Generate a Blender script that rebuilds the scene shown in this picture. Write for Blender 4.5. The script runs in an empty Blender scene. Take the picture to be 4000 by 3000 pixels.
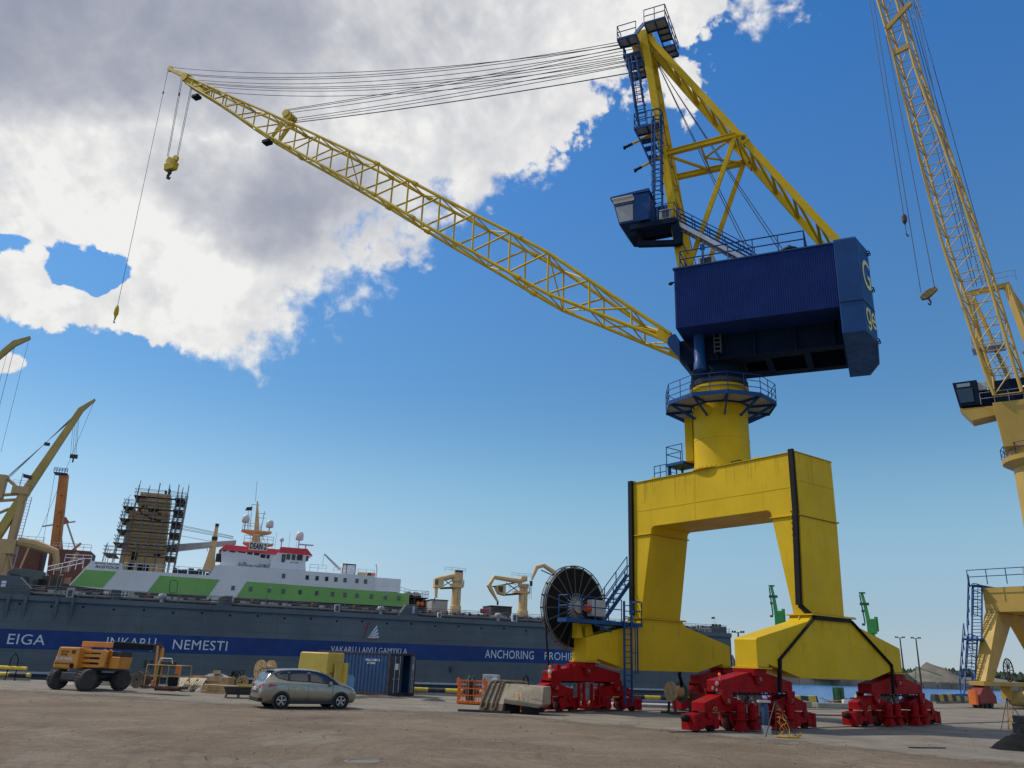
import bpy, bmesh, math, random
from mathutils import Vector, Matrix, noise
R = math.radians
random.seed(7)
S = bpy.context.scene
COL = S.collection

# ------------------------------------------------------------------ camera
cam_d = bpy.data.cameras.new("camera"); cam = bpy.data.objects.new("camera", cam_d); COL.objects.link(cam)
cam_d.sensor_width = 36.0; cam_d.lens = 3134.0 / 4000.0 * 36.0
cam_d.clip_start = 0.1; cam_d.clip_end = 12000
pit = R(18.93); roll = R(2.19)
fw = Vector((0, math.cos(pit), math.sin(pit))); r0 = Vector((1, 0, 0)); u0 = r0.cross(fw)
rr = math.cos(roll) * r0 + math.sin(roll) * u0; uu = -math.sin(roll) * r0 + math.cos(roll) * u0
mw = Matrix((rr, uu, -fw)).transposed().to_4x4(); mw.translation = Vector((0, 0, 2.35))
cam.matrix_world = mw
S.camera = cam

# ------------------------------------------------------------------ light, sky, exposure
SUN_AZ, SUN_EL = -72.0, 50.0          # degrees: azimuth clockwise from +Y, elevation
S.view_settings.view_transform = 'Standard'; S.view_settings.look = 'None'
S.view_settings.exposure = 0.0; S.view_settings.gamma = 1.0
sun_d = bpy.data.lights.new("sun", 'SUN'); sun_d.energy = 2.9; sun_d.angle = R(0.6); sun_d.color = (1.0, 0.91, 0.77)
sun = bpy.data.objects.new("sun", sun_d); COL.objects.link(sun)
sd = Vector((math.sin(R(SUN_AZ)) * math.cos(R(SUN_EL)), math.cos(R(SUN_AZ)) * math.cos(R(SUN_EL)), math.sin(R(SUN_EL))))
sun.rotation_euler = sd.to_track_quat('Z', 'Y').to_euler(); sun.location = (-60, 20, 90)

W = bpy.data.worlds.new("World"); S.world = W; W.use_nodes = True
nt = W.node_tree; nt.nodes.clear()
class NB:
    """tiny node-building helper"""
    def __init__(s, t): s.t = t
    def n(s, typ, **kw):
        x = s.t.nodes.new(typ)
        for k, v in kw.items(): setattr(x, k, v)
        return x
    def put(s, sock, v):
        if hasattr(v, 'is_output') or isinstance(v, bpy.types.NodeSocket): s.t.links.new(v, sock)
        elif v is not None:
            sock.default_value = v
    def m(s, op, a, b=None, c=None, clamp=False):
        x = s.n('ShaderNodeMath', operation=op); x.use_clamp = clamp
        s.put(x.inputs[0], a)
        if b is not None: s.put(x.inputs[1], b)
        if c is not None: s.put(x.inputs[2], c)
        return x.outputs[0]
    def ramp(s, v, lo, hi, a=0.0, b=1.0):
        x = s.n('ShaderNodeMapRange'); x.interpolation_type = 'SMOOTHSTEP'
        s.put(x.inputs[0], v); x.inputs[1].default_value = lo; x.inputs[2].default_value = hi
        x.inputs[3].default_value = a; x.inputs[4].default_value = b
        return x.outputs[0]
    def noise(s, vec, scale, detail=4, rough=0.55, dist=0.0, dim='3D'):
        x = s.n('ShaderNodeTexNoise'); x.noise_dimensions = dim
        s.put(x.inputs['Vector'], vec); x.inputs['Scale'].default_value = scale
        x.inputs['Detail'].default_value = detail; x.inputs['Roughness'].default_value = rough
        x.inputs['Distortion'].default_value = dist
        return x.outputs['Fac']
    def mix(s, f, a, b, mode='MIX'):
        x = s.n('ShaderNodeMix'); x.data_type = 'RGBA'; x.blend_type = mode; x.clamp_factor = True
        s.put(x.inputs[0], f); s.put(x.inputs[6], a); s.put(x.inputs[7], b)
        return x.outputs[2]
    def vec(s, x, y, z=0.0):
        c = s.n('ShaderNodeCombineXYZ'); s.put(c.inputs[0], x); s.put(c.inputs[1], y); s.put(c.inputs[2], z)
        return c.outputs[0]

def make_world():
    b = NB(nt)
    tc = b.n('ShaderNodeTexCoord'); sep = b.n('ShaderNodeSeparateXYZ'); nt.links.new(tc.outputs['Generated'], sep.inputs[0])
    sky = b.n('ShaderNodeTexSky', sky_type='NISHITA'); sky.sun_disc = False
    sky.sun_elevation = R(SUN_EL); sky.sun_rotation = R(SUN_AZ); sky.air_density = 1.0; sky.dust_density = 0.15; sky.ozone_density = 2.0
    STR = 0.125
    dx, dy, dz = sep.outputs
    den = b.m('ADD', b.m('MAXIMUM', dz, 0.0), 0.12)
    px = b.m('DIVIDE', dx, den); py = b.m('DIVIDE', dy, den)      # the cloud deck as a flat layer overhead
    P = b.vec(px, py)
    nz_ = b.n('ShaderNodeTexNoise'); nz_.inputs['Scale'].default_value = 7.0; nz_.inputs['Detail'].default_value = 4; nz_.inputs['Roughness'].default_value = 0.6; nt.links.new(tc.outputs['Generated'], nz_.inputs['Vector'])
    sc_ = b.n('ShaderNodeSeparateColor'); nt.links.new(nz_.outputs['Color'], sc_.inputs[0])
    px0, py0 = px, py
    px = b.m('ADD', px, b.m('MULTIPLY', b.m('SUBTRACT', sc_.outputs[0], 0.5), 0.30)); py = b.m('ADD', py, b.m('MULTIPLY', b.m('SUBTRACT', sc_.outputs[1], 0.5), 0.30))
    # outline of the cloud bank
    d1 = b.m('ADD', b.m('MULTIPLY', b.m('SUBTRACT', px, 0.36), -0.786), b.m('MULTIPLY', b.m('SUBTRACT', py, 0.85), -0.618))
    d2 = b.m('MULTIPLY', b.m('SUBTRACT', b.m('ADD', b.m('MULTIPLY', b.m('ADD', px, 1.25), 0.72), 1.76), py), 0.81)
    d = b.m('MINIMUM', d1, d2)
    d = b.m('MINIMUM', d, b.m('SUBTRACT', py, 0.25))
    def blob(cx, cy, rx, ry, amp):
        q = b.m('ADD', b.m('POWER', b.m('ABSOLUTE', b.m('MULTIPLY', b.m('SUBTRACT', px, cx), 1 / rx)), 2.0), b.m('POWER', b.m('ABSOLUTE', b.m('MULTIPLY', b.m('SUBTRACT', py, cy), 1 / ry)), 2.0))
        return b.m('MULTIPLY', b.m('SUBTRACT', 1.0, b.m('MINIMUM', q, 40.0)), amp)
    hb_ = b.m('MAXIMUM', blob(-0.92, 1.55, 0.085, 0.075, 0.13), blob(-1.12, 1.48, 0.06, 0.03, 0.05))
    d = b.m('MINIMUM', d, b.m('MULTIPLY', hb_, -1.0))
    d = b.m('MAXIMUM', d, blob(-1.36, 1.98, 0.10, 0.08, 0.08))
    d = b.m('MAXIMUM', d, blob(0.37, 0.875, 0.055, 0.04, 0.05))
    d = b.m('MAXIMUM', d, blob(-0.915, 2.455, 0.03, 0.012, 0.06))
    d = b.m('MAXIMUM', d, blob(-1.12, 1.70, 0.12, 0.08, 0.03))
    d = b.m('MAXIMUM', d, blob(0.1, -1.0, 1.3, 0.75, 0.22))      # unseen cloud bank added behind the camera for neutral fill light
    D = tc.outputs['Generated']
    def shift(v, off):
        q = b.n('ShaderNodeVectorMath', operation='ADD'); nt.links.new(v, q.inputs[0]); q.inputs[1].default_value = off; return q.outputs[0]
    def billow(v, sc, det):      # rounded cauliflower heads
        return b.m('ABSOLUTE', b.m('SUBTRACT', b.m('MULTIPLY', b.noise(v, sc, det, 0.55, 0.2), 2.0), 1.0))
    def detail(v):
        return b.m('ADD', b.m('MULTIPLY', b.m('SUBTRACT', b.noise(v, 5.5, 6, 0.6, 0.2), 0.5), 0.42), b.m('ADD', b.m('MULTIPLY', b.m('SUBTRACT', billow(v, 11.0, 3), 0.25), 0.20), b.m('MULTIPLY', b.m('SUBTRACT', billow(v, 31.0, 4), 0.25), 0.12)))
    nn = detail(D)
    dens = b.m('ADD', d, nn)
    wisp = b.m('MULTIPLY', b.m('SUBTRACT', b.noise(D, 60.0, 5, 0.65, 0.5), 0.5), 0.09)
    soft_edge = b.ramp(b.noise(D, 4.0, 3, 0.5, 0.3), 0.42, 0.62, 0.035, 0.13)
    mk = b.m('DIVIDE', b.m('ADD', b.m('ADD', dens, wisp), 0.02), soft_edge, clamp=True)
    mask = b.m('MULTIPLY', b.m('MULTIPLY', mk, mk), b.m('SUBTRACT', 3.0, b.m('MULTIPLY', mk, 2.0)))
    # self-shading: where the cloud thickens away from the sun it turns blue-grey, thin rims stay white
    nn2 = detail(shift(D, (-0.020, 0.004, 0.022)))
    lit = b.m('SUBTRACT', nn, nn2)
    soft = b.noise(D, 3.6, 4, 0.5, 0.5)
    core = b.m('MAXIMUM', blob(-0.62, 0.88, 0.50, 0.30, 1.3), blob(-0.48, 1.32, 0.26, 0.22, 1.0)); core = b.m('MAXIMUM', core, blob(-0.36, 1.45, 0.32, 0.20, 1.1)); core = b.m('MAXIMUM', core, 0.0)
    core = b.ramp(core, 0.0, 1.3)
    mid = b.noise(D, 6.0, 6, 0.58, 0.5); fine = b.noise(D, 16.0, 6, 0.6, 0.4)
    sh = b.m('ADD', b.m('MULTIPLY', core, 0.85), b.m('MULTIPLY', b.ramp(soft, 0.36, 0.72), 0.26))
    sh = b.m('ADD', sh, b.m('ADD', b.m('MULTIPLY', b.m('SUBTRACT', mid, 0.5), 1.5), b.m('MULTIPLY', b.m('SUBTRACT', fine, 0.5), 0.42)))
    sh = b.m('MULTIPLY', sh, b.ramp(dens, 0.02, 0.26, 0.10, 1.0))
    sh = b.m('SUBTRACT', sh, b.m('MULTIPLY', lit, 1.5))
    sh = b.m('SUBTRACT', 1.0, b.m('EXPONENT', b.m('MULTIPLY', b.m('MAXIMUM', b.m('ADD', sh, 0.08), 0.0), -1.55)))
    ccol = b.mix(sh, (0.88, 0.875, 0.86, 1), (0.22, 0.25, 0.36, 1))
    cs = b.n('ShaderNodeVectorMath', operation='SCALE'); nt.links.new(ccol, cs.inputs[0]); cs.inputs[3].default_value = 1.0 / STR
    hs = b.n('ShaderNodeHueSaturation'); nt.links.new(sky.outputs[0], hs.inputs['Color'])
    nt.links.new(b.m('ADD', b.ramp(dz, 0.0, 0.34, 0.50, 1.12), b.ramp(dz, 0.3, 0.8, 0.0, 0.16)), hs.inputs['Saturation'])
    nt.links.new(b.ramp(dz, 0.25, 0.75, 1.0, 1.22), hs.inputs['Value'])
    tc_ = b.mix(b.ramp(dz, 0.02, 0.22), (0.50, 0.62, 0.78, 1), (0.64, 0.88, 0.91, 1)); tc_ = b.mix(b.ramp(dz, 0.18, 0.55), tc_, (0.66, 0.93, 1.08, 1))
    # the veil of haze low down on the sun side
    veil = b.m('MULTIPLY', b.ramp(dz, 0.42, 0.02), b.ramp(dx, 0.15, -0.5)); tc_ = b.mix(b.m('MULTIPLY', veil, 0.55), tc_, (0.80, 0.84, 0.88, 1))
    tint = b.mix(1.0, hs.outputs[0], tc_, 'MULTIPLY')
    fin = b.mix(mask, tint, cs.outputs[0])
    bg = b.n('ShaderNodeBackground'); nt.links.new(fin, bg.inputs[0]); bg.inputs[1].default_value = STR
    out = b.n('ShaderNodeOutputWorld'); nt.links.new(bg.outputs[0], out.inputs[0])
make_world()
W.cycles.sampling_method = 'MANUAL'; W.cycles.sample_map_resolution = 512

# ------------------------------------------------------------------ mesh helpers
SPLIT = {'pivot_pin': .1, 'cable_trunking': .05, 'head_grating': .2, 'pump_frame': .1, 'railing': .3, 'jib_foot_bracket': .1, 'warning_beacon': .1, 'lifting_lug': .2, 'chord_coupling': .3, 'shackle': .5, 'deck_railing': .5, 'gusset': .05, 'lifting_hook': .1, 'hydraulic_hose': .1, 'side_window': .01, 'door_handle': .1, 'door_gap': .02, 'seat': .1, 'bolt_row': .5, 'weld_seam': .1, 'whip_aerial': .2, 'scupper': .2, 'mooring_eye': .3, 'support_strut': .1, 'buoy_float': .1, 'exhaust_pipe': .1, 'jib_bracing': .3, 'end_shield': .3, 'lug': .1, 'packer': .03, 'sill_trim': .1, 'primer_patch': .02, 'hanger': .2, 'belting': .3, 'rubbing_strake': .5, 'drive_gearbox': .1, 'flange': .3, 'cable_clip': .05, 'cross_girder': .2, 'head_framework': .3, 'cable_tray': .3, 'bolt_hole': .1, 'brace': .3, 'wiper': .3, 'girder_flange': .3, 'portal_railing': .4, 'stair_ladder': .4, 'landing_railing': .4, 'head_railing': .4, 'fender_rib': .3, 'machinery': .3, 'foot_plate': .1, 'unit_grille': .1, 'frame': .3, 'pump_base': .05, 'winch_box': .3,  'bolt_row': .9, 'control_box': .05, 'splice_pin': .1}
class MB:
    def __init__(s, M=None): s.v = []; s.f = []; s.M = M
    def add(s, vs, fs):
        b = len(s.v); s.v += [Vector(v) for v in vs]; s.f += [[i + b for i in f] for f in fs]; return s
    def hexa(s, p):   # 8 points: bottom ring 0-3, top ring 4-7
        return s.add(p, [(3, 2, 1, 0), (4, 5, 6, 7), (0, 1, 5, 4), (1, 2, 6, 5), (2, 3, 7, 6), (3, 0, 4, 7)])
    def box(s, x0, x1, y0, y1, z0, z1):
        return s.hexa([(x0, y0, z0), (x1, y0, z0), (x1, y1, z0), (x0, y1, z0), (x0, y0, z1), (x1, y0, z1), (x1, y1, z1), (x0, y1, z1)])
    def bar(s, p, q, w, h=None, up=(0, 0, 1)):
        h = h or w; p = Vector(p); q = Vector(q); d = (q - p)
        if d.length < 1e-6: return s
        d.normalize(); u = Vector(up)
        if abs(d.dot(u)) > 0.99: u = Vector((1, 0, 0)) if abs(d.x) < .9 else Vector((0, 1, 0))
        a = d.cross(u).normalized() * (w / 2); b = a.cross(d).normalized() * (h / 2)
        return s.hexa([p - a - b, p + a - b, p + a + b, p - a + b, q - a - b, q + a - b, q + a + b, q - a + b])
    def tube(s, p, q, r, r2=None, n=8):
        r2 = r if r2 is None else r2; p = Vector(p); q = Vector(q); d = (q - p).normalized()
        u = Vector((0, 0, 1)) if abs(d.z) < .95 else Vector((1, 0, 0))
        a = d.cross(u).normalized(); b = d.cross(a)
        vs = [p + (a * math.cos(t) + b * math.sin(t)) * r for t in [2 * math.pi * i / n for i in range(n)]]
        vs += [q + (a * math.cos(t) + b * math.sin(t)) * r2 for t in [2 * math.pi * i / n for i in range(n)]]
        return s.add(vs, [(i, (i + 1) % n, n + (i + 1) % n, n + i) for i in range(n)] + [tuple(range(n))[::-1], tuple(range(n, 2 * n))])
    def pipe(s, pts, r, n=6):
        pts = [Vector(p) for p in pts]; vs = []; a = None
        for i, p in enumerate(pts):
            d = (pts[min(i + 1, len(pts) - 1)] - pts[max(i - 1, 0)]).normalized()
            if a is None:
                u = Vector((0, 0, 1)) if abs(d.z) < .95 else Vector((1, 0, 0)); a = d.cross(u).normalized()
            else:
                a = (a - d * a.dot(d)).normalized()
            b = d.cross(a); rad = r[i] if isinstance(r, (list, tuple)) else r
            vs += [p + (a * math.cos(t) + b * math.sin(t)) * rad for t in [2 * math.pi * k / n for k in range(n)]]
        fs = []
        for i in range(len(pts) - 1):
            fs += [(i * n + k, i * n + (k + 1) % n, (i + 1) * n + (k + 1) % n, (i + 1) * n + k) for k in range(n)]
        m = (len(pts) - 1) * n
        return s.add(vs, fs + [tuple(range(n))[::-1], tuple(range(m, m + n))])
    def prism(s, pts, d0, d1, ax='y'):   # extrude a 2-D outline; ax = the extrusion axis
        mp = {'y': lambda a, b, d: (a, d, b), 'x': lambda a, b, d: (d, a, b), 'z': lambda a, b, d: (a, b, d)}[ax]
        n = len(pts); vs = [mp(a, b, d0) for a, b in pts] + [mp(a, b, d1) for a, b in pts]
        return s.add(vs, [(i, (i + 1) % n, n + (i + 1) % n, n + i) for i in range(n)] + [tuple(range(n))[::-1], tuple(range(n, 2 * n))])
    def lathe(s, prof, n=24, fn=None, closed=False):
        fn = fn or (lambda x, y, z: (x, y, z)); vs = []; fs = []
        for r, z in prof:
            vs += [fn(r * math.cos(2 * math.pi * k / n), r * math.sin(2 * math.pi * k / n), z) for k in range(n)]
        m = len(prof)
        for i in range(m - 1 + (1 if closed else 0)):
            j = (i + 1) % m
            fs += [(i * n + k, i * n + (k + 1) % n, j * n + (k + 1) % n, j * n + k) for k in range(n)]
        if not closed:
            fs += [tuple(range(n))[::-1], tuple(range((m - 1) * n, m * n))]
        return s.add(vs, fs)
    def loft(s, rings, caps=True):
        n = len(rings[0]); vs = [p for r in rings for p in r]; fs = []
        for i in range(len(rings) - 1):
            fs += [(i * n + k, i * n + (k + 1) % n, (i + 1) * n + (k + 1) % n, (i + 1) * n + k) for k in range(n)]
        if caps: fs += [tuple(range(n))[::-1], tuple(range((len(rings) - 1) * n, len(rings) * n))]
        return s.add(vs, fs)
    def pieces(s, gap=0.30):
        n = len(s.v); uf = list(range(n))
        def fd(a):
            while uf[a] != a: uf[a] = uf[uf[a]]; a = uf[a]
            return a
        for f in s.f:
            r = fd(f[0])
            for i in f[1:]: uf[fd(i)] = r
        isl = {}
        for f in s.f: isl.setdefault(fd(f[0]), []).append(f)
        bx = []
        for fs in isl.values():
            pts = [s.v[i] for f in fs for i in f]; bx.append([[min(p[k] for p in pts) for k in range(3)], [max(p[k] for p in pts) for k in range(3)], fs])
        g = list(range(len(bx)))
        def fg(a):
            while g[a] != a: a = g[a]
            return a
        for i in range(len(bx)):
            for j in range(i):
                if all(bx[i][0][k] - gap < bx[j][1][k] and bx[j][0][k] - gap < bx[i][1][k] for k in range(3)): g[fg(i)] = fg(j)
        out = {}
        for i, b_ in enumerate(bx): out.setdefault(fg(i), []).extend(b_[2])
        return list(out.values())
    def build(s, name, mat, parent=None, bevel=0.0, smooth=None, recalc=True):
        if name in SPLIT and parent is not None:
            ps = s.pieces(SPLIT[name])
            if len(ps) > 1:
                o = None
                for fs in ps:
                    q = MB(s.M); idx = {}
                    for f in fs: q.f.append([idx.setdefault(i, len(idx)) for i in f])
                    q.v = [s.v[i] for i in sorted(idx, key=idx.get)]; o = q._build(name, mat, parent, bevel, smooth, recalc) if o is None else (q._build(name, mat, parent, bevel, smooth, recalc), o)[1]
                return o
        return s._build(name, mat, parent, bevel, smooth, recalc)
    def _build(s, name, mat, parent=None, bevel=0.0, smooth=None, recalc=True):
        me = bpy.data.meshes.new(name)
        vs = [s.M @ v for v in s.v] if s.M is not None else s.v
        me.from_pydata([tuple(v) for v in vs], [], s.f)
        if recalc:
            bm = bmesh.new(); bm.from_mesh(me); bmesh.ops.recalc_face_normals(bm, faces=bm.faces[:]); bm.to_mesh(me); bm.free()
        if mat is not None: me.materials.append(mat)
        o = bpy.data.objects.new(name, me); COL.objects.link(o)
        if parent is not None: o.parent = parent
        if bevel:
            md = o.modifiers.new("bevel", 'BEVEL'); md.width = bevel; md.segments = 2; md.limit_method = 'ANGLE'; md.angle_limit = R(40); md.harden_normals = False
        if smooth:
            try: me.shade_smooth(); me.set_sharp_from_angle(angle=R(smooth))
            except Exception: pass
        return o

def railing(mb, pts, h=1.0, rails=(1.0, 0.55), step=1.3, r=0.022, n=5):
    pts = [Vector(p) for p in pts]
    for a, b in zip(pts[:-1], pts[1:]):
        L = (b - a).length; k = max(1, round(L / step))
        for i in range(k + 1):
            p = a.lerp(b, i / k); mb.tube(p, p + Vector((0, 0, h)), r, n=n)
        for f in rails:
            mb.tube(a + Vector((0, 0, h * f)), b + Vector((0, 0, h * f)), r, n=n)
def ladder(mb, p, q, wd, w=0.45, step=0.3, r=0.025, cage=None, cage_from=2.0):
    p = Vector(p); q = Vector(q); wd = Vector(wd).normalized() * (w / 2); d = q - p; L = d.length; dn = d.normalized()
    mb.bar(p - wd, q - wd, r * 2.2); mb.bar(p + wd, q + wd, r * 2.2)
    k = int(L / step)
    for i in range(1, k + 1):
        c = p + dn * (i * step); mb.tube(c - wd, c + wd, r * .6, n=5)
    if cage is not None:
        cv = Vector(cage).normalized(); m = int((L - cage_from) / 0.75) + 1; hoops = []
        for i in range(m + 1):
            c = p + dn * (cage_from + (L - cage_from) * i / max(m, 1)); hp = []
            for j in range(9):
                t = math.pi * j / 8; hp.append(c + wd.normalized() * math.cos(t) * 0.36 + cv * math.sin(t) * 0.62)
            mb.pipe(hp, r * .7, 4); hoops.append(hp)
        for j in (2, 4, 6): mb.pipe([h[j] for h in hoops], r * .6, 4)

def thing(name, label, cat, loc=(0, 0, 0), rot=0.0, group=None):
    o = bpy.data.objects.new(name, None); COL.objects.link(o); o.location = loc; o.rotation_euler = (0, 0, rot)
    o.empty_display_size = 0.3; o['label'] = label; o['category'] = cat; o['kind'] = 'thing'
    if group: o['group'] = group
    return o
def tag(o, label, cat, group=None, loc=None, rot=None):
    o['kind'] = 'thing'
    o['label'] = label; o['category'] = cat
    if group: o['group'] = group
    if loc is not None: o.location = loc
    if rot is not None: o.rotation_euler = rot if isinstance(rot, (tuple, list)) else (0, 0, rot)
    return o
def struct(o): o['kind'] = 'structure'; return o
def copy_tree(o, parent=None):
    c = o.copy(); COL.objects.link(c); c.parent = parent
    for ch in [x for x in COL.objects if x.parent == o]: copy_tree(ch, c)
    return c

def text_part(name, body, mat, parent, fn, w=None, h=None, bold=0.0, ext=0.01, shear=0.0, sp=1.0):
    """lettering: fn maps (x right, y up, d outwards) in metres to the parent's space; (0,0) = lower left"""
    cu = bpy.data.curves.new(name, 'FONT'); cu.body = body; cu.size = 1; cu.offset = bold; cu.shear = shear; cu.space_character = sp; cu.resolution_u = 4
    ob = bpy.data.objects.new(name, cu); COL.objects.link(ob)
    bpy.context.view_layer.update(); dg = bpy.context.evaluated_depsgraph_get()
    me0 = bpy.data.meshes.new_from_object(ob.evaluated_get(dg)); bpy.data.objects.remove(ob)
    xs = [v.co.x for v in me0.vertices]; ys = [v.co.y for v in me0.vertices]
    x0, x1, y0, y1 = min(xs), max(xs), min(ys), max(ys)
    # capitals set the height (tails of letters hang below)
    sy = h / 0.70 if h else None; sx = (w / (x1 - x0)) if w else sy
    if sy is None: sy = sx
    mb = MB(); nv = len(me0.vertices)
    front = [fn((v.co.x - x0) * sx, v.co.y * sy, ext) for v in me0.vertices]
    mb.add(front, [tuple(p.vertices) for p in me0.polygons])
    bpy.data.meshes.remove(me0)
    return mb.build(name, mat, parent)

# ------------------------------------------------------------------ materials
MATS = {}
def mat(name, col, rough=0.5, var=0.12, scale=1.2, bump=0.0, metal=0.0, streak=0.0, streak_col=None, bscale=30.0, spec=0.5, fleck=0.0, fleck_col=(0.1, 0.05, 0.02), coat=0.0):
    if name in MATS: return MATS[name]
    m = bpy.data.materials.new(name); m.use_nodes = True; t = m.node_tree; b = NB(t)
    p = t.nodes['Principled BSDF']; tc = b.n('ShaderNodeTexCoord'); co = tc.outputs['Object']
    c4 = (*col, 1)
    n = b.noise(co, scale, 5, 0.6)
    f = b.ramp(n, 0.3, 0.7)
    c = b.mix(f, tuple(min(1, x * (1 - var)) for x in col) + (1,), tuple(min(1, x * (1 + var)) for x in col) + (1,))
    if streak:
        mp = b.n('ShaderNodeMapping'); t.links.new(co, mp.inputs[0]); mp.inputs['Scale'].default_value = (3.0, 3.0, 0.25)
        sf = b.ramp(b.noise(mp.outputs[0], 2.2, 5, 0.65), 0.52, 0.78, 0, streak)
        c = b.mix(sf, c, (*(streak_col or tuple(x * .45 for x in col)), 1))
    if fleck:
        ff = b.ramp(b.noise(co, 6.0, 6, 0.7), 0.60, 0.68, 0, fleck)
        c = b.mix(ff, c, (*fleck_col, 1))
    t.links.new(c, p.inputs['Base Color'])
    rf = b.ramp(b.noise(co, scale * 3, 4, 0.6), 0.3, 0.7, max(0.02, rough - 0.08), min(1, rough + 0.1))
    t.links.new(rf, p.inputs['Roughness']); p.inputs['Metallic'].default_value = metal
    p.inputs['Specular IOR Level'].default_value = spec
    if coat: p.inputs['Coat Weight'].default_value = coat; p.inputs['Coat Roughness'].default_value = 0.06
    if bump:
        bp = b.n('ShaderNodeBump'); bp.inputs['Strength'].default_value = bump; bp.inputs['Distance'].default_value = 0.03 if bscale > 2 else 0.08
        t.links.new(b.noise(co, bscale, 6, 0.6), bp.inputs['Height']); t.links.new(bp.outputs[0], p.inputs['Normal'])
    MATS[name] = m
    return m
def emis(name, col, e):
    m = mat(name, col, 0.3); p = m.node_tree.nodes['Principled BSDF']; p.inputs['Emission Color'].default_value = (*col, 1); p.inputs['Emission Strength'].default_value = e; return m
YEL = mat('crane_yellow_paint', (0.615, 0.405, 0.012), 0.55, 0.07, 0.5, spec=0.15, streak=0.42, streak_col=(0.42, 0.24, 0.02), bump=0.10, bscale=1.1, fleck=0.10, fleck_col=(0.36, 0.20, 0.03))
YELJ = mat('jib_yellow_paint', (0.60, 0.41, 0.02), 0.5, 0.10, 0.9, spec=0.18, streak=0.2)
BLU = mat('crane_blue_paint', (0.006, 0.055, 0.195), 0.5, 0.14, 0.8, spec=0.25, streak=0.25, streak_col=(0.02, 0.05, 0.1))
NAVY = mat('navy_cladding_paint', (0.010, 0.030, 0.150), 0.6, 0.10, 0.7, spec=0.15, streak=0.2)
DKB = mat('dark_blue_shaded_paint', (0.004, 0.012, 0.034), 0.75, 0.15, 0.8, spec=0.15, streak=0.3)  # near-black blue: shade on the undersides is put into this colour
RED = mat('bogie_red_paint', (0.28, 0.004, 0.007), 0.55, 0.18, 1.2, spec=0.12, streak=0.5, streak_col=(0.10, 0.008, 0.008), fleck=0.4, fleck_col=(0.045, 0.02, 0.018), bump=0.15, bscale=6)
BLK = mat('black_rubber', (0.010, 0.010, 0.011), 0.7, 0.2, 4, spec=0.2)
DST = mat('dark_steel', (0.045, 0.042, 0.042), 0.5, 0.25, 3, metal=0.3)
ROPE = mat('steel_rope', (0.06, 0.065, 0.075), 0.5, 0.2, 3, metal=0.4)
GALV = mat('galvanised_steel', (0.42, 0.43, 0.45), 0.4, 0.15, 3, metal=0.75)
GRAT = mat('grey_grating', (0.30, 0.31, 0.33), 0.7, 0.2, 8)
GREY = mat('light_grey_paint', (0.42, 0.42, 0.42), 0.5, 0.1, 2, streak=0.3)
ORG = mat('orange_paint', (0.72, 0.16, 0.02), 0.45, 0.12, 2, streak=0.2)
GLAS = mat('dark_glass', (0.02, 0.028, 0.035), 0.06, 0.1, 1, spec=0.9)
WHT = mat('white_paint', (0.72, 0.73, 0.76), 0.5, 0.06, 0.4, streak=0.25, streak_col=(0.5, 0.46, 0.42))
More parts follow.
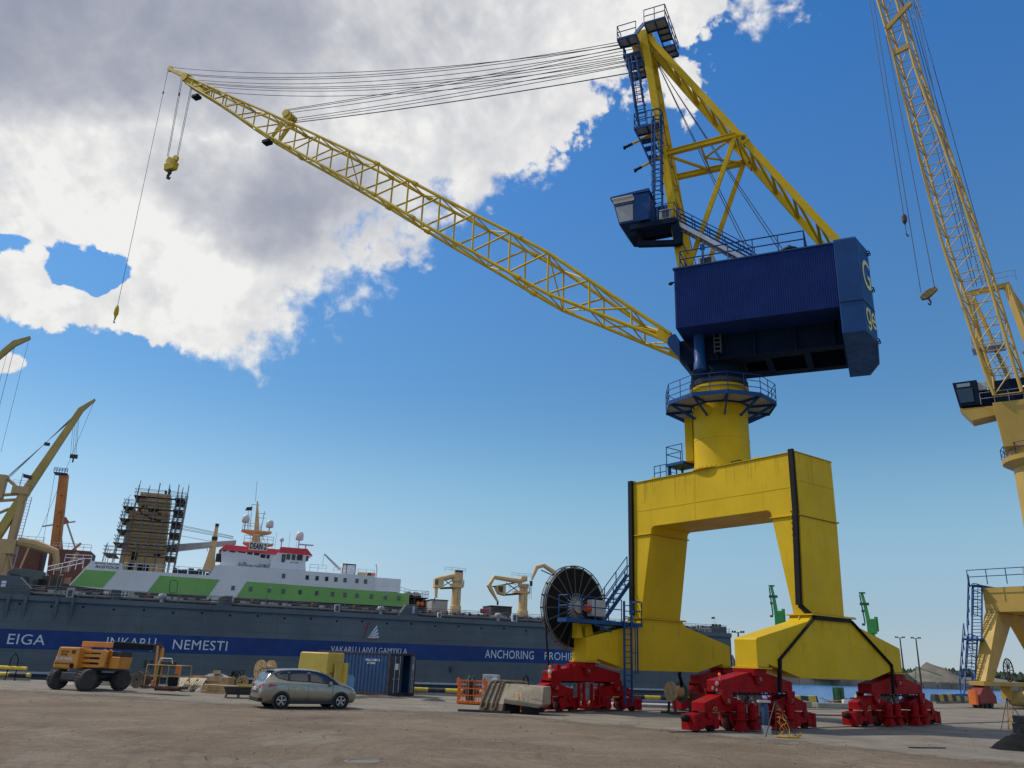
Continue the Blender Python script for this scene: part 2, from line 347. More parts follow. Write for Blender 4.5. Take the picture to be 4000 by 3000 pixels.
# ------------------------------------------------------------------ ground, water, far land
def ground_mat():
    m = bpy.data.materials.new('yard_surface'); m.use_nodes = True; t = m.node_tree; b = NB(t); p = t.nodes['Principled BSDF']
    tc = b.n('ShaderNodeTexCoord'); co = tc.outputs['Object']; sp = b.n('ShaderNodeSeparateXYZ'); t.links.new(co, sp.inputs[0]); x, y, z = sp.outputs
    # the drift of dirt: everything on the near side of the worn concrete apron
    l1 = b.m('SUBTRACT', b.m('ADD', 38.3, b.m('MULTIPLY', b.m('MAXIMUM', b.m('SUBTRACT', b.m('MULTIPLY', x, -1.0), 9.0), 0.0), 0.27)), y)
    l2 = b.m('SUBTRACT', b.m('SUBTRACT', 38.6, b.m('MULTIPLY', x, 0.86)), y)
    d = b.m('MINIMUM', l1, l2)
    nz = b.noise(co, 0.35, 7, 0.6, 0.3); nf = b.noise(co, 3.5, 6, 0.65)
    dd = b.m('ADD', d, b.m('ADD', b.m('MULTIPLY', b.m('SUBTRACT', nz, 0.5), 5.5), b.m('MULTIPLY', b.m('SUBTRACT', nf, 0.5), 1.2)))
    mask = b.ramp(b.m('ADD', dd, b.m('MULTIPLY', b.m('SUBTRACT', b.noise(co, 1.1, 8, 0.72, 0.4), 0.5), 5.0)), -0.9, 1.3)
    # dirt
    st = b.n('ShaderNodeMapping'); t.links.new(co, st.inputs[0]); st.inputs['Rotation'].default_value = (0, 0, R(-38)); st.inputs['Scale'].default_value = (0.30, 0.75, 1)
    tr = b.noise(st.outputs[0], 1.0, 5, 0.6, 1.2)                    # drag and tyre marks
    c = b.mix(b.ramp(b.noise(co, 0.22, 6, 0.62), 0.32, 0.68), (0.160, 0.117, 0.078, 1), (0.235, 0.182, 0.125, 1))
    c = b.mix(b.ramp(tr, 0.50, 0.72, 0, 0.5), c, (0.28, 0.235, 0.18, 1))
    c = b.mix(b.ramp(b.noise(co, 0.16, 5, 0.65, 1.0), 0.54, 0.66, 0, 0.55), c, (0.265, 0.23, 0.185, 1))
    vo = b.n('ShaderNodeTexVoronoi'); vo.feature = 'DISTANCE_TO_EDGE'; vo.inputs['Scale'].default_value = 0.22; wv = b.n('ShaderNodeVectorMath', operation='ADD'); t.links.new(co, wv.inputs[0]); nzv = b.n('ShaderNodeTexNoise'); nzv.inputs['Scale'].default_value = 0.8; nzv.inputs['Detail'].default_value = 5; t.links.new(co, nzv.inputs['Vector']); t.links.new(nzv.outputs['Color'], wv.inputs[1]); t.links.new(wv.outputs[0], vo.inputs['Vector'])
    crack = b.ramp(vo.outputs['Distance'], 0.0, 0.010, 0.75, 0.0)
    c = b.mix(b.m('MULTIPLY', crack, b.ramp(b.noise(co, 0.3, 3, 0.5), 0.45, 0.6)), c, (0.06, 0.047, 0.036, 1))
    c = b.mix(b.ramp(b.noise(co, 0.10, 6, 0.7, 1.5), 0.56, 0.70, 0, 0.6), c, (0.105, 0.078, 0.054, 1))
    c = b.mix(b.ramp(b.noise(co, 0.6, 7, 0.7, 0.8), 0.56, 0.72, 0, 0.55), c, (0.098, 0.070, 0.049, 1))
    c = b.mix(b.ramp(b.noise(co, 14, 4, 0.7), 0.56, 0.72, 0, 0.7), c, (0.070, 0.055, 0.044, 1))
    c = b.mix(b.ramp(b.noise(co, 2.4, 8, 0.75, 0.6), 0.52, 0.70, 0, 0.55), c, (0.30, 0.245, 0.18, 1))
    c = b.mix(b.ramp(b.noise(co, 5.0, 8, 0.75, 0.3), 0.55, 0.70, 0, 0.6), c, (0.095, 0.072, 0.053, 1))
    c = b.mix(b.ramp(b.noise(co, 60, 3, 0.7), 0.60, 0.70, 0, 0.5), c, (0.34, 0.30, 0.26, 1))
    # curved tyre tracks
    rg = b.n('ShaderNodeTexWave'); rg.wave_type = 'RINGS'; rg.rings_direction = 'Z'; t.links.new(b_off(b, t, co, (-3.0, -23.0, 0)), rg.inputs[0]); rg.inputs['Scale'].default_value = 0.55; rg.inputs['Distortion'].default_value = 2.5; rg.inputs['Detail'].default_value = 3
    c = b.mix(b.m('MULTIPLY', b.ramp(rg.outputs['Fac'], 0.75, 0.95, 0, 0.35), b.ramp(nz, 0.40, 0.6)), c, (0.13, 0.095, 0.067, 1))
    # concrete
    k = b.mix(b.ramp(b.noise(co, 0.5, 6, 0.6), 0.3, 0.7), (0.165, 0.143, 0.112, 1), (0.235, 0.207, 0.165, 1))
    k = b.mix(b.ramp(b.noise(co, 1.7, 7, 0.7, 0.5), 0.55, 0.75, 0, 0.45), k, (0.15, 0.132, 0.11, 1))
    k = b.mix(b.ramp(tr, 0.50, 0.72, 0, 0.45), k, (0.36, 0.33, 0.28, 1))
    k = b.mix(b.ramp(b.noise(co, 22, 3, 0.7), 0.62, 0.72, 0, 0.4), k, (0.16, 0.15, 0.14, 1))
    # slab joints along and across the crane rails
    mp = b.n('ShaderNodeMapping'); t.links.new(co, mp.inputs[0]); mp.inputs['Rotation'].default_value = (0, 0, R(-36.79)); s2 = b.n('ShaderNodeSeparateXYZ'); t.links.new(mp.outputs[0], s2.inputs[0])
    def joint(s, pitch, off):
        fr = b.m('ABSOLUTE', b.m('SUBTRACT', b.m('FRACT', b.m('ADD', b.m('DIVIDE', s, pitch), off)), 0.5))
        return b.ramp(fr, 0.0, 0.035 / pitch, 0.6, 0.0)
    k = b.mix(b.m('MULTIPLY', crack, 0.7), k, (0.10, 0.09, 0.08, 1))
    k = b.mix(b.m('MAXIMUM', joint(s2.outputs[0], 7.0, 0.2), joint(s2.outputs[1], 6.1, 0.35)), k, (0.11, 0.105, 0.10, 1))
    c = b.mix(mask, k, c)
    t.links.new(c, p.inputs['Base Color']); p.inputs['Roughness'].default_value = 0.92; p.inputs['Specular IOR Level'].default_value = 0.25
    bp = b.n('ShaderNodeBump'); bp.inputs['Strength'].default_value = 0.9; bp.inputs['Distance'].default_value = 0.10
    hgt = b.m('ADD', b.m('MULTIPLY', b.noise(co, 7, 7, 0.7), b.m('ADD', b.m('MULTIPLY', mask, 0.9), 0.12)), b.m('MULTIPLY', b.noise(co, 0.9, 6, 0.65, 0.5), b.m('MULTIPLY', mask, 2.2)))
    t.links.new(hgt, bp.inputs['Height']); t.links.new(bp.outputs[0], p.inputs['Normal'])
    return m
def b_off(b, t, co, off):
    v = b.n('ShaderNodeVectorMath', operation='ADD'); t.links.new(co, v.inputs[0]); v.inputs[1].default_value = off; return v.outputs[0]
quay = MB().prism([(-160, -60), (160, -60), (420, 330), (380, 404), (45.0, 82.3), (21.5, 59.7), (13.0, 56.0), (-160, 53.6)], -4.0, 0.0, 'z')
struct(quay.build('quay', ground_mat()))

def water_mat():
    m = bpy.data.materials.new('harbour_water'); m.use_nodes = True; t = m.node_tree; b = NB(t); p = t.nodes['Principled BSDF']
    tc = b.n('ShaderNodeTexCoord'); co = tc.outputs['Object']
    p.inputs['Base Color'].default_value = (0.035, 0.12, 0.32, 1); p.inputs['Roughness'].default_value = 0.2; p.inputs['Specular IOR Level'].default_value = 0.55
    mp = b.n('ShaderNodeMapping'); t.links.new(co, mp.inputs[0]); mp.inputs['Rotation'].default_value = (0, 0, R(20)); mp.inputs['Scale'].default_value = (0.5, 1.3, 1)
    bp = b.n('ShaderNodeBump'); bp.inputs['Strength'].default_value = 1.0; bp.inputs['Distance'].default_value = 0.9
    t.links.new(b.m('ADD', b.noise(mp.outputs[0], 0.5, 6, 0.65), b.m('MULTIPLY', b.noise(mp.outputs[0], 0.06, 3, 0.5), 1.5)), bp.inputs['Height']); t.links.new(bp.outputs[0], p.inputs['Normal'])
    return m
struct(MB().add([(-9000, 40, -2.2), (9000, 40, -2.2), (9000, 9000, -2.2), (-9000, 9000, -2.2)], [(0, 1, 2, 3)]).build('water', water_mat(), recalc=False))
SAND = mat('far_sand', (0.21, 0.18, 0.145), 0.95, 0.25, 0.05, bump=0.4, bscale=1.5)
land = MB().prism([(20, 258), (93.7, 286.5), (163.5, 313.3), (420, 411), (4000, 1500), (4000, 8500), (-3000, 8500), (-60, 800)], -4, -0.25, 'z')
struct(land.build('far_land', SAND))
CONC = mat('weathered_concrete', (0.30, 0.28, 0.24), 0.9, 0.3, 0.35, streak=0.6, streak_col=(0.12, 0.11, 0.095), bump=0.4, bscale=6)
WOOD = mat('raw_timber', (0.46, 0.30, 0.14), 0.75, 0.3, 2.5, streak=0.4)
OLDW = mat('grey_old_timber', (0.16, 0.125, 0.095), 0.85, 0.35, 2.5, streak=0.4)

# ------------------------------------------------------------------ main portal crane (x along the rails, y across them, z up)
crane = thing('portal_crane', 'big bright yellow portal crane with navy machine house, cable reel and red bogies', 'crane', (11.65, 42.68, 0), R(36.79))
HV = 5.155
def rail_struct():
    mb = MB(Matrix.Translation((11.65, 42.68, 0)) @ Matrix.Rotation(R(36.79), 4, 'Z'))
    for v in (-HV, HV):
        for dv, w, zz in ((-0.14, 0.05, 0.010), (0.14, 0.05, 0.010)): mb.box(-10.5, 85, v + dv - w, v + dv + w, -0.05, 0.004)
        mb.box(-10.5, 85, v - 0.045, v + 0.045, -0.05, 0.022)
    return mb.build('crane_rails', DST)
struct(rail_struct())

def bogie():
    """one travelling bogie: main rocker beam, two lesser rockers, four trucks of two wheels"""
    o = MB()
    o.prism([(-2.35, 1.42), (-2.35, 1.86), (-.55, 2.2), (.55, 2.2), (2.35, 1.86), (2.35, 1.42)], -.36, .36)
    o.box(-.42, .42, -.52, .52, 2.06, 2.35)
    o.prism([(-.35, 2.34), (.35, 2.34), (.3, 2.05), (.17, 1.75), (-.17, 1.75), (-.3, 2.05)], -.47, -.365)
    o.prism([(-.35, 2.34), (.35, 2.34), (.3, 2.05), (.17, 1.75), (-.17, 1.75), (-.3, 2.05)], .365, .47)
    for s in (-2.1, 2.1):
        for y0, y1 in ((-.46, -.365), (.365, .46)):
            o.prism([(s - .28, 1.5), (s + .28, 1.5), (s + .24, 1.12), (s + .13, .98), (s - .13, .98), (s - .24, 1.12)], y0, y1)
    root = o.build('bogie', RED, crane, 0.015)
    pins = MB()
    for x, z, y in ((0, 1.95, .47), (-2.1, 1.12, .46), (2.1, 1.12, .46)):
        for sg in (-1, 1):
            pins.tube((x, sg * y, z), (x, sg * (y + .05), z), .085, n=10)
            for k in range(4):
                a = math.pi / 4 + k * math.pi / 2; pins.tube((x + .12 * math.cos(a), sg * y, z + .12 * math.sin(a)), (x + .12 * math.cos(a), sg * (y + .03), z + .12 * math.sin(a)), .018, n=6)
    pins.build('pivot_pin', mat('worn_bolt_metal', (0.33, 0.10, 0.10), .4, .3, 8, metal=.4), root)
    for s in (-2.12, 2.12):
        r = MB().prism([(s - 1.22, .72), (s - 1.22, 1.04), (s - .2, 1.33), (s + .2, 1.33), (s + 1.22, 1.04), (s + 1.22, .72)], -.33, .33)
        for e in (-1, 1):
            for y0, y1 in ((-.40, -.335), (.335, .40)):
                r.prism([(s + e * 1.0 - .16, .75), (s + e * 1.0 + .16, .75), (s + e * 1.0 + .12, .5), (s + e * 1.0 - .12, .5)], y0, y1)
        r.build('rocker_beam', RED, root, 0.012)
        for e in (-1, 1):
            cx = s + e * 0.98
            pr_ = [(cx - .60, .66), (cx - .60, .36), (cx - .52, .24), (cx + .52, .24), (cx + .60, .36), (cx + .60, .66)]; tr = MB().prism(pr_, -.30, -.17); tr.prism(pr_, .17, .30); tr.box(cx - .62, cx + .62, -.17, .17, .56, .655)
            for w in (-.42, .42):
                for sg in (-1, 1):
                    tr.tube((cx + w, sg * .30, .29), (cx + w, sg * .335, .29), .19, n=16)
                    for k in range(8):
                        a = k * math.pi / 4; tr.tube((cx + w + .15 * math.cos(a), sg * .335, .29 + .15 * math.sin(a)), (cx + w + .15 * math.cos(a), sg * .35, .29 + .15 * math.sin(a)), .016, n=5)
            tr.build('wheel_truck', RED, root, 0.01)
            for w in (-.42, .42):
                MB().lathe([(.10, -.13), (.26, -.13), (.27, -.09), (.285, -.085), (.285, .085), (.27, .09), (.26, .13), (.10, .13)], 22, lambda x, y, z, cx=cx, w=w: (cx + w + x, z, .288 + y)).build('wheel', mat('dull_red_wheel', (.13, .03, .03), .5, .3, 6, metal=.3), root)
    e = MB().box(3.72, 3.95, -.34, .34, .06, .62); e.box(-3.95, -3.72, -.34, .34, .06, .62); e.build('end_shield', RED, root, 0.012)
    bf = MB().lathe([(.06, 0), (.12, .03), (.14, .12), (.12, .27), (.05, .32)], 14, lambda x, y, z: (-3.95 - z, x, .48 + y)); bf.build('buffer', BLK, root, smooth=40)
    # hydraulic storm clamps with their lifting hoops on the outer flank (local -y)
    for jx in (-1.55, -.78, .88, 1.68):
        j = MB().lathe([(.14, .12), (.2, .14), (.2, .42), (.29, .44), (.29, .49), (.17, .5), (.17, .72), (.19, .73), (.19, .95), (.1, 1.0), (.1, 1.05)], 14, lambda x, y, z, jx=jx: (jx + x, -.60 + y, z))
        j.box(jx - .22, jx + .22, -.8, -.42, .06, .2)
        j.pipe([(jx - .23, -.68, .48), (jx - .23, -.68, 1.08), (jx - .17, -.68, 1.15), (jx + .17, -.68, 1.15), (jx + .23, -.68, 1.08), (jx + .23, -.68, .48)], .024, 6)
        for ww in (-.2, .2): j.bar((jx + ww, -.8, .12), (jx + ww * .8, -.66, .48), .03)
        j.build('storm_clamp', RED, root, smooth=40)
    ch = MB().box(-2.2, 1.95, -.40, -.365, 1.335, 1.40)
    for k in range(14): ch.box(-2.2 + k * .31, -2.17 + k * .31, -.42, -.36, 1.325, 1.44)
    ch.build('cable_tray', BLK, root)
    g = MB().box(-.55, .05, .05, .3, .55, 1.4); g.box(.3, .62, .0, .25, .5, 1.3); g.tube((-.25, .02, 1.1), (-.25, -.12, 1.1), .13, n=12); g.build('drive_gearbox', mat('gearbox_grey', (.2, .2, .21), .5, .3, 5), root, .01)
    h = MB()
    for x, z in ((-.2, 2.3), (-2.2, 1.36), (-2.95, .78)): h.pipe([(x, -.4, z), (x + .05, -.43, z + .1), (x + .18, -.43, z + .12), (x + .22, -.41, z + .02), (x + .1, -.41, z - .03)], .018, 5)
    h.build('lifting_hook', mat('brass_orange', (.5, .22, .05), .5, .3, 4), root)
    hs = MB(); 
    for x0 in (-.9, .4, 1.3): hs.pipe([(x0, -.42, 1.33), (x0 + .05, -.5, 1.25), (x0 - .05, -.55, 1.15), (x0 + .02, -.58, 1.05)], .022, 5)
    hs.build('hydraulic_hose', BLK, root)
    return root
bg = bogie()
def beacon(root):
    l = MB().lathe([(.045, 0), (.055, .02), (.055, .09), (.03, .12), (.01, .125)], 12, lambda x, y, z: (-2.2 + x, -.18 + y, 2.02 + z)).build('warning_beacon', emis('beacon_orange', (.9, .16, .02), .15), root, smooth=40)
    MB().tube((-2.2, -.18, 1.86), (-2.2, -.18, 2.02), .025, n=8).lathe([(.02, 0), (.04, .02), (.09, .11), (.09, .13), (.02, .15)], 12, lambda x, y, z: (-2.36 - z + .08, -.2 + x, 1.74 + y)).build('horn', mat('horn_grey', (.22, .22, .23), .5, .1, 3), root, smooth=40)
    MB().box(-2.40, -2.355, -.20, -.12, 1.46, 1.54).box(-2.40, -2.355, -.02, .08, 1.5, 1.62).build('control_box', mat('horn_grey', (.22, .22, .23)), root, .008)
bogies = [bg]
for k in range(3): bogies.append(copy_tree(bg, crane))
for o, (x, y, rz) in zip(bogies, ((-5.5, -HV, 0), (5.5, -HV, 0), (-5.5, HV, math.pi), (5.5, HV, math.pi))):
    o.location = (x, y, 0); o.rotation_euler = (0, 0, rz)
beacon(bogies[0])
# the bogie under the cable reel: striped guard bar, hydraulic pump frame and beacons at its near end
st = MB()
for k in range(17): st.prism([(-1.9 + k * .19, .05), (-1.78 + k * .19, .05), (-1.70 + k * .19, .13), (-1.82 + k * .19, .13)], .72, .735)
MB().box(-1.95, 1.45, .735, .77, .04, .14).build('guard_bar', mat('guard_black', (.02, .02, .02), .6), bogies[2]); st.build('guard_stripe', mat('hazard_yellow', (.65, .45, .03), .5), bogies[2])
pf = MB()
for x in (-.75, -.25, .3, .62): pf.box(x - .06, x + .06, .38, .5, .2, 1.35)
pf.box(-.8, .66, .36, .52, .18, .3); pf.box(1.75, 2.0, .1, .35, 1.88, 2.2); pf.box(.95, 1.2, .1, .35, 2.05, 2.25); pf.build('pump_frame', RED, bogies[2], .01)
bc = MB()
bc.lathe([(.06, 0), (.075, .03), (.07, .13), (.02, .17)], 10, lambda x, y, z: (2.42 + x, .3 + y, 1.98 + z)); bc.lathe([(.06, 0), (.075, .03), (.07, .13), (.02, .17)], 10, lambda x, y, z: (2.42 + x, .3 + y, 1.55 + z))
bc.build('warning_beacon', emis('beacon_orange', (.9, .16, .02), .15), bogies[2], smooth=40)
MB().lathe([(.02, 0), (.13, .05), (.13, .1), (.02, .16)], 12, lambda x, y, z: (2.36 + z, .3 + x, 1.84 + y)).build('horn', GREY, bogies[2], smooth=40)

# legs, sills and portal
def sill(v):
    o = MB().prism([(-5.72, 2.40), (-5.72, 3.50), (-5.66, 3.56), (-1.95, 4.42), (-1.65, 4.62), (-1.62, 4.70), (1.62, 4.70), (1.65, 4.62), (1.95, 4.42), (5.66, 3.56), (5.72, 3.50), (5.72, 2.40), (4.98, 2.40), (4.98, 2.54), (2.75, 2.03), (-2.75, 2.03), (-4.98, 2.54), (-4.98, 2.40)], v - .565, v + .565)
    r = o.build('sill_beam', YEL, crane, .02)
    f = MB()
    for s in (-5.36, 5.36): f.box(s - .47, s + .47, v - .66, v + .66, 2.352, 2.40)
    f.box(-1.78, 1.78, v - .72, v + .66, 4.702, 4.76)
    b = MB()
    for s in (-5.36, 5.36):
        for k in range(9):
            for sg in (-1, 1): b.box(s - .4 + k * .1, s - .37 + k * .1, v + sg * .62 - .015, v + sg * .62 + .015, 2.401, 2.43)
    for k in range(24): b.box(-1.7 + k * .147, -1.67 + k * .147, v - .70, v - .66, 4.761, 4.79)
    b.box(-1.75, 1.75, v - .705, v - .66, 4.7605, 4.764)
    for s in (-5.36, 5.36):
        for sg in (-1, 1): b.box(s - .42, s + .45, v + sg * .62 - .02, v + sg * .62 + .02, 2.4005, 2.404)
    f.build('flange', YEL, r, .006); b.build('bolt_row', mat('bolt_brown', (.14, .09, .03), .6), r)
    # stiffener seams welded on the flanks
    w = MB()
    for sg in (-1, 1):
        y = v + sg * .568
        w.bar((-1.4, y, 4.18), (1.6, y, 4.18), .012, .03); w.bar((-4.3, y, 3.25), (-1.1, y, 3.45), .012, .025); w.bar((1.4, y, 3.5), (4.1, y, 3.2), .012, .025)
    w.build('weld_seam', YEL, r)
    gs = MB()
    for s in (-1.75, -1.2): gs.prism([(s, 4.35), (s, 4.7), (s - .0, 4.7), (s - .3, 4.2)], v - .05, v - .02)
    gs.build('gusset', YEL, r)
    return r
def leg(v):
    sg = 1 if v > 0 else -1
    bo, bi, to, ti = 5.36 * sg, 4.78 * sg, 5.5 * sg, 3.95 * sg
    o = MB().hexa([(-1.58, bo, 4.762), (1.62, bo, 4.762), (1.62, bi, 4.762), (-1.58, bi, 4.762), (-1.53, to, 9.22), (1.53, to, 9.22), (1.53, ti, 9.22), (-1.53, ti, 9.22)])
    r = o.build('leg', YEL, crane, .02)
    a, c = sorted((to + .08 * sg, ti - .07 * sg))
    MB().box(-1.62, 1.62, a, c, 9.222, 9.275).build('flange', YEL, r, .006)
    a, c = sorted((to + .02 * sg, ti - .02 * sg)); bl = MB()
    for k in range(22): bl.box(-1.55 + k * .147, -1.52 + k * .147, a - .03, a, 9.19, 9.22); bl.box(-1.55 + k * .147, -1.52 + k * .147, c, c + .03, 9.19, 9.22)
    bl.build('bolt_row', mat('bolt_brown', (.14, .09, .03), .6), r)
    return r
for v in (-HV, HV): sill(v); leg(v)
pb = MB().prism([(-5.5, 9.277), (-5.5, 12.28), (5.5, 12.28), (5.5, 9.277), (3.95, 9.277), (3.92, 9.48), (3.84, 9.60), (3.70, 9.65), (-3.70, 9.65), (-3.84, 9.60), (-3.92, 9.48), (-3.95, 9.277)], -1.53, 1.53, 'x').build('portal_beam', YEL, crane, .02)
l = MB()
for v in (-3.1, 3.9): l.prism([(v - .22, 12.28), (v + .22, 12.28), (v + .1, 12.46), (v, 12.5), (v - .1, 12.46)], -1.3, -1.25, 'x')
l.build('lifting_lug', YEL, pb)
sm = MB(); sm.bar((-1.534, -5.4, 10.6), (-1.534, 5.4, 10.6), .02, .008); sm.bar((-1.534, .75, 9.7), (-1.534, .75, 12.25), .02, .008); sm.bar((-1.5, -5.504, 10.9), (1.5, -5.504, 10.9), .02, .008); sm.build('weld_seam', YEL, pb)
ed = MB(); ed.box(-1.60, 1.56, -5.55, 5.55, 12.282, 12.305); ed.build('top_plate', YEL, pb)
hd = MB(); hd.pipe([(-1.2, -1.5, 12.3), (-1.2, -1.5, 12.5), (-1.2, -2.1, 12.5), (-1.2, -2.1, 12.3)], .03, 6); hd.build('handle', BLK, pb)
pl = MB().pipe([(-1.35, 0.05, 12.3), (-1.38, .04, 12.55), (-1.36, .08, 12.8), (-1.30, .05, 13.1)], [.07, .07, .075, .1], 8); pl.build('cable_duct', BLK, pb)
# black cable trunking down the two outer corners and over the near sill
ct = MB()
ct.box(-1.72, -1.56, 5.22, 5.52, 4.9, 12.42); ct.box(-1.66, -1.2, 5.24, 5.5, 12.306, 12.42)
ct.bar((-1.62, -5.33, 12.42), (-1.62, -5.33, 9.3), .16, .26, (0, 1, 0)); ct.bar((-1.66, -5.33, 9.3), (-1.70, -5.18, 5.15), .16, .26, (0, 1, 0))
ct.bar((-1.70, -5.2, 5.15), (-1.45, -5.8, 4.55), .14, .22)
ct.bar((-1.45, -5.79, 4.6), (1.45, -5.79, 4.62), .07, .17); ct.bar((-1.5, -5.78, 4.6), (-4.3, -5.78, 2.75), .06, .17, (0, 1, 0)); ct.bar((-4.3, -5.78, 2.78), (-4.32, -5.7, 1.45), .12, .16, (0, 1, 0))
ct.bar((1.45, -5.78, 4.62), (4.65, -5.78, 2.75), .06, .17, (0, 1, 0)); ct.bar((4.65, -5.78, 2.78), (4.7, -5.7, 1.45), .10, .14, (0, 1, 0))
ct.build('cable_trunking', BLK, crane, .01)
cl = MB()
for k in range(26):
    z = 12.2 - k * .28; cl.box(-1.60, -1.535, -5.15, -5.12, z, z + .1) if z > 9.4 else cl.box(-1.62, -1.545, -5.06, -5.03, z, z + .1)
cl.build('cable_clip', YEL, crane)

# faint grime runs below the flanges
GR = mat('grime_yellow', (.47, .30, .02), .6, .2, 3, spec=.15); rs_ = random.Random(4)
def run(face, a, z1, L_, w_):
    n_ = [(a, z1), (a + w_, z1), (a + w_ * .75, z1 - L_ * .7), (a + w_ * .5, z1 - L_), (a + w_ * .2, z1 - L_ * .6)]
    return [((face[1] - .004, p, z) if face[0] == 'u' else (p, face[1] - .004, z)) for p, z in n_]
gr_ = MB()
for i in range(26): gr_.add(run(('u', -1.53), rs_.uniform(-5.0, 5.1), 12.27, rs_.uniform(.3, 1.6), rs_.uniform(.02, .09)), [(0, 1, 2, 3, 4)])
for i in range(9): gr_.add(run(('v', -5.5), rs_.uniform(-1.4, 1.3), 12.27, rs_.uniform(.3, 1.8), rs_.uniform(.02, .08)), [(0, 1, 2, 3, 4)])
for v in (-HV, HV):
    for i in range(16): a_ = rs_.uniform(-4.6, 4.4); gr_.add(run(('v', v - .566), a_, 3.5 if abs(a_) > 1.8 else 4.6, rs_.uniform(.25, 1.0), rs_.uniform(.02, .08)), [(0, 1, 2, 3, 4)])
gr_ = gr_.build('grime_run', GR, crane); gr_['kind'] = 'stuff'
# column with slewing ring and gallery
col = MB().lathe([(1.78, 12.306), (1.78, 12.36), (1.56, 12.37), (1.50, 12.9), (1.47, 16.85), (1.62, 16.9), (1.62, 17.02), (1.5, 17.03), (1.5, 17.12)], 56).build('column', YEL, crane, smooth=35)
MB().lathe([(1.503, 14.0), (1.509, 14.01), (1.509, 14.03), (1.503, 14.04)], 56).build('weld_seam', YEL, col, smooth=40)
bl = MB()
for k in range(40): a = 2 * math.pi * k / 40; bl.tube((1.68 * math.cos(a), 1.68 * math.sin(a), 12.36), (1.68 * math.cos(a), 1.68 * math.sin(a), 12.43), .03, n=6)
bl.build('bolt_row', mat('bolt_brown', (.14, .09, .03), .6), col)
rg = MB().lathe([(1.48, 17.122), (1.58, 17.122), (1.58, 17.4), (1.48, 17.4)], 56)
for k in range(90): a = 2 * math.pi * k / 90; rg.bar((1.58 * math.cos(a), 1.58 * math.sin(a), 17.14), (1.58 * math.cos(a), 1.58 * math.sin(a), 17.38), .05, .05, (math.cos(a), math.sin(a), 0))
rg.build('slewing_ring', DST, col)
N8 = 10; ro, ri = 3.02, 1.62; oc = [(ro * math.cos(2 * math.pi * (k + .3) / N8), ro * math.sin(2 * math.pi * (k + .3) / N8)) for k in range(N8)]; ic = [(ri / ro * a, ri / ro * b) for a, b in oc]
ga = MB()
for k in range(N8):
    j = (k + 1) % N8
    ga.hexa([(*ic[k], 16.02), (*oc[k], 16.02), (*oc[j], 16.02), (*ic[j], 16.02), (*ic[k], 16.07), (*oc[k], 16.07), (*oc[j], 16.07), (*ic[j], 16.07)])
ga = ga.build('gallery_floor', GRAT, crane)
fr = MB()
for k in range(N8):
    j = (k + 1) % N8
    fr.bar((*oc[k], 16.03), (*oc[j], 16.03), .05, .22); fr.bar((*ic[k], 16.0), (*ic[j], 16.0), .05, .16)
    fr.bar((oc[k][0] * .5, oc[k][1] * .5, 15.25), (oc[k][0] * .97, oc[k][1] * .97, 15.97), .06, .14); fr.bar((ic[k][0], ic[k][1], 15.96), (oc[k][0], oc[k][1], 15.96), .07, .16)
fr.build('gallery_frame', BLU, crane)
rl = MB(); railing(rl, [(*p, 16.07) for p in oc + [oc[0]]], 1.05, (1.0, .66, .33), 1.0); rl.build('gallery_railing', BLU, crane)
# access hood and landing beside the column foot
hood = MB().prism([(.0, 13.05), (.0, 15.3), (.1, 15.55), (.3, 15.7), (.5, 15.55), (.6, 15.3), (.6, 13.05)], 1.5, 1.95, 'y'); hood.M = Matrix.Rotation(R(70), 4, 'Z') @ Matrix.Translation((-.3, 0, 0)); hood.M = Matrix.Rotation(R(28), 4, 'Z') @ Matrix.Translation((-.3, 0, 0)); hood.build('access_hood', YEL, crane, .03)
lp = MB().box(-1.25, .1, 1.7, 3.0, 12.95, 13.1); lp.box(-1.2, -1.1, 2.8, 2.9, 12.3, 12.95); lp.box(-.05, .05, 2.8, 2.9, 12.3, 12.95); lp.build('landing', BLU, crane)
rl = MB(); railing(rl, [(-.0, 2.95, 13.1), (-1.2, 2.95, 13.1), (-1.2, 1.8, 13.1)], 1.0, (1.0, .55), 1.2, .025); railing(rl, [(-1.2, 3.0, 12.32), (-1.2, 3.9, 12.32)], .8, (1.0, .5), .6, .025); ladder(rl, (-.6, 2.95, 12.32), (-.6, 3.0, 13.1), (1, 0, 0), .5, .2); rl.build('landing_railing', BLU, crane)
bx = MB().box(-.9, -.4, 3.1, 3.7, 12.31, 12.5); bx.bar((-1.3, 3.4, 12.36), (-1.0, 4.6, 12.36), .1); bx.build('timber_packing', DST, crane)

# cable reel on the far-left sill end
RX, RY, RZ = -5.62, 5.72, 5.06
reel = MB().lathe([(.5, -.13), (2.02, -.13), (2.02, .13), (.5, .13)], 64, lambda x, y, z: (RX + x, RY + z, RZ + y), closed=True).build('cable_reel', BLK, crane, smooth=40)
gr = MB()
for k in range(26):
    rr_ = .56 + k * .057; gr.lathe([(rr_, -.131), (rr_ + .026, -.150), (rr_ + .05, -.131)], 64, lambda x, y, z: (RX + x, RY + z, RZ + y), closed=False) if False else None
    pts = [(RX + rr_ * math.cos(a), RY - .135, RZ + rr_ * math.sin(a)) for a in [2 * math.pi * i / 48 for i in range(49)]]
    gr.pipe(pts, .026, 5)
gr.build('wound_cable', mat('cable_sheath', (.010, .010, .011), .6, .2, 5, spec=.2), reel, smooth=60)
rm = MB()
for yy in (-.15, .15):
    for q, rad in ((2.14, .03), (2.04, .018)):
        rm.pipe([(RX + q * math.cos(a), RY + yy, RZ + q * math.sin(a)) for a in [2 * math.pi * i / 64 for i in range(65)]], rad, 6)
rm.build('rim', mat('rim_grey', (.20, .20, .21), .45, .2, 3, metal=.5), reel, smooth=60)
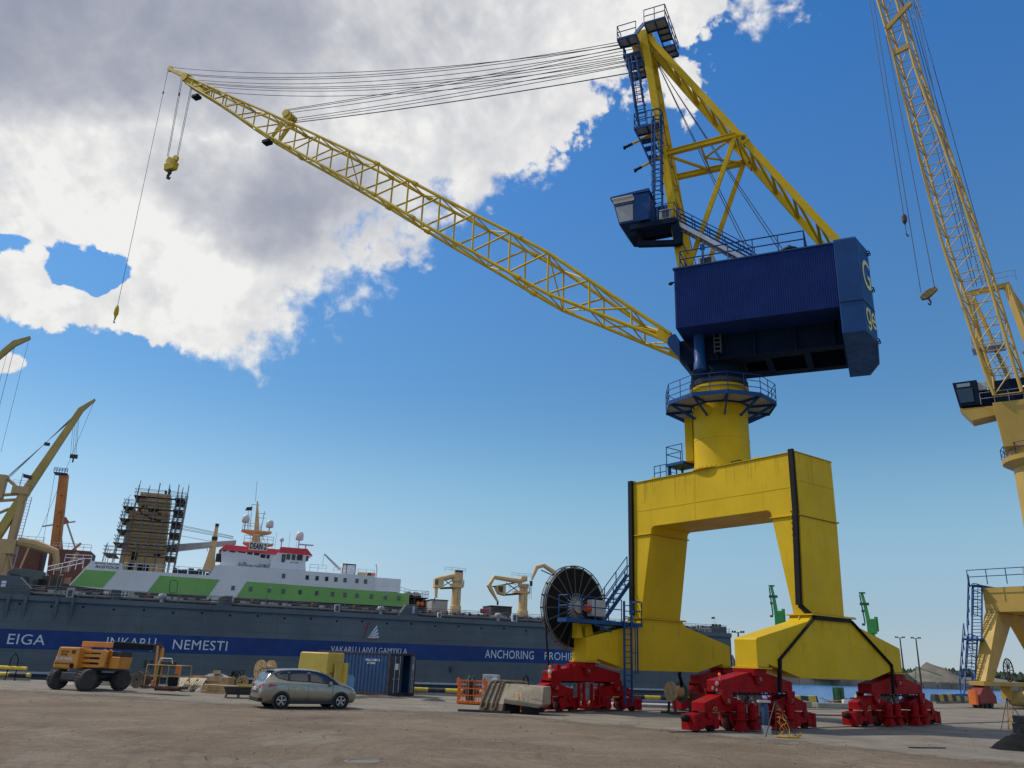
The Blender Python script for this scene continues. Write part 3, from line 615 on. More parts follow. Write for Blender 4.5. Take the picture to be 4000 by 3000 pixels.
for k in range(20):
    a = 2 * math.pi * (k + .2) / 20; c_, s_ = math.cos(a), math.sin(a); sp = MB()
    sp.bar((RX + .35 * c_, RY - .17, RZ + .35 * s_), (RX + 2.2 * c_, RY - .14, RZ + 2.14 * s_), .075, .03, (0, 1, 0)); sp.bar((RX + .35 * c_, RY + .17, RZ + .35 * s_), (RX + 2.2 * c_, RY + .14, RZ + 2.14 * s_), .075, .03, (0, 1, 0)); sp.bar((RX + 2.09 * c_, RY - .15, RZ + 2.09 * s_), (RX + 2.09 * c_, RY + .15, RZ + 2.09 * s_), .05, .04)
    sp.build('spoke', mat('spoke_grey', (.05, .048, .05), .6, .2, 4, metal=.1), reel)
hb = MB().lathe([(.1, -.42), (.3, -.40), (.36, -.2), (.5, -.15), (.5, .2), (.2, .3)], 24, lambda x, y, z: (RX + x, RY + z, RZ + y))
for k in range(24): a = 2 * math.pi * k / 24; hb.bar((RX + .3 * math.cos(a), RY - .23, RZ + .3 * math.sin(a)), (RX + .72 * math.cos(a), RY - .23, RZ + .72 * math.sin(a)), .03)
hb.build('hub', GALV, reel, smooth=40)
MB().lathe([(.1, 0), (.2, .02), (.2, .3), (.15, .32)], 14, lambda x, y, z: (RX + .25 + z, RY - .62 + x, RZ - .02 + y)).build('motor', mat('motor_red', (.6, .09, .03), .45), reel, smooth=40)
MB().box(RX + .55, RX + 1.5, RY - .85, RY - .4, RZ - .42, RZ + .42).build('gear_cabinet', GREY, reel, .03)
dr = MB().pipe([(RX - 1.98, RY - .05, RZ - .4), (RX - 1.93, RY - .1, RZ - 1.6), (RX - 1.80, RY - .2, 1.9), (RX - 1.70, RY - .25, 1.5)], .05, 8); dr.build('hanging_cable', BLK, reel)
po = MB()
for x0, x1 in ((-6.05, -5.75), (-5.45, -5.0)): po.hexa([(x0 - .08, 4.9, 3.5), (x1 + .08, 4.9, 3.5), (x1 + .08, 5.3, 3.5), (x0 - .08, 5.3, 3.5), (x0, 5.0, 4.35), (x1 - .05, 5.0, 4.35), (x1 - .05, 5.3, 4.35), (x0, 5.3, 4.35)])
po.build('reel_pedestal', YEL, crane, .015)
pf = MB().box(-7.35, -1.95, 4.32, 4.98, 4.36, 4.42); pf.bar((-7.35, 4.32, 4.33), (-1.95, 4.32, 4.33), .06, .2); pf.bar((-7.35, 4.98, 4.33), (-1.95, 4.98, 4.33), .06, .2); pf.bar((-7.35, 4.3, 4.33), (-7.35, 5.0, 4.33), .06, .2)
pf.bar((-5.6, 4.4, 4.3), (-4.0, 4.6, 3.9), .08); pf.build('reel_platform', BLU, crane)
rl = MB(); railing(rl, [(-3.5, 4.32, 4.42), (-7.3, 4.32, 4.42), (-7.3, 4.98, 4.42)], 1.12, (1.0, .55), .95, .03, 6); railing(rl, [(-2.8, 4.32, 4.42), (-1.98, 4.32, 4.42), (-1.98, 4.98, 4.42)], 1.12, (1.0, .55), .8, .03, 6)
rl.build('platform_railing', BLU, crane)
ld = MB(); ladder(ld, (-3.15, 4.22, .35), (-3.15, 4.22, 5.5), (1, 0, 0), .52, .29, .04); ld.bar((-2.45, 4.2, 1.9), (-2.45, 4.2, 4.4), .06); ld.bar((-2.62, 4.2, 1.9), (-2.62, 4.2, 4.4), .04)
for z in (1.9, 2.9, 4.2): ld.bar((-2.9, 4.2, z), (-2.45, 4.2, z), .05)
ld.build('access_ladder', BLU, crane)
stt = MB()
for yy in (5.75, 6.45):
    stt.bar((-3.6, yy, 4.36), (-.9, yy, 7.2), .06, .22); 
for k in range(11): stt.box(-3.55 + k * .245, -3.3 + k * .245, 5.75, 6.45, 4.5 + k * .258, 4.53 + k * .258)
railing(stt, [(-3.6, 5.75, 4.4), (-.9, 5.75, 7.24)], 1.0, (1.0, .5), 1.3, .03); railing(stt, [(-3.6, 6.45, 4.4), (-.9, 6.45, 7.24)], 1.0, (1.0, .5), 1.3, .03)
stt.box(-3.9, -1.9, 4.98, 6.5, 4.34, 4.40); stt.build('stair', BLU, crane)
# ------------------------------------------------------------------ slewing upper works (x = along the jib, y = towards the cab side, z up)
UM = Matrix.Rotation(R(118.0), 4, 'Z')
def UB(): return MB(UM)
# undercarriage: two girder walls with stiffeners, a bottom plate with three cut-outs, jib foot brackets
ZB = 18.24
for sg in (-1, 1):
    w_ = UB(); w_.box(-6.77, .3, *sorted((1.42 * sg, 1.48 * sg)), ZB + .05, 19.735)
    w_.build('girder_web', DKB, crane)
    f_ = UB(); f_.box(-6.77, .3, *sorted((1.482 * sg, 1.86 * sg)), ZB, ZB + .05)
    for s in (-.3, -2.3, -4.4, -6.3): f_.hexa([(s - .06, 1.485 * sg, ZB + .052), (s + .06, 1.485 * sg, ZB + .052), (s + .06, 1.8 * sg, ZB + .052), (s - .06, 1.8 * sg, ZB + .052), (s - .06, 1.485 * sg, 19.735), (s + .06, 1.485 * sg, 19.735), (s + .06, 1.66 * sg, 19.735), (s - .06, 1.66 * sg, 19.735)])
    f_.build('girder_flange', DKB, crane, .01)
bp_ = UB(); hs_ = [(-1.62, -2.70, .80, -.72), (-3.02, -4.72, 1.08, -1.08), (-5.05, -6.70, 1.30, -1.30)]; edge = .3
for s0, s1, t0, t1 in hs_:
    bp_.box(s0, edge, -1.48, 1.48, ZB, ZB + .05)
    bp_.box(s1, s0, t0, 1.48, ZB, ZB + .05); bp_.box(s1, s0, -1.48, t1, ZB, ZB + .05); edge = s1
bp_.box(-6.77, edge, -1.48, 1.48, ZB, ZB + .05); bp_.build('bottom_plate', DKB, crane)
UB().box(-6.76, .25, -1.415, 1.415, 19.2, 19.73).build('girder_dark_fill', mat('shadowed_black', (.006, .007, .010), .8), crane)  # black filler puts the shade behind the cut-outs into colour
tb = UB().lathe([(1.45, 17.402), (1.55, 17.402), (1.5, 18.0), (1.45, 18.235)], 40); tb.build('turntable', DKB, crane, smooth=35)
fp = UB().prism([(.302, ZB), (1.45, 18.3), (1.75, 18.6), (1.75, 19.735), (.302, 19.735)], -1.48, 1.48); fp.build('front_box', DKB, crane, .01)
fb = UB()
for sg in (-1, 1):
    for t0 in (1.18, 1.62):
        a, c = sorted((t0 * sg, (t0 + .1) * sg)); fb.prism([(1.752, 19.73), (1.752, 18.55), (2.45, 19.55), (2.42, 19.9), (2.2, 20.12), (1.95, 20.1)], a, c)
    fb.bar((1.76, 1.42 * sg, 19.2), (2.1, 1.42 * sg, 19.3), .3, .12)
fb.build('jib_foot_bracket', BLU, crane, .01)
cy = UB().lathe([(.34, 17.7), (.34, 18.1), (.30, 18.15), (.30, 19.73)], 20, lambda x, y, z: (.62 + x, 1.9 + y, z)); cy.build('slewing_drive', BLU, crane, smooth=40)
sl = UB(); sl.box(-.56, -.53, 1.6, 1.95, 18.6, 19.73); sl.box(-.22, -.19, 1.6, 1.95, 18.6, 19.73)
for z in (18.7, 18.95, 19.2, 19.45): sl.box(-.53, -.22, 1.65, 1.9, z, z + .05)
sl.build('step_irons', mat('step_grey', (.10, .11, .13), .6, .2, 3), crane)
# machine house with real corrugated sheeting
def corrugated(x0, x1, y0, y1, z0, z1, pitch=.112, dep=.03):
    pts = []
    def side(ax, a0, a1, c, sign):
        n = int(abs(a1 - a0) / pitch); st = (a1 - a0) / n; out = []
        for i in range(n):
            a = a0 + i * st
            for f, d in ((0, 0), (.35, 0), (.5, dep), (.85, dep)):
                q = a + st * f; out.append((q, c + sign * d) if ax == 'x' else (c + sign * d, q))
        return out
    pts += side('x', x0, x1, y0, -1); pts += side('y', y0, y1, x1, 1); pts += side('x', x1, x0, y1, 1); pts += side('y', y1, y0, x0, -1)
    return UB().prism(pts, z0, z1, 'z')
house = corrugated(-6.74, 1.53, -3.37, 3.37, 19.74, 23.28).build('machine_house', NAVY, crane)
UB().box(-6.76, 1.62, -3.45, 3.45, 23.28, 23.37).build('roof', BLU, house, .01)
UB().bar((1.55, 3.2, 22.6), (1.78, 3.35, 22.5), .08).lathe([(.05, 0), (.13, .1), (.12, .14)], 10, lambda x, y, z: (1.76 + x, 3.38 + y, 22.55 - z)).build('floodlight', BLK, house)
UB().lathe([(.35, 23.37), (.35, 23.57), (.5, 23.62), (.5, 23.69), (.25, 23.84), (.12, 23.87), (.12, 23.97), (.03, 24.0)], 18, lambda x, y, z: (-4.56 + x, 2.65 + y, z)).build('roof_ventilator', DST, house, smooth=40)
UB().box(-.66, .25, 2.7, 3.2, 23.38, 23.86).build('roof_unit', GREY, house, .02); UB().box(-.5, .1, 3.2, 3.22, 23.43, 23.8).build('unit_grille', DST, house)
rl = UB(); railing(rl, [(1.2, -3.3, 23.37), (1.2, 3.38, 23.37), (-5.38, 3.38, 23.37), (-5.38, -3.3, 23.37)], .97, (1.0, .5), 1.4, .036, 6); rl.build('roof_railing', BLU, house)
ms = UB().tube((-.03, 3.25, 23.37), (-.03, 3.3, 24.6), .03, n=6); ms.box(-.18, .07, 3.2, 3.3, 24.3, 24.65); ms.build('signal_post', BLU, house)
# counterweight: block with bevelled rear corners in plan
def cwring(z, k, e): return [(-6.77, 3.44 * k, z), (-7.86 + e, 3.44 * k, z), (-8.36 + e, 1.68 * k, z), (-8.36 + e, -1.68 * k, z), (-7.86 + e, -3.44 * k, z), (-6.77, -3.44 * k, z)]
cw = UB().loft([cwring(ZB, 1, 0), cwring(23.40, 1, 0), cwring(23.52, .985, .03)]).build('counterweight', BLU, crane, .03)
UB().bar((-6.78, 3.455, 19.92), (-7.86, 3.455, 19.92), .02, .03).bar((-7.87, 3.45, 19.92), (-8.37, 1.68, 19.92), .02, .03).build('seam', DKB, cw)
sh = UB()
for z, t in ((23.3, 1.75), (21.3, 1.5), (18.6, 1.0)):
    sh.pipe([(-8.38 + .07 * math.cos(a), t, z + .09 * math.sin(a)) for a in [2 * math.pi * i / 12 for i in range(13)]], .03, 6)
    sh.pipe([(-8.42 + .06 * math.cos(a), t + .03, z - .13 + .08 * math.sin(a)) for a in [2 * math.pi * i / 12 for i in range(13)]], .028, 6)
sh.build('shackle', DKB, cw)
LET = mat('lettering_yellow', (.72, .66, .22), .5, .05)
fx = Vector((-.50, -1.76, 0)).normalized(); fo = Vector((-1.76, .50, 0)).normalized()
def facet(x, y, d): p = Vector((-7.86, 3.44, 0)) + fx * x + fo * (d + .012) + Vector((0, 0, y)); return tuple(UM @ p)
text_part('lettering', 'G', LET, cw, lambda x, y, d: facet(.50 + x, 20.95 + y, d), w=1.15, h=1.62, bold=.004)
def stroke(pts, w):      # a flat lettering stroke laid on the facet
    m = MB(); P_ = [Vector(p) for p in pts]; L_ = []
    for i, p in enumerate(P_):
        d = (P_[min(i + 1, len(P_) - 1)] - P_[max(i - 1, 0)]).normalized(); n_ = Vector((-d.y, d.x)) * w / 2; L_ += [facet(*(p + n_), .01), facet(*(p - n_), .01)]
    m.add(L_, [(2 * i, 2 * i + 1, 2 * i + 3, 2 * i + 2) for i in range(len(P_) - 1)]); return m
gx, gy = .62, 19.25
gl_ = stroke([(gx + .27 * math.cos(a), gy + .38 * math.sin(a)) for a in [2 * math.pi * k / 22 for k in range(23)]], .15)
g2 = stroke([(gx + .29, gy + .46), (gx + .29, gy - .35), (gx + .24, gy - .58), (gx + .05, gy - .72), (gx - .22, gy - .64)], .15); gl_.add(g2.v, g2.f)
g2 = stroke([(gx + .52, gy - .02), (gx + 1.06, gy - .02), (gx + 1.03, gy + .22), (gx + .8, gy + .38), (gx + .56, gy + .22), (gx + .52, gy - .05), (gx + .62, gy - .32), (gx + .86, gy - .40), (gx + 1.05, gy - .28)], .15); gl_.add(g2.v, g2.f)
gl_.build('lettering_ge', LET, cw, recalc=False)
# A-frame: mast legs, back legs with lacing, ties and struts
fm = UB(); ml = []
def mast(s): return (Vector((1.355, 1.753 * s, 23.36)), Vector((3.62, .95 * s, 42.45)))
for s in (-1, 1):
    a, c = mast(s); UB().bar(a, c, .36, .46, (1, 0, 0)).build('mast_leg', YEL, crane, .015)
    p, q = Vector((-7.45, 1.645 * s, 23.51)), Vector((3.55, .95 * s, 42.5)); UB().bar(p, q, .30, .36).build('back_leg', YEL, crane, .015)
    pn = p.lerp(q, .457); j = UB().bar(pn - (q - p).normalized() * .35, pn + (q - p).normalized() * .35, .40, .46); j.build('splice_plate', YEL, crane, .01)
    UB().tube(pn + Vector((0, -.24, 0)), pn + Vector((0, .24, 0)), .12, n=12).build('splice_pin', DST, crane)
lc = UB(); n = 9
ends = [(Vector((-7.45, 1.645 * s, 23.51)), Vector((3.55, .95 * s, 42.5))) for s in (-1, 1)]
for i in range(n):
    f = .03 + .90 * i / n; f2 = .03 + .90 * (i + 1) / n
    a0, b0 = ends[0][0].lerp(ends[0][1], f), ends[1][0].lerp(ends[1][1], f); a1, b1 = ends[0][0].lerp(ends[0][1], f2), ends[1][0].lerp(ends[1][1], f2)
    lc.bar(a0, b0, .16, .16)
    lc.bar(a0, b1, .13, .15)
lc.build('back_leg_lacing', YEL, crane)
lc = UB(); n = 11; ends = [mast(-1), mast(1)]
for i in range(n):
    f = .02 + .9 * i / n; f2 = .02 + .9 * (i + 1) / n
    a0, b0 = ends[0][0].lerp(ends[0][1], f), ends[1][0].lerp(ends[1][1], f); a1, b1 = ends[0][0].lerp(ends[0][1], f2), ends[1][0].lerp(ends[1][1], f2)
    lc.bar(a0, b0, .16); lc.bar(a0, b1, .12) if i % 2 else lc.bar(b0, a1, .12)
lc.build('mast_lacing', YEL, crane)
ti = UB(); T = {}
for s in (-1, 1):
    a, c = mast(s); m = a.lerp(c, .473); pn = Vector((-2.0, 1.5 * s, 32.5)); T[s] = (m, pn)
    ti.bar(m, pn, .16, .30); ti.bar(m + Vector((0, 0, .14)), pn + Vector((0, 0, .14)), .30, .05); ti.bar(m - Vector((0, 0, .14)), pn - Vector((0, 0, .14)), .30, .05)
    ti.bar(pn, pn + Vector((-.6, 0, -.1)), .12, .14)
mid = [T[s][0].lerp(T[s][1], .52) for s in (-1, 1)]
ti.bar(mid[0], mid[1], .10); ti.bar(T[1][0], mid[0], .14); ti.bar(mid[0].lerp(mid[1], .5), T[1][1], .10); ti.bar(mid[0].lerp(mid[1], .5), T[-1][1], .10); ti.bar(T[-1][1], T[1][1], .10)
ti.build('tie_beam', YEL, crane)
for s in (-1, 1): UB().bar((-1.95, 1.5 * s, 32.4), (1.45, 1.5 * s, 23.36), .2, .26).build('strut', YEL, crane, .01)
# jib stops
for z0, z1, s0, s1 in ((34.55, 33.95, 2.95, 5.13), (32.7, 32.06, 2.7, 4.44)):
    a, c = Vector((s0, .8, z0)), Vector((s1, .8, z1)); b = UB().tube(a, a.lerp(c, .45), .13, n=10); b.tube(a.lerp(c, .4), a.lerp(c, .75), .08, n=10); b = b.build('jib_stop', YEL, crane, smooth=40)
    k = UB().tube(a.lerp(c, .7), a.lerp(c, .98), .075, n=10)
    for f in (.74, .79, .84, .89, .94): k.tube(a.lerp(c, f), a.lerp(c, f + .025), .11, n=10)
    k.lathe([(.02, 0), (.13, .01), (.13, .12), (.02, .13)], 10, lambda x, y, z, c=c: (c.x + z - .1, c.y + x, c.z + y)); k.build('rubber_spring', BLK, b)
# head of the A-frame: gratings, sheaves, railings
hd = UB().hexa([(3.0, -1.15, 41.6), (3.9, -1.15, 41.6), (3.9, 1.15, 41.6), (3.0, 1.15, 41.6), (2.6, -1.05, 43.0), (4.1, -1.05, 43.0), (4.1, 1.05, 43.0), (2.6, 1.05, 43.0)]) if False else UB()
hd.bar((3.6, -1.1, 42.35), (3.6, 1.1, 42.35), .35, .5); hd.bar((3.3, -1.1, 41.3), (3.3, 1.1, 41.3), .25, .4)
for t in (-.95, -.3, .3, .95): hd.prism([(3.1, 41.2), (4.0, 41.5), (4.35, 42.35), (4.2, 42.75), (3.6, 42.85), (3.0, 42.6)], t - .04, t + .04)
hd.build('mast_head', YEL, crane, .01)
for t, s, z in ((.62, 4.25, 42.3), (.2, 4.25, 42.3), (-.2, 4.25, 42.3), (-.62, 4.25, 42.3), (.5, 4.1, 41.6), (-.5, 4.1, 41.6), (.4, 4.0, 40.9), (-.4, 4.0, 40.9)):
    UB().lathe([(.05, -.09), (.40, -.09), (.40, -.06), (.34, 0), (.40, .06), (.40, .09), (.05, .09)], 20, lambda x, y, zz, s=s, t=t, z=z: (s + x, t + zz, z + y)).build('sheave', YEL, crane)
dk = UB(); fr = UB(); rl = UB()
def deck(x0, x1, y0, y1, z, holes=(), rails=None, h=1.05):
    nx = max(1, round((x1 - x0) / .68)); ny = max(1, round((y1 - y0) / .62)); ax, ay = (x1 - x0) / nx, (y1 - y0) / ny
    for i in range(nx):
        for j in range(ny):
            if (i, j) in holes: continue
            dk.box(x0 + i * ax + .03, x0 + (i + 1) * ax - .03, y0 + j * ay + .03, y0 + (j + 1) * ay - .03, z, z + .03)
    for i in range(nx + 1): fr.box(x0 + i * ax - .03, x0 + i * ax + .03, y0, y1, z - .12, z + .035)
    for j in range(ny + 1): fr.box(x0, x1, y0 + j * ay - .03, y0 + j * ay + .03, z - .12, z + .035)
    if rails: railing(rl, [(*p, z) for p in rails], h, (1.0, .5), .9, .034)
deck(1.9, 3.3, 1.15, 2.05, 42.35, rails=[(3.3, 2.05), (1.9, 2.05), (1.9, -1.75)])
deck(1.9, 2.65, -1.75, 1.15, 42.35, holes=((0, 2),))
deck(3.3, 3.95, -1.75, -1.15, 42.35, rails=[(2.6, -1.75), (3.9, -1.75)])
deck(2.65, 3.3, -1.75, -1.15, 42.35)
deck(3.92, 5.2, 1.0, 1.85, 41.85, rails=[(5.2, 1.0), (5.2, 1.85), (3.92, 1.85)])
deck(3.9, 5.0, .55, 1.15, 41.0, rails=[(5.0, .55), (5.0, 1.15)], h=.8)
deck(3.7, 4.8, .55, 1.15, 40.2, rails=[(4.8, .55), (4.8, 1.15)], h=.8)
deck(3.6, 4.65, .45, 1.05, 39.4)
deck(2.55, 4.1, 1.15, 1.95, 34.4, rails=[(2.45, 1.0), (2.45, 1.95), (4.1, 1.95), (4.1, .9)])
fr.bar((3.3, 2.05, 42.3), (3.95, 1.85, 41.85), .08, .3); fr.bar((5.0, 1.1, 41.85), (4.65, .9, 39.4), .07); fr.bar((3.9, 1.85, 41.8), (3.6, 1.1, 39.4), .07)
fr.bar((4.1, .95, 34.4), (3.3, .9, 32.0), .07); fr.bar((4.1, 1.9, 34.4), (3.2, 1.1, 31.9), .07)
for z in (32.6, 33.3, 33.9): fr.box(2.9, 3.3 + (z - 32) * .35, .75, 1.25, z, z + .04)
dk.build('head_grating', GRAT, crane); fr.build('head_framework', BLU, crane); rl.build('head_railing', BLU, crane)
ld = UB(); ladder(ld, (2.74, 1.86, 27.2), (2.62, 1.86, 35.0), (1, 0, 0), .5, .3, .05, cage=(0, 1, 0)); ld.build('cage_ladder', BLU, crane)
ld = UB(); ladder(ld, (3.65, 1.25, 34.45), (4.28, 1.2, 40.3), (1, 0, 0), .5, .3, .045, cage=(.0, 1, 0)); ld.bar((3.95, 1.3, 34.5), (4.65, 1.2, 40.2), .14, .08); ld.build('cage_ladder', BLU, crane)
# operator's cab on its bracket
cab = UB().loft([[(4.15, y0, 26.75) if i == 0 else p for i, p in enumerate([(4.9, y0, 27.25), (4.95, y1, 27.25), (3.1, y1, 27.25), (3.1, y0, 27.25)])] if False else [(4.95, y0, 27.3), (4.95, y1, 27.3), (3.1, y1, 27.3), (3.1, y0, 27.3)] for y0, y1 in ((1.0, 2.6),)] + [[(5.35, 1.0, 29.15), (5.35, 2.6, 29.15), (3.1, 2.6, 29.15), (3.1, 1.0, 29.15)]]).build('cab', BLU, crane, .02)
UB().hexa([(3.05, .95, 29.16), (5.5, .95, 29.16), (5.5, 2.68, 29.16), (3.05, 2.68, 29.16), (3.05, .95, 29.3), (5.45, .95, 29.26), (5.45, 2.68, 29.26), (3.05, 2.68, 29.36)]).build('cab_roof', BLU, cab, .01)
WIN = mat('sky_lit_glass', (.25, .27, .28), .12, .1, 1.5, spec=1.0)
def cabq(z, f): return 4.95 + (z - 27.3) * .216 - f
UB().hexa([(4.08, 2.61, 27.42), (cabq(27.42, .06), 2.61, 27.42), (cabq(27.42, .06), 2.63, 27.42), (4.08, 2.63, 27.42), (4.08, 2.61, 28.5), (cabq(28.5, .06), 2.61, 28.5), (cabq(28.5, .06), 2.63, 28.5), (4.08, 2.63, 28.5)]).build('window', WIN, cab)
UB().hexa([(4.1, 2.61, 28.6), (cabq(28.6, .08), 2.61, 28.6), (cabq(28.6, .08), 2.63, 28.6), (4.1, 2.63, 28.6), (4.1, 2.61, 29.0), (cabq(29., .08), 2.61, 29.0), (cabq(29., .08), 2.63, 29.0), (4.1, 2.63, 29.0)]).build('window', GLAS, cab)
UB().box(4.0, 5.3, 2.64, 2.95, 28.9, 28.95).box(4.0, 5.25, 2.64, 2.7, 28.72, 28.9).build('sun_visor', WHT, cab)
UB().hexa([(4.95, 1.1, 27.36), (4.98, 1.1, 27.36), (4.98, 2.5, 27.36), (4.95, 2.5, 27.36), (5.34, 1.1, 29.0), (5.37, 1.1, 29.0), (5.37, 2.5, 29.0), (5.34, 2.5, 29.0)]).build('front_window', GLAS, cab)
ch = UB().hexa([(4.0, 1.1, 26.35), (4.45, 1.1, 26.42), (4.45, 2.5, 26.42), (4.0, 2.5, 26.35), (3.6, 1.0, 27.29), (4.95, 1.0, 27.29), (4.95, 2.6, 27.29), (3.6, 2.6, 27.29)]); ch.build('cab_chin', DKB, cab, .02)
br = UB(); br.box(1.55, 4.2, .9, 2.65, 26.92, 27.08); br.bar((1.5, 2.6, 26.9), (4.25, 2.62, 26.9), .08, .28); br.bar((1.5, .95, 26.9), (4.25, .95, 26.9), .08, .28)
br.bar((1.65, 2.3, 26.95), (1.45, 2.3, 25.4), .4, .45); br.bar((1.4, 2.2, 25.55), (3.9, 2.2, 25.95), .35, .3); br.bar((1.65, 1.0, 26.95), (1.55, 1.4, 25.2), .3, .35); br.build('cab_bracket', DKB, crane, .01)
ac = UB().box(1.85, 2.5, 2.2, 2.6, 27.12, 27.75).build('air_conditioner', GREY, crane, .02); UB().box(1.9, 2.32, 2.61, 2.625, 27.18, 27.68).build('fan_grille', DST, ac)
rl = UB(); railing(rl, [(2.6, 2.62, 27.08), (1.6, 2.62, 27.08), (1.55, 1.6, 27.08)], 1.0, (1.0, .55), .6, .022); rl.tube((3.05, 2.63, 29.0), (3.05, 2.63, 27.4), .02); rl.box(2.2, 3.0, 1.6, 1.66, 27.1, 28.6); rl.build('cab_railing', BLU, crane)
wk = UB()
for t in (1.45, 2.2): wk.bar((1.6, t, 26.95), (-2.7, t, 23.42), .06, .24)
for k in range(18): wk.box(1.5 - k * .225 - .2, 1.5 - k * .225, 1.45, 2.2, 26.83 - k * .187, 26.86 - k * .187)
wk.build('gangway', GALV, crane)
rl = UB()
for t in (1.45, 2.2): railing(rl, [(1.5, t, 26.9), (-2.7, t, 23.42)], 1.0, (1.0, .75, .5, .25), 1.15, .03)
rl.build('gangway_railing', BLU, crane)

# ------------------------------------------------------------------ jib
NS = [2.3, 4.6, 7.24, 10.03, 12.82, 15.66, 18.53, 21.35, 24.23, 27.24, 30.44, 33.02, 36.3, 39.5, 41.86, 43.64, 45.2, 46.9]
def interp(xs, ys, x):
    for i in range(len(xs) - 1):
        if x <= xs[i + 1] or i == len(xs) - 2: return ys[i] + (ys[i + 1] - ys[i]) * (x - xs[i]) / (xs[i + 1] - xs[i])
def zu(s): return interp([2.3, 7.24, 10.03, 12.83, 15.68, 18.55, 21.35, 24.23, 30.47, 36.4, 39.5, 41.86, 43.64, 48.0], [20.25, 24.55, 26.98, 29.06, 31.09, 33.17, 35.22, 37.35, 41.62, 45.66, 47.69, 49.28, 50.5, 53.45], s)
def zl(s): return interp([2.3, 6.78, 10.03, 12.81, 15.63, 18.51, 21.35, 24.23, 27.24, 30.44, 33.02, 36.3, 39.5, 42.8, 48.0], [19.75, 22.3, 24.1, 26.13, 28.22, 30.29, 32.46, 34.65, 36.89, 39.2, 41.05, 43.45, 46.0, 48.74, 52.7], s)
def hw(s): return interp([2.2, 10, 18.5, 30, 42, 48], [1.45, 1.35, 1.12, .89, .64, .36], s)
def P(s, top, side): return Vector((s, hw(s) * side, zu(s) if top else zl(s)))
jib = UB()
ps = NS + [47.9]
jr = None
for side in (-1, 1):
    for top in (0, 1):
        m = UB(); m.pipe([P(s, top, side) for s in ps], [.115] * 8 + [.105] * 6 + [.095] * (len(ps) - 14), 8); m.build('jib_chord', YELJ, crane, smooth=50)
post = UB(); lat = UB()
for side in (-1, 1):
    for i, s in enumerate(NS):
        if i == 0: continue
        r_ = .062 if s > 30 else .07
        post.tube(P(s, 0, side), P(s, 1, side), r_, n=6)
        if i > 0: post.tube(P(s, 0, side), P(NS[i - 1], 1, side), r_, n=6)
for top in (0, 1):
    for i, s in enumerate(NS):
        lat.tube(P(s, top, -1), P(s, top, 1), .05, n=6)
        if i + 1 < len(NS): lat.tube(P(s, top, -1 if i % 2 else 1), P(NS[i + 1], top, 1 if i % 2 else -1), .05, n=6)
for s in (10.03, 27.24):
    i = NS.index(s); lat.tube(P(s, 1, 1), P(NS[i + 1], 0, 1), .06, n=6); lat.tube(P(s, 1, -1), P(NS[i + 1], 0, -1), .06, n=6); lat.tube(P(s, 1, 1), P(s, 0, -1), .05, n=6)
post.build('jib_web', YELJ, crane); lat.build('jib_bracing', YELJ, crane)
ft = UB()
for sg in (-1, 1):
    a, c = sorted((1.36 * sg, 1.58 * sg)); ft.prism([(2.95, 20.75), (2.45, 20.2), (2.05, 20.1), (1.9, 19.85), (2.05, 19.6), (2.35, 19.6), (3.15, 20.15)], a, c); ft.tube((2.2, (1.3 * sg), 19.85), (2.2, 1.68 * sg, 19.85), .1, n=10)
ft.build('foot_plate', YELJ, crane, .01)
lug = UB()
for s in (12.0, 20.6, 24.23, 33.4): 
    for sd in (-1, 1):
        for tp in (0, 1): p = P(s, tp, sd); q = P(s + .35, tp, sd); lug.tube(p, q, .17, n=8)
lug.build('chord_coupling', YELJ, crane)
# head
hdp = UB()
for sg in (-1, 1):
    y = .34 * sg
    hdp.hexa([(44.9, hw(44.9) * sg - .03, zl(44.9)), (48.25, y - .03, 52.85), (48.25, y + .03, 52.85), (44.9, hw(44.9) * sg + .03, zl(44.9)), (44.9, hw(44.9) * sg - .03, zl(44.9) + .35), (48.25, y - .03, 53.6), (48.25, y + .03, 53.6), (44.9, hw(44.9) * sg + .03, zl(44.9) + .35)])
hdp.loft([[(47.6, -.34, 52.75), (47.6, .34, 52.75), (47.6, .34, 53.5), (47.6, -.34, 53.5)], [(48.9, -.26, 53.85), (48.9, .26, 53.85), (48.9, .26, 54.35), (48.9, -.26, 54.35)], [(51.0, -.14, 55.3), (51.0, .14, 55.3), (51.0, .14, 55.6), (51.0, -.14, 55.6)]])
hdp.hexa([(45.2, -.3, 51.0), (46.9, -.3, 52.3), (46.9, .3, 52.3), (45.2, .3, 51.0), (45.2, -.3, 51.35), (46.9, -.3, 52.6), (46.9, .3, 52.6), (45.2, .3, 51.35)])
hdp.build('jib_head', YELJ, crane, .01)
for s, t, z, q in ((48.15, .42, 53.35, .42), (48.15, -.42, 53.35, .42), (50.95, .0, 55.5, .3)):
    UB().lathe([(.05, -.09), (q, -.09), (q, -.06), (q - .06, 0), (q, .06), (q, .09), (.05, .09)], 20, lambda x, y, zz, s=s, t=t, z=z: (s + x, t + zz, z + y)).build('sheave', YELJ, crane)
sf = UB()
for sg in (-1, 1):
    sf.hexa([(35.9, .42 * sg - .05, 43.2), (36.1, .42 * sg - .05, 43.35), (36.1, .42 * sg + .05, 43.35), (35.9, .42 * sg + .05, 43.2), (34.3, .30 * sg - .05, 45.0), (34.85, .30 * sg - .05, 45.6), (34.85, .30 * sg + .05, 45.6), (34.3, .30 * sg + .05, 45.0)])
sf.build('rope_frame', YELJ, crane)
for t, s, z in ((.5, 34.75, 45.35), (.18, 34.75, 45.35), (-.18, 34.75, 45.35), (-.5, 34.75, 45.35)):
    UB().lathe([(.05, -.07), (.36, -.07), (.36, -.05), (.30, 0), (.36, .05), (.36, .07), (.05, .07)], 18, lambda x, y, zz, s=s, t=t, z=z: (s + x, t + zz, z + y)).build('sheave', YELJ, crane)
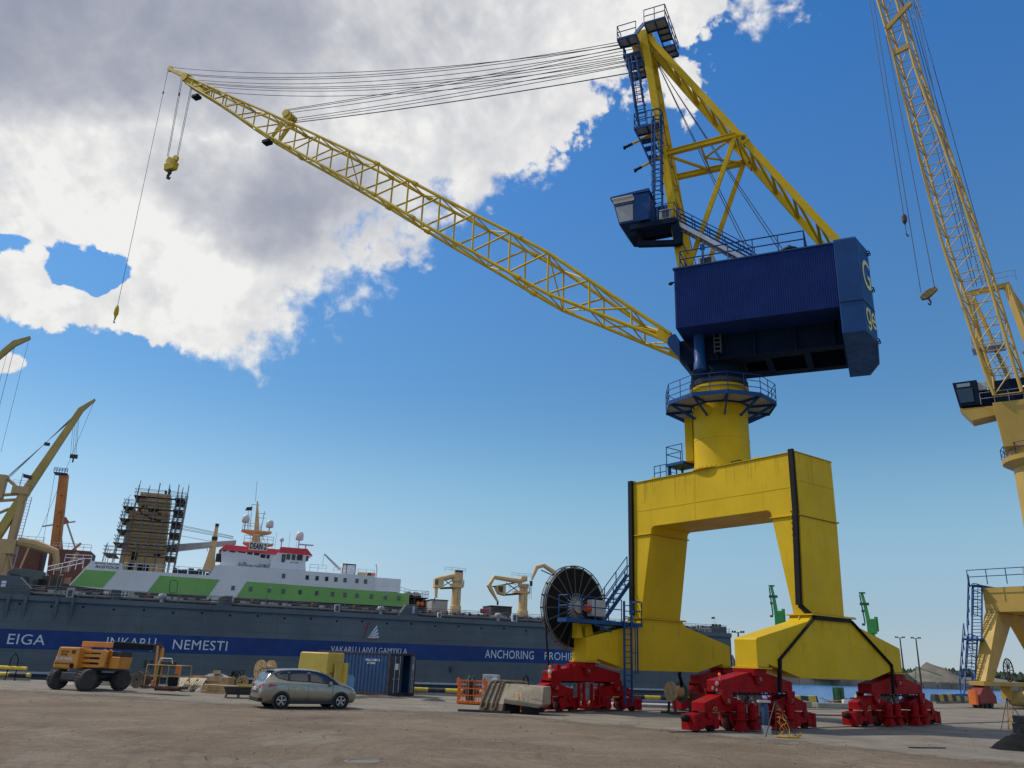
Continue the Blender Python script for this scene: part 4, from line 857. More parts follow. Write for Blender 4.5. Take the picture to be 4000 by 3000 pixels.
for s, z, t in ((45.9, 50.5, .5), (36.0, 42.75, .8)):
    f = UB().box(s - .35, s + .35, t - .3, t + .3, z - .32, z - .05); f.bar((s - .3, t, z - .05), (s - .1, t, z + .4), .05); f.build('floodlight', BLK, crane, .02)
# ropes
rp = UB()
def sagrope(a, c, sag, r=.026, n=14, mb=rp):
    a, c = Vector(a), Vector(c); mb.pipe([a.lerp(c, i / n) - Vector((0, 0, sag * 4 * (i / n) * (1 - i / n))) for i in range(n + 1)], r, 5)
heads = [((51.0, 0, 55.72), (4.5, .1, 42.75), 1.5), ((48.3, .45, 53.75), (4.6, .62, 42.6), 1.5), ((48.3, .36, 53.7), (4.6, .5, 42.5), 1.55), ((47.6, -.45, 53.5), (4.55, .2, 42.4), 1.5),
         ((47.3, -.55, 53.2), (4.5, -.2, 42.2), 1.5), ((47.0, -.75, 53.1), (4.5, -.45, 42.2), 1.5), ((46.0, -.95, 52.6), (4.5, -.62, 42.0), 1.4), ((44.6, -1.0, 51.6), (4.4, -.8, 41.8), 1.4)]
for a, c, sg in heads: sagrope(a, c, sg)
for a, c in (((34.7, .5, 45.7), (4.45, .62, 42.1)), ((34.7, .42, 45.65), (4.45, .5, 41.9)), ((34.7, .18, 45.6), (4.4, .2, 41.5)), ((34.7, .1, 45.0), (4.4, .1, 41.3)), ((34.7, -.18, 45.0), (4.4, -.2, 41.2)), ((34.7, -.5, 45.1), (4.3, -.5, 40.8)), ((34.7, -.42, 45.0), (4.3, -.42, 40.7))): sagrope(a, c, .25)
for s, c in (((3.3, .5, 41.5), (-2.7, .5, 23.38)), ((3.3, .4, 41.5), (-2.9, .4, 23.38)), ((3.3, -.3, 41.5), (-4.6, .2, 23.38)), ((3.3, -.5, 41.5), (-4.9, -.3, 23.38)), ((3.4, .9, 40.5), (.6, .9, 23.38))): sagrope(s, c, .1, .024)
rp.build('luffing_rope', ROPE, crane, smooth=60)
hr = UB()
for s, t, sb in ((48.5, .45, 48.35), (48.45, .35, 48.3), (47.8, -.2, 47.75), (47.75, -.3, 47.7)): hr.tube((s, t, 53.2), (sb, t * .8, 44.6), .024, n=5)
hr.tube((51.2, 0, 55.4), (51.2, 0, 30.3), .022, n=5); hr.tube((48.4, .4, 51.6), (48.4, .4, 51.3), .07, n=6); hr.tube((51.2, 0, 52.9), (51.2, 0, 52.65), .07, n=6)
hr.build('hoist_rope', ROPE, crane)
hk = UB().hexa([(47.45, -.25, 43.3), (48.6, -.25, 43.3), (48.6, .25, 43.3), (47.45, .25, 43.3), (47.4, -.28, 44.0), (48.7, -.28, 44.0), (48.7, .28, 44.0), (47.4, .28, 44.0)]); hk.box(47.55, 47.8, -.2, .2, 44.0, 44.3); hk.box(48.25, 48.5, -.2, .2, 44.0, 44.3)
hk = hk.build('hook_block', YELJ, crane, .02)
for s in (47.68, 48.4): UB().lathe([(.05, -.1), (.36, -.1), (.36, -.06), (.3, 0), (.36, .06), (.36, .1), (.05, .1)], 18, lambda x, y, zz, s=s: (s + x, zz, 44.4 + y)).build('sheave', YELJ, hk)
UB().tube((48.05, 0, 43.3), (48.05, 0, 42.95), .16, n=10).pipe([(48.05, 0, 43.0), (48.2, 0, 42.75), (48.2, 0, 42.5), (48.0, 0, 42.38), (47.82, 0, 42.5)], [.13, .13, .12, .1, .05], 8).build('hook', DST, hk, smooth=50)
ah = UB().lathe([(.03, 30.4), (.08, 30.3), (.17, 30.0), (.19, 29.8), (.19, 29.5), (.1, 29.3), (.06, 29.0)], 12, lambda x, y, z: (51.2 + x, y, z)).build('auxiliary_hook', YELJ, crane, smooth=40)
UB().pipe([(51.2, 0, 29.0), (51.28, 0, 28.8), (51.2, 0, 28.65), (51.1, 0, 28.75)], .045, 6).build('hook', DST, ah)
# ------------------------------------------------------------------ floating dock (x along the hull, y away from the quay)
DLOC, DROT = (0, 120, 0), R(20)
DM = Matrix.Translation(DLOC) @ Matrix.Rotation(DROT, 4, 'Z')
def dthing(name, label, cat, loc, group=None): return thing(name, label, cat, tuple(DM @ Vector(loc)), DROT, group)
DOCKM = mat('dock_steel_paint', (0.098, 0.115, 0.120), 0.8, 0.14, 0.12, streak=0.45, streak_col=(0.075, 0.085, 0.085), bump=0.25, bscale=0.8)
BAND = mat('dock_band_blue', (0.008, 0.034, 0.140), 0.75, 0.15, 0.2, streak=0.3)
DLET = mat('dock_lettering_white', (0.62, 0.63, 0.62), 0.7, 0.12, 1.5, streak=0.5, streak_col=(.35, .36, .38))
DECK = mat('dock_deck_grey', (0.07, 0.075, 0.08), 0.8, 0.25, 0.6)
TAN = mat('tan_paint', (0.68, 0.43, 0.19), 0.55, 0.12, 0.5, streak=0.45, streak_col=(0.33, 0.2, 0.1))
CREAM = mat('cream_paint', (0.50, 0.33, 0.155), 0.6, 0.12, 0.4, streak=0.4, streak_col=(0.4, 0.26, 0.12))
GRN = mat('hull_green_paint', (0.185, 0.40, 0.105), 0.6, 0.10, 0.2, streak=0.35, streak_col=(0.16, 0.18, 0.05))
LILAC = mat('hull_white_paint', (0.66, 0.66, 0.68), 0.55, 0.07, 0.15, streak=0.35, streak_col=(0.45, 0.42, 0.38), bump=0.15, bscale=0.7)
ROOFR = mat('roof_red_paint', (0.46, 0.015, 0.025), 0.5, 0.1, 0.5)
BROWN = mat('primer_brown', (0.16, 0.062, 0.045), 0.75, 0.2, 0.2, streak=0.3)
SCAF = mat('scaffold_tube', (0.22, 0.21, 0.20), 0.5, 0.2, 2, metal=0.5)
PLNK = mat('scaffold_plank', (0.045, 0.036, 0.03), 0.85, 0.3, 1)

dock = dthing('floating_dock', 'long slate blue floating dock with a dark blue band and white lettering', 'floating dock', (0, 0, 0))
h = MB().prism([(0, -3.5), (0, 6.88), (-.28, 6.92), (-.28, 7.52), (4.6, 7.52), (4.6, -3.5)], -120, 38.6, 'x'); h.build('side_wall', DOCKM, dock)
MB().box(-120, 38.3, 4.601, 42, -3.5, 1.2).build('pontoon', DOCKM, dock)
MB().prism([(44, -3.5), (44, 7.5), (40, 7.5), (40, -3.5)], -120, 38.6, 'x').build('far_side_wall', DOCKM, dock)
lg = MB().box(-120, 38.7, -.62, -.001, -1.25, -1.02); lg.box(-120, 38.7, -.5, -.001, -2.6, -2.2)
lg.build('rubbing_strake', GREY, dock)
MB().add([(-120, -.02, -.1 + 1.05), (38.6, -.02, 2.25), (38.6, -.02, 4.12), (-120, -.02, 3.3)], [(0, 1, 2, 3)]).build('blue_band', BAND, dock)
for a in (-62.2, -60.4, -57.1, -55.4, -74, -72, -86, -84):
    MB().hexa([(a - .12, -.28, 6.9), (a + .12, -.28, 6.9), (a + .12, 0, 6.9), (a - .12, 0, 6.9), (a - .1, -.28, 7.5), (a + .1, -.28, 7.5), (a + .1, 0, 7.5), (a - .1, 0, 7.5)]).hexa([(a - .12, -.02, 4.7), (a + .12, -.02, 4.7), (a + .12, 0, 4.7), (a - .12, 0, 4.7), (a - .16, -.5, 6.6), (a + .16, -.5, 6.6), (a + .16, 0, 6.6), (a - .16, 0, 6.6)]).hexa([(a - .16, -.5, 6.6), (a + .16, -.5, 6.6), (a + .16, 0, 6.6), (a - .16, 0, 6.6), (a - .16, -.5, 7.45), (a + .16, -.5, 7.45), (a + .16, 0, 7.45), (a - .16, 0, 7.45)]).build('fender_rib', DOCKM, dock)
def dl(x0, z0, sl=0.0065): return lambda x, y, d: (x0 + x, -.022 - d, z0 + y + sl * x)
for body, x0, x1, z0, hh in (('EIGA', -61.4, -57.5, 1.93, 1.15), ('INKARŲ', -50.9, -45.4, 2.0, 1.15), ('NEMESTI', -43.4, -37.0, 2.04, 1.15), ('VAKARŲ LAIVŲ GAMYKLA', -24.0, -13.7, 2.42, .74), ('ANCHORING', -2.5, 4.9, 2.42, 1.1), ('PROHIBITED', 6.6, 14.2, 2.49, 1.05)):
    text_part('lettering', body, DLET, dock, dl(x0, z0), w=x1 - x0, h=hh, bold=0, sp=1.05)
text_part('lettering', '2', DLET, dock, dl(-63.6, 1.9), w=.5, h=.7, bold=.012)
lgm = MB()
for k in range(4):   # sail emblem: four white ribs and a red mast stroke
    f0, f1 = k / 4, (k + .62) / 4
    def q(f, t): return (-19.3 + 1.45 * t + .55 * t * (1 - f) * .2 - .35 * f * t + .0, -.03, 4.35 + (1.8 * f + .10) * t ** (1.0 + .5 * (1 - f)))
    n = 8; top = [q(f1, i / n) for i in range(n + 1)]; bot = [q(f0, i / n) for i in range(n + 1)]
    lgm.add(top + bot, [(i, i + 1, n + 2 + i, n + 1 + i) for i in range(n)])
lgm.build('emblem_sail', DLET, dock)
MB().add([(-19.95, -.03, 4.3), (-19.8, -.03, 4.32), (-19.25, -.03, 6.25), (-19.0, -.03, 6.4), (-19.3, -.03, 6.4), (-19.5, -.03, 6.2)], [(0, 1, 2, 3, 4, 5)]).add([(-19.7, -.03, 4.26), (-17.9, -.03, 4.32), (-17.75, -.03, 4.5), (-17.9, -.03, 4.24), (-18.6, -.03, 4.14)], [(0, 1, 2, 3, 4)]).build('emblem_mast', mat('emblem_red', (.25, .02, .03), .7), dock)
sm_ = MB()
for i in range(34): a = -96 + i * 4.05; sm_.box(a, a + .05, -.008, -.0005, -1.0, 6.86)
for z in (-.2, 1.15, 4.45, 5.7): sm_.box(-120, 38.5, -.006, -.0005, z, z + .05)
sm_.build('plate_seam', mat('seam_grey', (.070, .085, .092), .8, .2, .5), dock)
rs_ = random.Random(8); st0 = MB()
for i in range(70):
    a = rs_.uniform(-75, 12); z1 = rs_.choice((6.2, 6.3, 4.5, 1.2)); L_ = rs_.uniform(.4, 2.2); w_ = rs_.uniform(.05, .22); st0.add([(a, -.010, z1), (a + w_, -.010, z1), (a + w_ * .7, -.010, z1 - L_), (a + w_ * .4, -.010, z1 - L_ * 1.2), (a + w_ * .15, -.010, z1 - L_ * .8)], [(0, 1, 2, 3, 4)])
o_ = st0.build('rust_run', mat('rust_run', (.115, .105, .085), .9, .3, 1), dock); o_['kind'] = 'stuff'
ph = MB()
for i in range(34):
    a = -78 + i * 3.4; ph.tube((a, -.005, 6.35 + (i % 2) * .12), (a, -.03, 6.35 + (i % 2) * .12), .14, n=10)
ph.build('scupper', BLK, dock)
bt = MB().box(-46.3, -46.1, -.1, 0, -.2, .7).box(-45.6, -45.4, -.1, 0, -.2, .7).box(-46.3, -45.4, -.1, 0, .15, .3).box(-7.6, -7.3, -.25, 0, .4, 1.1); bt.build('mooring_eye', DST, dock)
rl = MB(); railing(rl, [(-110, .2, 7.52), (38, .2, 7.52)], 1.15, (1.0, .66, .33), 1.9, .03, 4); railing(rl, [(-110, 4.2, 7.52), (38, 4.2, 7.52)], 1.15, (1.0, .66, .33), 1.9, .03, 4); rl.build('deck_railing', mat('rail_dark_grey', (.13, .13, .13), .6, .2, 1), dock)
pp = MB()
for y, z, r_ in ((1.0, 7.75, .12), (1.4, 7.85, .16), (2.9, 7.7, .1), (3.6, 8.3, .07)): pp.tube((-110, y, z), (38, y, z), r_, n=8)
pp.build('deck_pipe', DECK, dock)
tw = dthing('dock_control_house', 'grey control house with three floodlights and a flag on the dock end', 'control house', (36.6, 1.8, 7.52))
MB().box(-1.55, 1.55, -1.4, 1.4, -.35, 1.0).build('wall', DOCKM, tw, .03); MB().box(-1.7, 1.85, -1.9, 1.6, -.5, -.36).build('base', DOCKM, tw)
for x in (-.7, -.1, .55): MB().box(x - .18, x + .18, -1.2, -.9, 1.0, 1.32).bar((x, -1.0, .9), (x, -1.0, 1.1), .06).build('floodlight', BLK, tw)
MB().tube((.4, 0, 1.0), (.4, 0, 2.55), .03).build('flagpole', GALV, tw); MB().add([(.38, 0, 2.5), (-.15, .1, 2.45), (-.2, .08, 2.15), (.38, 0, 2.2)], [(0, 1, 2, 3)]).build('flag', mat('flag_dark', (.08, .1, .13), .8), tw)
rl = MB(); railing(rl, [(1.6, -1.8, -.35), (1.85, -1.8, -.35), (1.85, 1.5, -.35)], 1.0, step=1.2, r=.03); railing(rl, [(-1.6, -1.8, -.35), (-4.0, -1.8, -.35)], .9, step=1.0, r=.03); rl.build('railing', GALV, tw)

# deck clutter on the dock wall
random.seed(11)
kinds = {}
def dbox(name, label, cat, a, y, z, w, d, hgt, m, grp=None, door=True):
    t = dthing(name, label, cat, (a, y, z), grp)
    MB().box(-w / 2, w / 2, -d / 2, d / 2, 0, hgt).build('body', m, t, .03)
    if door: MB().box(-w * .3, w * .3, -d / 2 - .02, -d / 2 - .001, hgt * .12, hgt * .85).build('door', DECK, t)
    return t
dbox('switch_cabinet', 'white switch cabinet on the dock rail below the white stern', 'cabinet', -56.0, .9, 7.52, .8, .6, 1.1, GREY)
dbox('switch_cabinet', 'dark doorway-like locker on the dock rail under the green stern patch', 'cabinet', -51.0, 1.2, 7.52, 1.1, .8, 1.25, DECK)
dbox('switch_cabinet', 'pale cabinet on the dock rail below the long row of portholes', 'cabinet', -23.6, .9, 7.52, .7, .6, 1.0, GREY)
dbox('switch_cabinet', 'small white cabinet on the dock rail below the left tan deck crane', 'cabinet', -9.3, .8, 7.52, .5, .5, .7, WHT)
dbox('switch_cabinet', 'white upright cabinet on the dock rail left of the right tan deck crane', 'cabinet', 2.0, .8, 7.52, .75, .6, 1.1, WHT)
def ventil(a, label):
    t = dthing('deck_ventilator', label, 'ventilator', (a, 1.0, 7.52), 'ventilator heads along the dock deck')
    MB().lathe([(.25, 0), (.25, .6), (.3, .62)], 14).build('stem', GREY, t, smooth=40); MB().lathe([(.3, .55), (.52, .6), (.55, .8), (.42, 1.05), (.1, 1.12)], 16).build('cowl', GREY, t, smooth=40)
for a, lb in ((-.4, 'pale mushroom ventilator on the dock deck under the tan deck cranes'), (-17.6, 'pale mushroom ventilator on the dock deck below the white container'), (-45.6, 'pale mushroom ventilator on the dock deck between the two green panels')): ventil(a, lb)
wl = dthing('windlass_house', 'grey sloping winch housing on the dock deck at the end of the green hull', 'winch housing', (-13.8, 1.0, 7.52))
MB().prism([(-1.4, 0), (-.4, 1.5), (1.3, 1.6), (1.3, 0)], -.6, .8).build('casing', DOCKM, wl, .03); MB().box(.5, .8, -.63, -.6, .4, 1.3).build('hatch', WHT, wl)
wl = dthing('windlass_house', 'grey sloping winch housing on the dock deck below the white bow step', 'winch housing', (-38.2, 1.0, 7.52))
MB().prism([(-.8, 0), (-.6, 1.0), (.2, 1.3), (1.0, 1.3), (1.0, 0)], -.6, .8).build('casing', DOCKM, wl, .03); MB().box(.3, .7, -.63, -.6, .3, 1.0).build('hatch', DECK, wl)
wl = dthing('deck_locker', 'big pale grey sloped deck locker at the far left of the dock', 'locker', (-62.2, 1.3, 7.52))
MB().prism([(-3.0, 0), (-3.0, 2.2), (.4, 2.1), (1.9, .8), (1.9, 0)], -.7, 1.5).build('casing', DOCKM, wl, .03); MB().box(-1.3, -.8, -.73, -.7, .8, 1.5).build('hatch', WHT, wl)
for i in range(66):
    a = -61 + i * 1.48 + random.uniform(-.5, .5); kd = random.randrange(3)
    if kd == 0:
        t = dthing('mooring_winch', 'dark mooring winch among the pipes on the dock deck', 'winch', (a, 2.2, 7.52), 'winches along the dock deck')
        MB().tube((-.55, 0, .5), (.55, 0, .5), .3, n=14).build('drum', DECK, t); MB().box(-.75, -.55, -.35, .35, 0, .9).box(.55, .75, -.35, .35, 0, .9).build('frame', DST, t)
    elif kd == 1:
        t = dthing('pump_unit', 'dark pump unit standing on the dock deck behind the rail', 'pump', (a, 1.9, 7.52), 'pump units along the dock deck')
        MB().box(-.6, .5, -.3, .3, 0, .55).build('casing', DECK, t, .03); MB().lathe([(.05, .55), (.2, .56), (.2, 1.0), (.1, 1.1)], 12).build('motor', mat('rust_red', (.2, .07, .04), .8, .3, 2), t)
    else:
        t = dthing('spare_rack', 'low grey rack of tools on the dock deck behind the rail', 'rack', (a, 2.4, 7.52), 'racks along the dock deck')
        f = MB()
        for x in (-.8, .8):
            for y in (-.3, .3): f.bar((x, y, 0), (x, y, 1.1), .06)
        f.box(-.85, .85, -.35, .35, .5, .54); f.box(-.85, .85, -.35, .35, 1.0, 1.04); f.build('frame', DST, t); MB().box(-.6, .1, -.25, .25, .54, .85).box(.2, .6, -.2, .2, .54, .75).build('load', GREY, t)
lp = [(-57.6, 'thin lamp standard on the dock rail left of the stern'), (-33.0, 'thin green lamp standard at the left end of the long green panel'), (-17.7, 'lamp standard with a bent arm before the long green panel')]
for a, lb in lp:
    t = dthing('lamp_standard', lb, 'lamp', (a, .3, 7.52)); MB().pipe([(0, 0, 0), (0, 0, 2.6), (.35, 0, 2.62)], .045, 6).build('post', mat('lamp_green', (.1, .2, .1), .6), t); MB().box(.1, .5, -.1, .1, 2.52, 2.62).build('lamp_head', GREY, t)

# ------------------------------------------------------------------ ship in the dock
ship = dthing('ship', 'white and green ship with a red roofed bridge standing in the dock', 'ship', (0, 16, 0))
hp = [(-58.4, 9.86), (-57.0, 12.05), (-56.2, 13.33), (-52.15, 13.28), (-52.1, 12.42), (-40.4, 12.42), (-39.7, 13.9), (-39.2, 14.06), (-15.9, 13.97), (-15.9, 11.72), (-10.2, 11.6), (-10.1, 9.6)]
MB().prism(hp + [(-30, 9.45), (-53, 9.45)], 0, 14).build('hull', LILAC, ship, .03)
MB().prism([(-57.5, 9.8), (-10.1, 9.44), (-10.4, 7.0), (-15, 2.2), (-50, 2.2), (-55, 5.0)], .35, 13.6).build('underwater_hull', mat('dark_hull', (.022, .022, .025), .8), ship)  # near-black colour stands in for the shadow under the ship
for p in ([(-58.2, 9.88), (-56.75, 12.08), (-52.7, 12.1), (-54.1, 9.77)], [(-48.3, 9.52), (-47.0, 11.94), (-38.8, 11.9), (-40.05, 9.48)], [(-36.2, 9.50), (-35.0, 11.9), (-15.9, 11.7), (-10.25, 11.57), (-10.15, 9.62)]):
    MB().prism(p, -.03, -.003).build('green_panel', GRN, ship)
MB().prism([(-53.9, 9.4), (-50, 9.4), (-49.5, 8.2), (-54, 8.2)], .05, .34).prism([(-40.2, 9.42), (-36.4, 9.42), (-36.6, 8.2), (-40.4, 8.2)], .05, .34).build('belting', LILAC, ship)
def win(a, z, w=.40, hh=.56, y=-.004):
    f = MB().box(a - w / 2 - .05, a + w / 2 + .05, y - .05, y, z - hh / 2 - .05, z + hh / 2 + .05).build('window', mat('window_rim', (.10, .11, .11), .6), ship)
    MB().box(a - w / 2, a + w / 2, y - .065, y - .052, z - hh / 2, z + hh / 2).build('pane', GLAS, f)
for i, px in enumerate((900, 1100, 1184, 1267, 1348, 1428, 1533, 1610)): win(-29.8 + (px - 900) * .01761, 13.05)
win(-36.8, 10.83)
for px in (615, 767, 885, 1028, 1170, 1307, 1417, 1522, 1652, 1778, 1902): win(-34.3 + (px - 615) * .01748, 10.83, y=-.034)
text_part('lettering', 'ROSTOCK', BLK, ship, lambda x, y, d: (-55.55 + x, -.01 - d, 12.42 + y), w=3.1, h=.36, bold=.02, shear=.2)
text_part('lettering', 'MAARTJE THEADORA', BLK, ship, lambda x, y, d: (-55.7 + x, -.01 - d, 12.98 + y), w=3.2, h=.22, bold=.01, shear=.2)
bar_ = MB(); bar_.pipe([(-45.4, -.035, 9.75), (-45.5, -.035, 11.2), (-45.3, -.035, 11.4), (-44.7, -.035, 11.4), (-44.5, -.035, 11.2), (-44.4, -.035, 9.8), (-44.6, -.035, 9.65), (-45.3, -.035, 9.65), (-45.4, -.035, 9.75)], .035, 4); bar_.build('side_port', DST, ship)
MB().box(-15.88, -11.65, .2, 2.8, 11.75, 13.8).build('deck_container', WHT, ship, .02)
rl = MB(); railing(rl, [(-52, .3, 12.42), (-40.4, .3, 12.42)], 1.0, step=1.5, r=.035, n=4); railing(rl, [(-26, .3, 14.0), (-23.5, .3, 14.0)], 1.1, step=1.2, r=.035, n=4); railing(rl, [(-22.4, .3, 14.0), (-16, .3, 14.0)], .9, step=1.2, r=.035, n=4); railing(rl, [(-61.5, .3, 10.9), (-57.2, .3, 12.3)], 1.3, step=1.0, r=.045, n=4); railing(rl, [(-59.6, .3, 13.0), (-56.3, .3, 13.1)], 1.0, step=1.0, r=.04, n=4); rl.build('railing', WHT, ship)
af = MB().box(-10.1, -6.9, .5, 6, 11.05, 11.2).box(-9.2, -9.0, .6, .8, 8, 11.05).box(-7.5, -7.3, .6, .8, 8, 11.05); af.build('aft_platform', DST, ship)
rl = MB(); railing(rl, [(-11.6, .5, 11.6), (-10, .5, 11.2), (-6.9, .5, 11.2), (-6.9, 6, 11.2)], 1.0, step=.9, r=.035, n=4); rl.build('aft_railing', GALV, ship)
nt_ = MB()
for i in range(9): nt_.tube((-10.6 + i * .3, .8, 11.2 + random.uniform(0, .2)), (-10.3 + i * .3, 2.5, 11.7 + random.uniform(0, .3)), .2, n=7)
nt_.build('net_bundle', DST, ship)
dk_ = MB().box(-9.9, -5.6, 1.5, 8, 8, 10.9); dk_.build('aft_deckhouse', mat('dark_brown_house', (.06, .045, .04), .8), ship)
fl_ = MB()
for x in (-8.4, -7.7, -7.0): fl_.lathe([(.02, -.45), (.3, -.3), (.42, 0), (.3, .3), (.02, .45)], 12, lambda xx, y, z, x=x: (x + xx, .9 + y, 10.2 + z))
fl_.build('buoy_float', ORG, ship, smooth=60)
# bridge
br = MB().loft([[(-38.9, 1.2, 14.06), (-26.5, 1.2, 14.06), (-26.5, 11, 14.06), (-38.9, 11, 14.06)], [(-38.9, 1.2, 14.6), (-26.8, 1.2, 15.2), (-26.8, 11, 15.2), (-38.9, 11, 14.6)], [(-39.2, 1.0, 16.35), (-25.95, 1.0, 16.45), (-25.95, 11.2, 16.45), (-39.2, 11.2, 16.35)]]).build('bridge_house', LILAC, ship, .02)
MB().loft([[(-39.5, .85, 16.3), (-25.85, .85, 16.45), (-25.85, 11.5, 16.45), (-39.5, 11.5, 16.3)], [(-38.8, 1.5, 17.25), (-31.6, 1.5, 17.2), (-31.6, 10.8, 17.2), (-38.8, 10.8, 17.25)]] if False else [[(-39.5, .85, 16.3), (-31.0, .85, 16.25), (-31.0, 11.5, 16.25), (-39.5, 11.5, 16.3)], [(-38.7, 1.5, 17.2), (-30.4, 1.5, 17.1), (-30.4, 10.8, 17.1), (-38.7, 10.8, 17.2)]]).build('bridge_roof', ROOFR, ship, .02)
MB().loft([[(-31.0, .7, 16.5), (-25.75, .7, 16.45), (-25.75, 11.7, 16.45), (-31.0, 11.7, 16.5)], [(-30.6, 1.3, 17.5), (-26.6, 1.3, 17.5), (-26.6, 11, 17.5), (-30.6, 11, 17.5)]]).build('wing_roof', ROOFR, ship, .02)
wing = MB().loft([[(-32.0, .2, 14.06), (-26.6, .2, 14.06), (-26.6, 1.19, 14.06), (-32.0, 1.19, 14.06)], [(-31.8, .5, 15.3), (-26.75, .5, 15.3), (-26.75, 1.19, 15.3), (-31.8, 1.19, 15.3)], [(-31.0, .6, 16.49), (-25.95, .6, 16.44), (-25.95, 1.19, 16.44), (-31.0, 1.19, 16.49)]]).build('bridge_wing', LILAC, ship, .02)
for a, w, hh in ((-38.75, .5, .9), (-37.6, .85, .9), (-36.25, 1.1, .92), (-35.05, .8, .9), (-34.05, .82, .9), (-33.1, .78, .72), (-32.35, .5, .7)):
    f = MB().hexa([(a - w / 2, 1.12, 15.42), (a + w / 2, 1.12, 15.42), (a + w / 2, 1.3, 15.42), (a - w / 2, 1.3, 15.42), (a - w / 2, 1.0, 15.42 + hh), (a + w / 2, 1.0, 15.42 + hh), (a + w / 2, 1.2, 15.42 + hh), (a - w / 2, 1.2, 15.42 + hh)]).build('bridge_window', GLAS, ship, .03)
for a, w, z0, hh in ((-30.1, .55, 15.1, 1.25), (-29.4, .55, 15.6, .82), (-28.62, .55, 15.6, .82), (-27.7, .85, 15.6, .85), (-26.55, .35, 15.55, .8)):
    MB().box(a - w / 2, a + w / 2, .42, .62, z0, z0 + hh).build('bridge_window', GLAS, ship, .03)
text_part('lettering', 'IMO 9182801', BLK, ship, lambda x, y, d: (-29.0 + x, .40 - d, 15.12 + y), w=1.25, h=.15, bold=.01)
sg = MB().box(-35.35, -32.65, .60, .75, 16.62, 17.82).build('name_board', mat('board_white', (.6, .58, .52), .7), ship); 
text_part('lettering', 'DEAN 2', BLK, sg, lambda x, y, d: (-35.2 + x, .595 - d, 16.82 + y), w=2.4, h=.82, bold=.03)
ms = MB().loft([[(-35.0, 5, 17.2), (-33.2, 5, 17.2), (-33.2, 7, 17.2), (-35.0, 7, 17.2)], [(-34.7, 5.3, 20.2), (-33.9, 5.3, 20.2), (-33.9, 6.5, 20.2), (-34.7, 6.5, 20.2)], [(-34.9, 5.7, 24.9), (-34.7, 5.7, 24.9), (-34.7, 6.0, 24.9), (-34.9, 6.0, 24.9)]])
for z, x0, x1 in ((18.1, -36.1, -31.5), (20.0, -36.6, -32.0)): ms.loft([[(-34.9, 5.4, z - .55), (-33.6, 5.4, z - .55), (-33.6, 6.6, z - .55), (-34.9, 6.6, z - .55)], [(x0, 5, z), (x1, 5, z), (x1, 7, z), (x0, 7, z)], [(x0, 5, z + .2), (x1, 5, z + .2), (x1, 7, z + .2), (x0, 7, z + .2)]])
ms.build('mast', TAN, ship, .02)
rg = MB()
for z, x0, x1 in ((18.3, -36.0, -31.6), (20.2, -36.5, -33.8)): railing(rg, [(x0, 5, z), (x1, 5, z)], 1.0, step=.9, r=.035, n=4)
rg.tube((-35.3, 5.8, 20.2), (-35.6, 5.8, 24.2), .04); rg.tube((-35.7, 5.8, 20.2), (-36.0, 5.8, 23.5), .04)
for z in (21, 21.8, 22.6, 23.4): rg.tube((-35.9, 5.8, z), (-35.2, 5.8, z), .03)
rg.tube((-33.7, 5.8, 19.0), (-33.5, 5.8, 23.4), .06); rg.tube((-35.6, 5.8, 24.3), (-34.3, 5.8, 24.3), .05); rg.tube((-35.1, 5.8, 24.8), (-35.3, 5.8, 28.1), .035)
for z in (22.3, 23.0): rg.tube((-34.8, 5.8, z), (-33.2, 5.8, z), .04)
rg.bar((-32.9, 5.2, 18.5), (-33.6, 5.2, 20.0), .07); rg.bar((-32.2, 5.2, 20.2), (-34.2, 5.2, 18.8), .06)
rg.build('mast_rigging', GREY, ship)
def dome(x, z, r_, h_, zb, m=WHT):
    d = MB().lathe([(r_ * .8, z - h_ / 2), (r_ * .98, z - h_ / 2 + .08), (r_, z - h_ * .1), (r_ * .93, z + h_ * .2), (r_ * .65, z + h_ * .42), (r_ * .2, z + h_ * .5), (.01, z + h_ * .505)], 20, lambda a, b, c: (x + a, 5.2 + b, c)).build('radar_dome', m, ship, smooth=60)
    MB().tube((x, 5.2, zb), (x, 5.2, z - h_ / 2), .09).build('stalk', GREY, d)
DOM = mat('dome_white', (.62, .62, .58), .5, .06)
dome(-36.2, 21.9, .58, 1.25, 20.2, DOM); dome(-32.45, 21.4, .58, 1.25, 20.0, DOM); dome(-27.6, 19.9, .62, 1.4, 17.5, DOM); dome(-30.3, 19.1, .32, .6, 17.5, DOM); dome(-29.9, 17.7, .25, .5, 17.4, DOM)
MB().box(-27.6, -25.3, 4.8, 5.3, 18.45, 18.62).tube((-26.5, 5, 17.5), (-26.5, 5, 18.45), .1).build('radar_scanner', GREY, ship)
MB().tube((-29.3, 3, 17.5), (-29.35, 3, 20.0), .025).tube((-28.2, 3, 17.5), (-28.1, 3, 18.7), .025).tube((-31.4, 3, 17.2), (-31.4, 3, 19.8), .025).tube((-31.8, 3, 17.2), (-31.8, 3, 18.2), .03).build('whip_aerial', GREY, ship)
MB().add([(-35.4, 5.6, 23.9), (-36.3, 5.5, 23.75), (-36.5, 5.6, 23.2), (-35.5, 5.6, 23.3)], [(0, 1, 2, 3)]).build('flag', mat('flag_dark_red', (.07, .03, .03), .8), ship)
dr = MB().pipe([(-23.7, 3, 17.1), (-21.4, 3, 15.2), (-21.0, 3, 14.9)], [.12, .2, .25], 8); dr.tube((-23.75, 3, 17.0), (-23.8, 3, 15.0), .03); dr.build('deck_davit', GREY, ship, smooth=40)
MB().box(-20.9, -18.9, 1.0, 3.2, 14.0, 15.6).build('deck_cabin', WHT, ship, .03); ed = MB()
for x in (-20.9, -20.3, -18.9): ed.box(x - .05, x + .05, .96, .999, 14.0, 15.62)
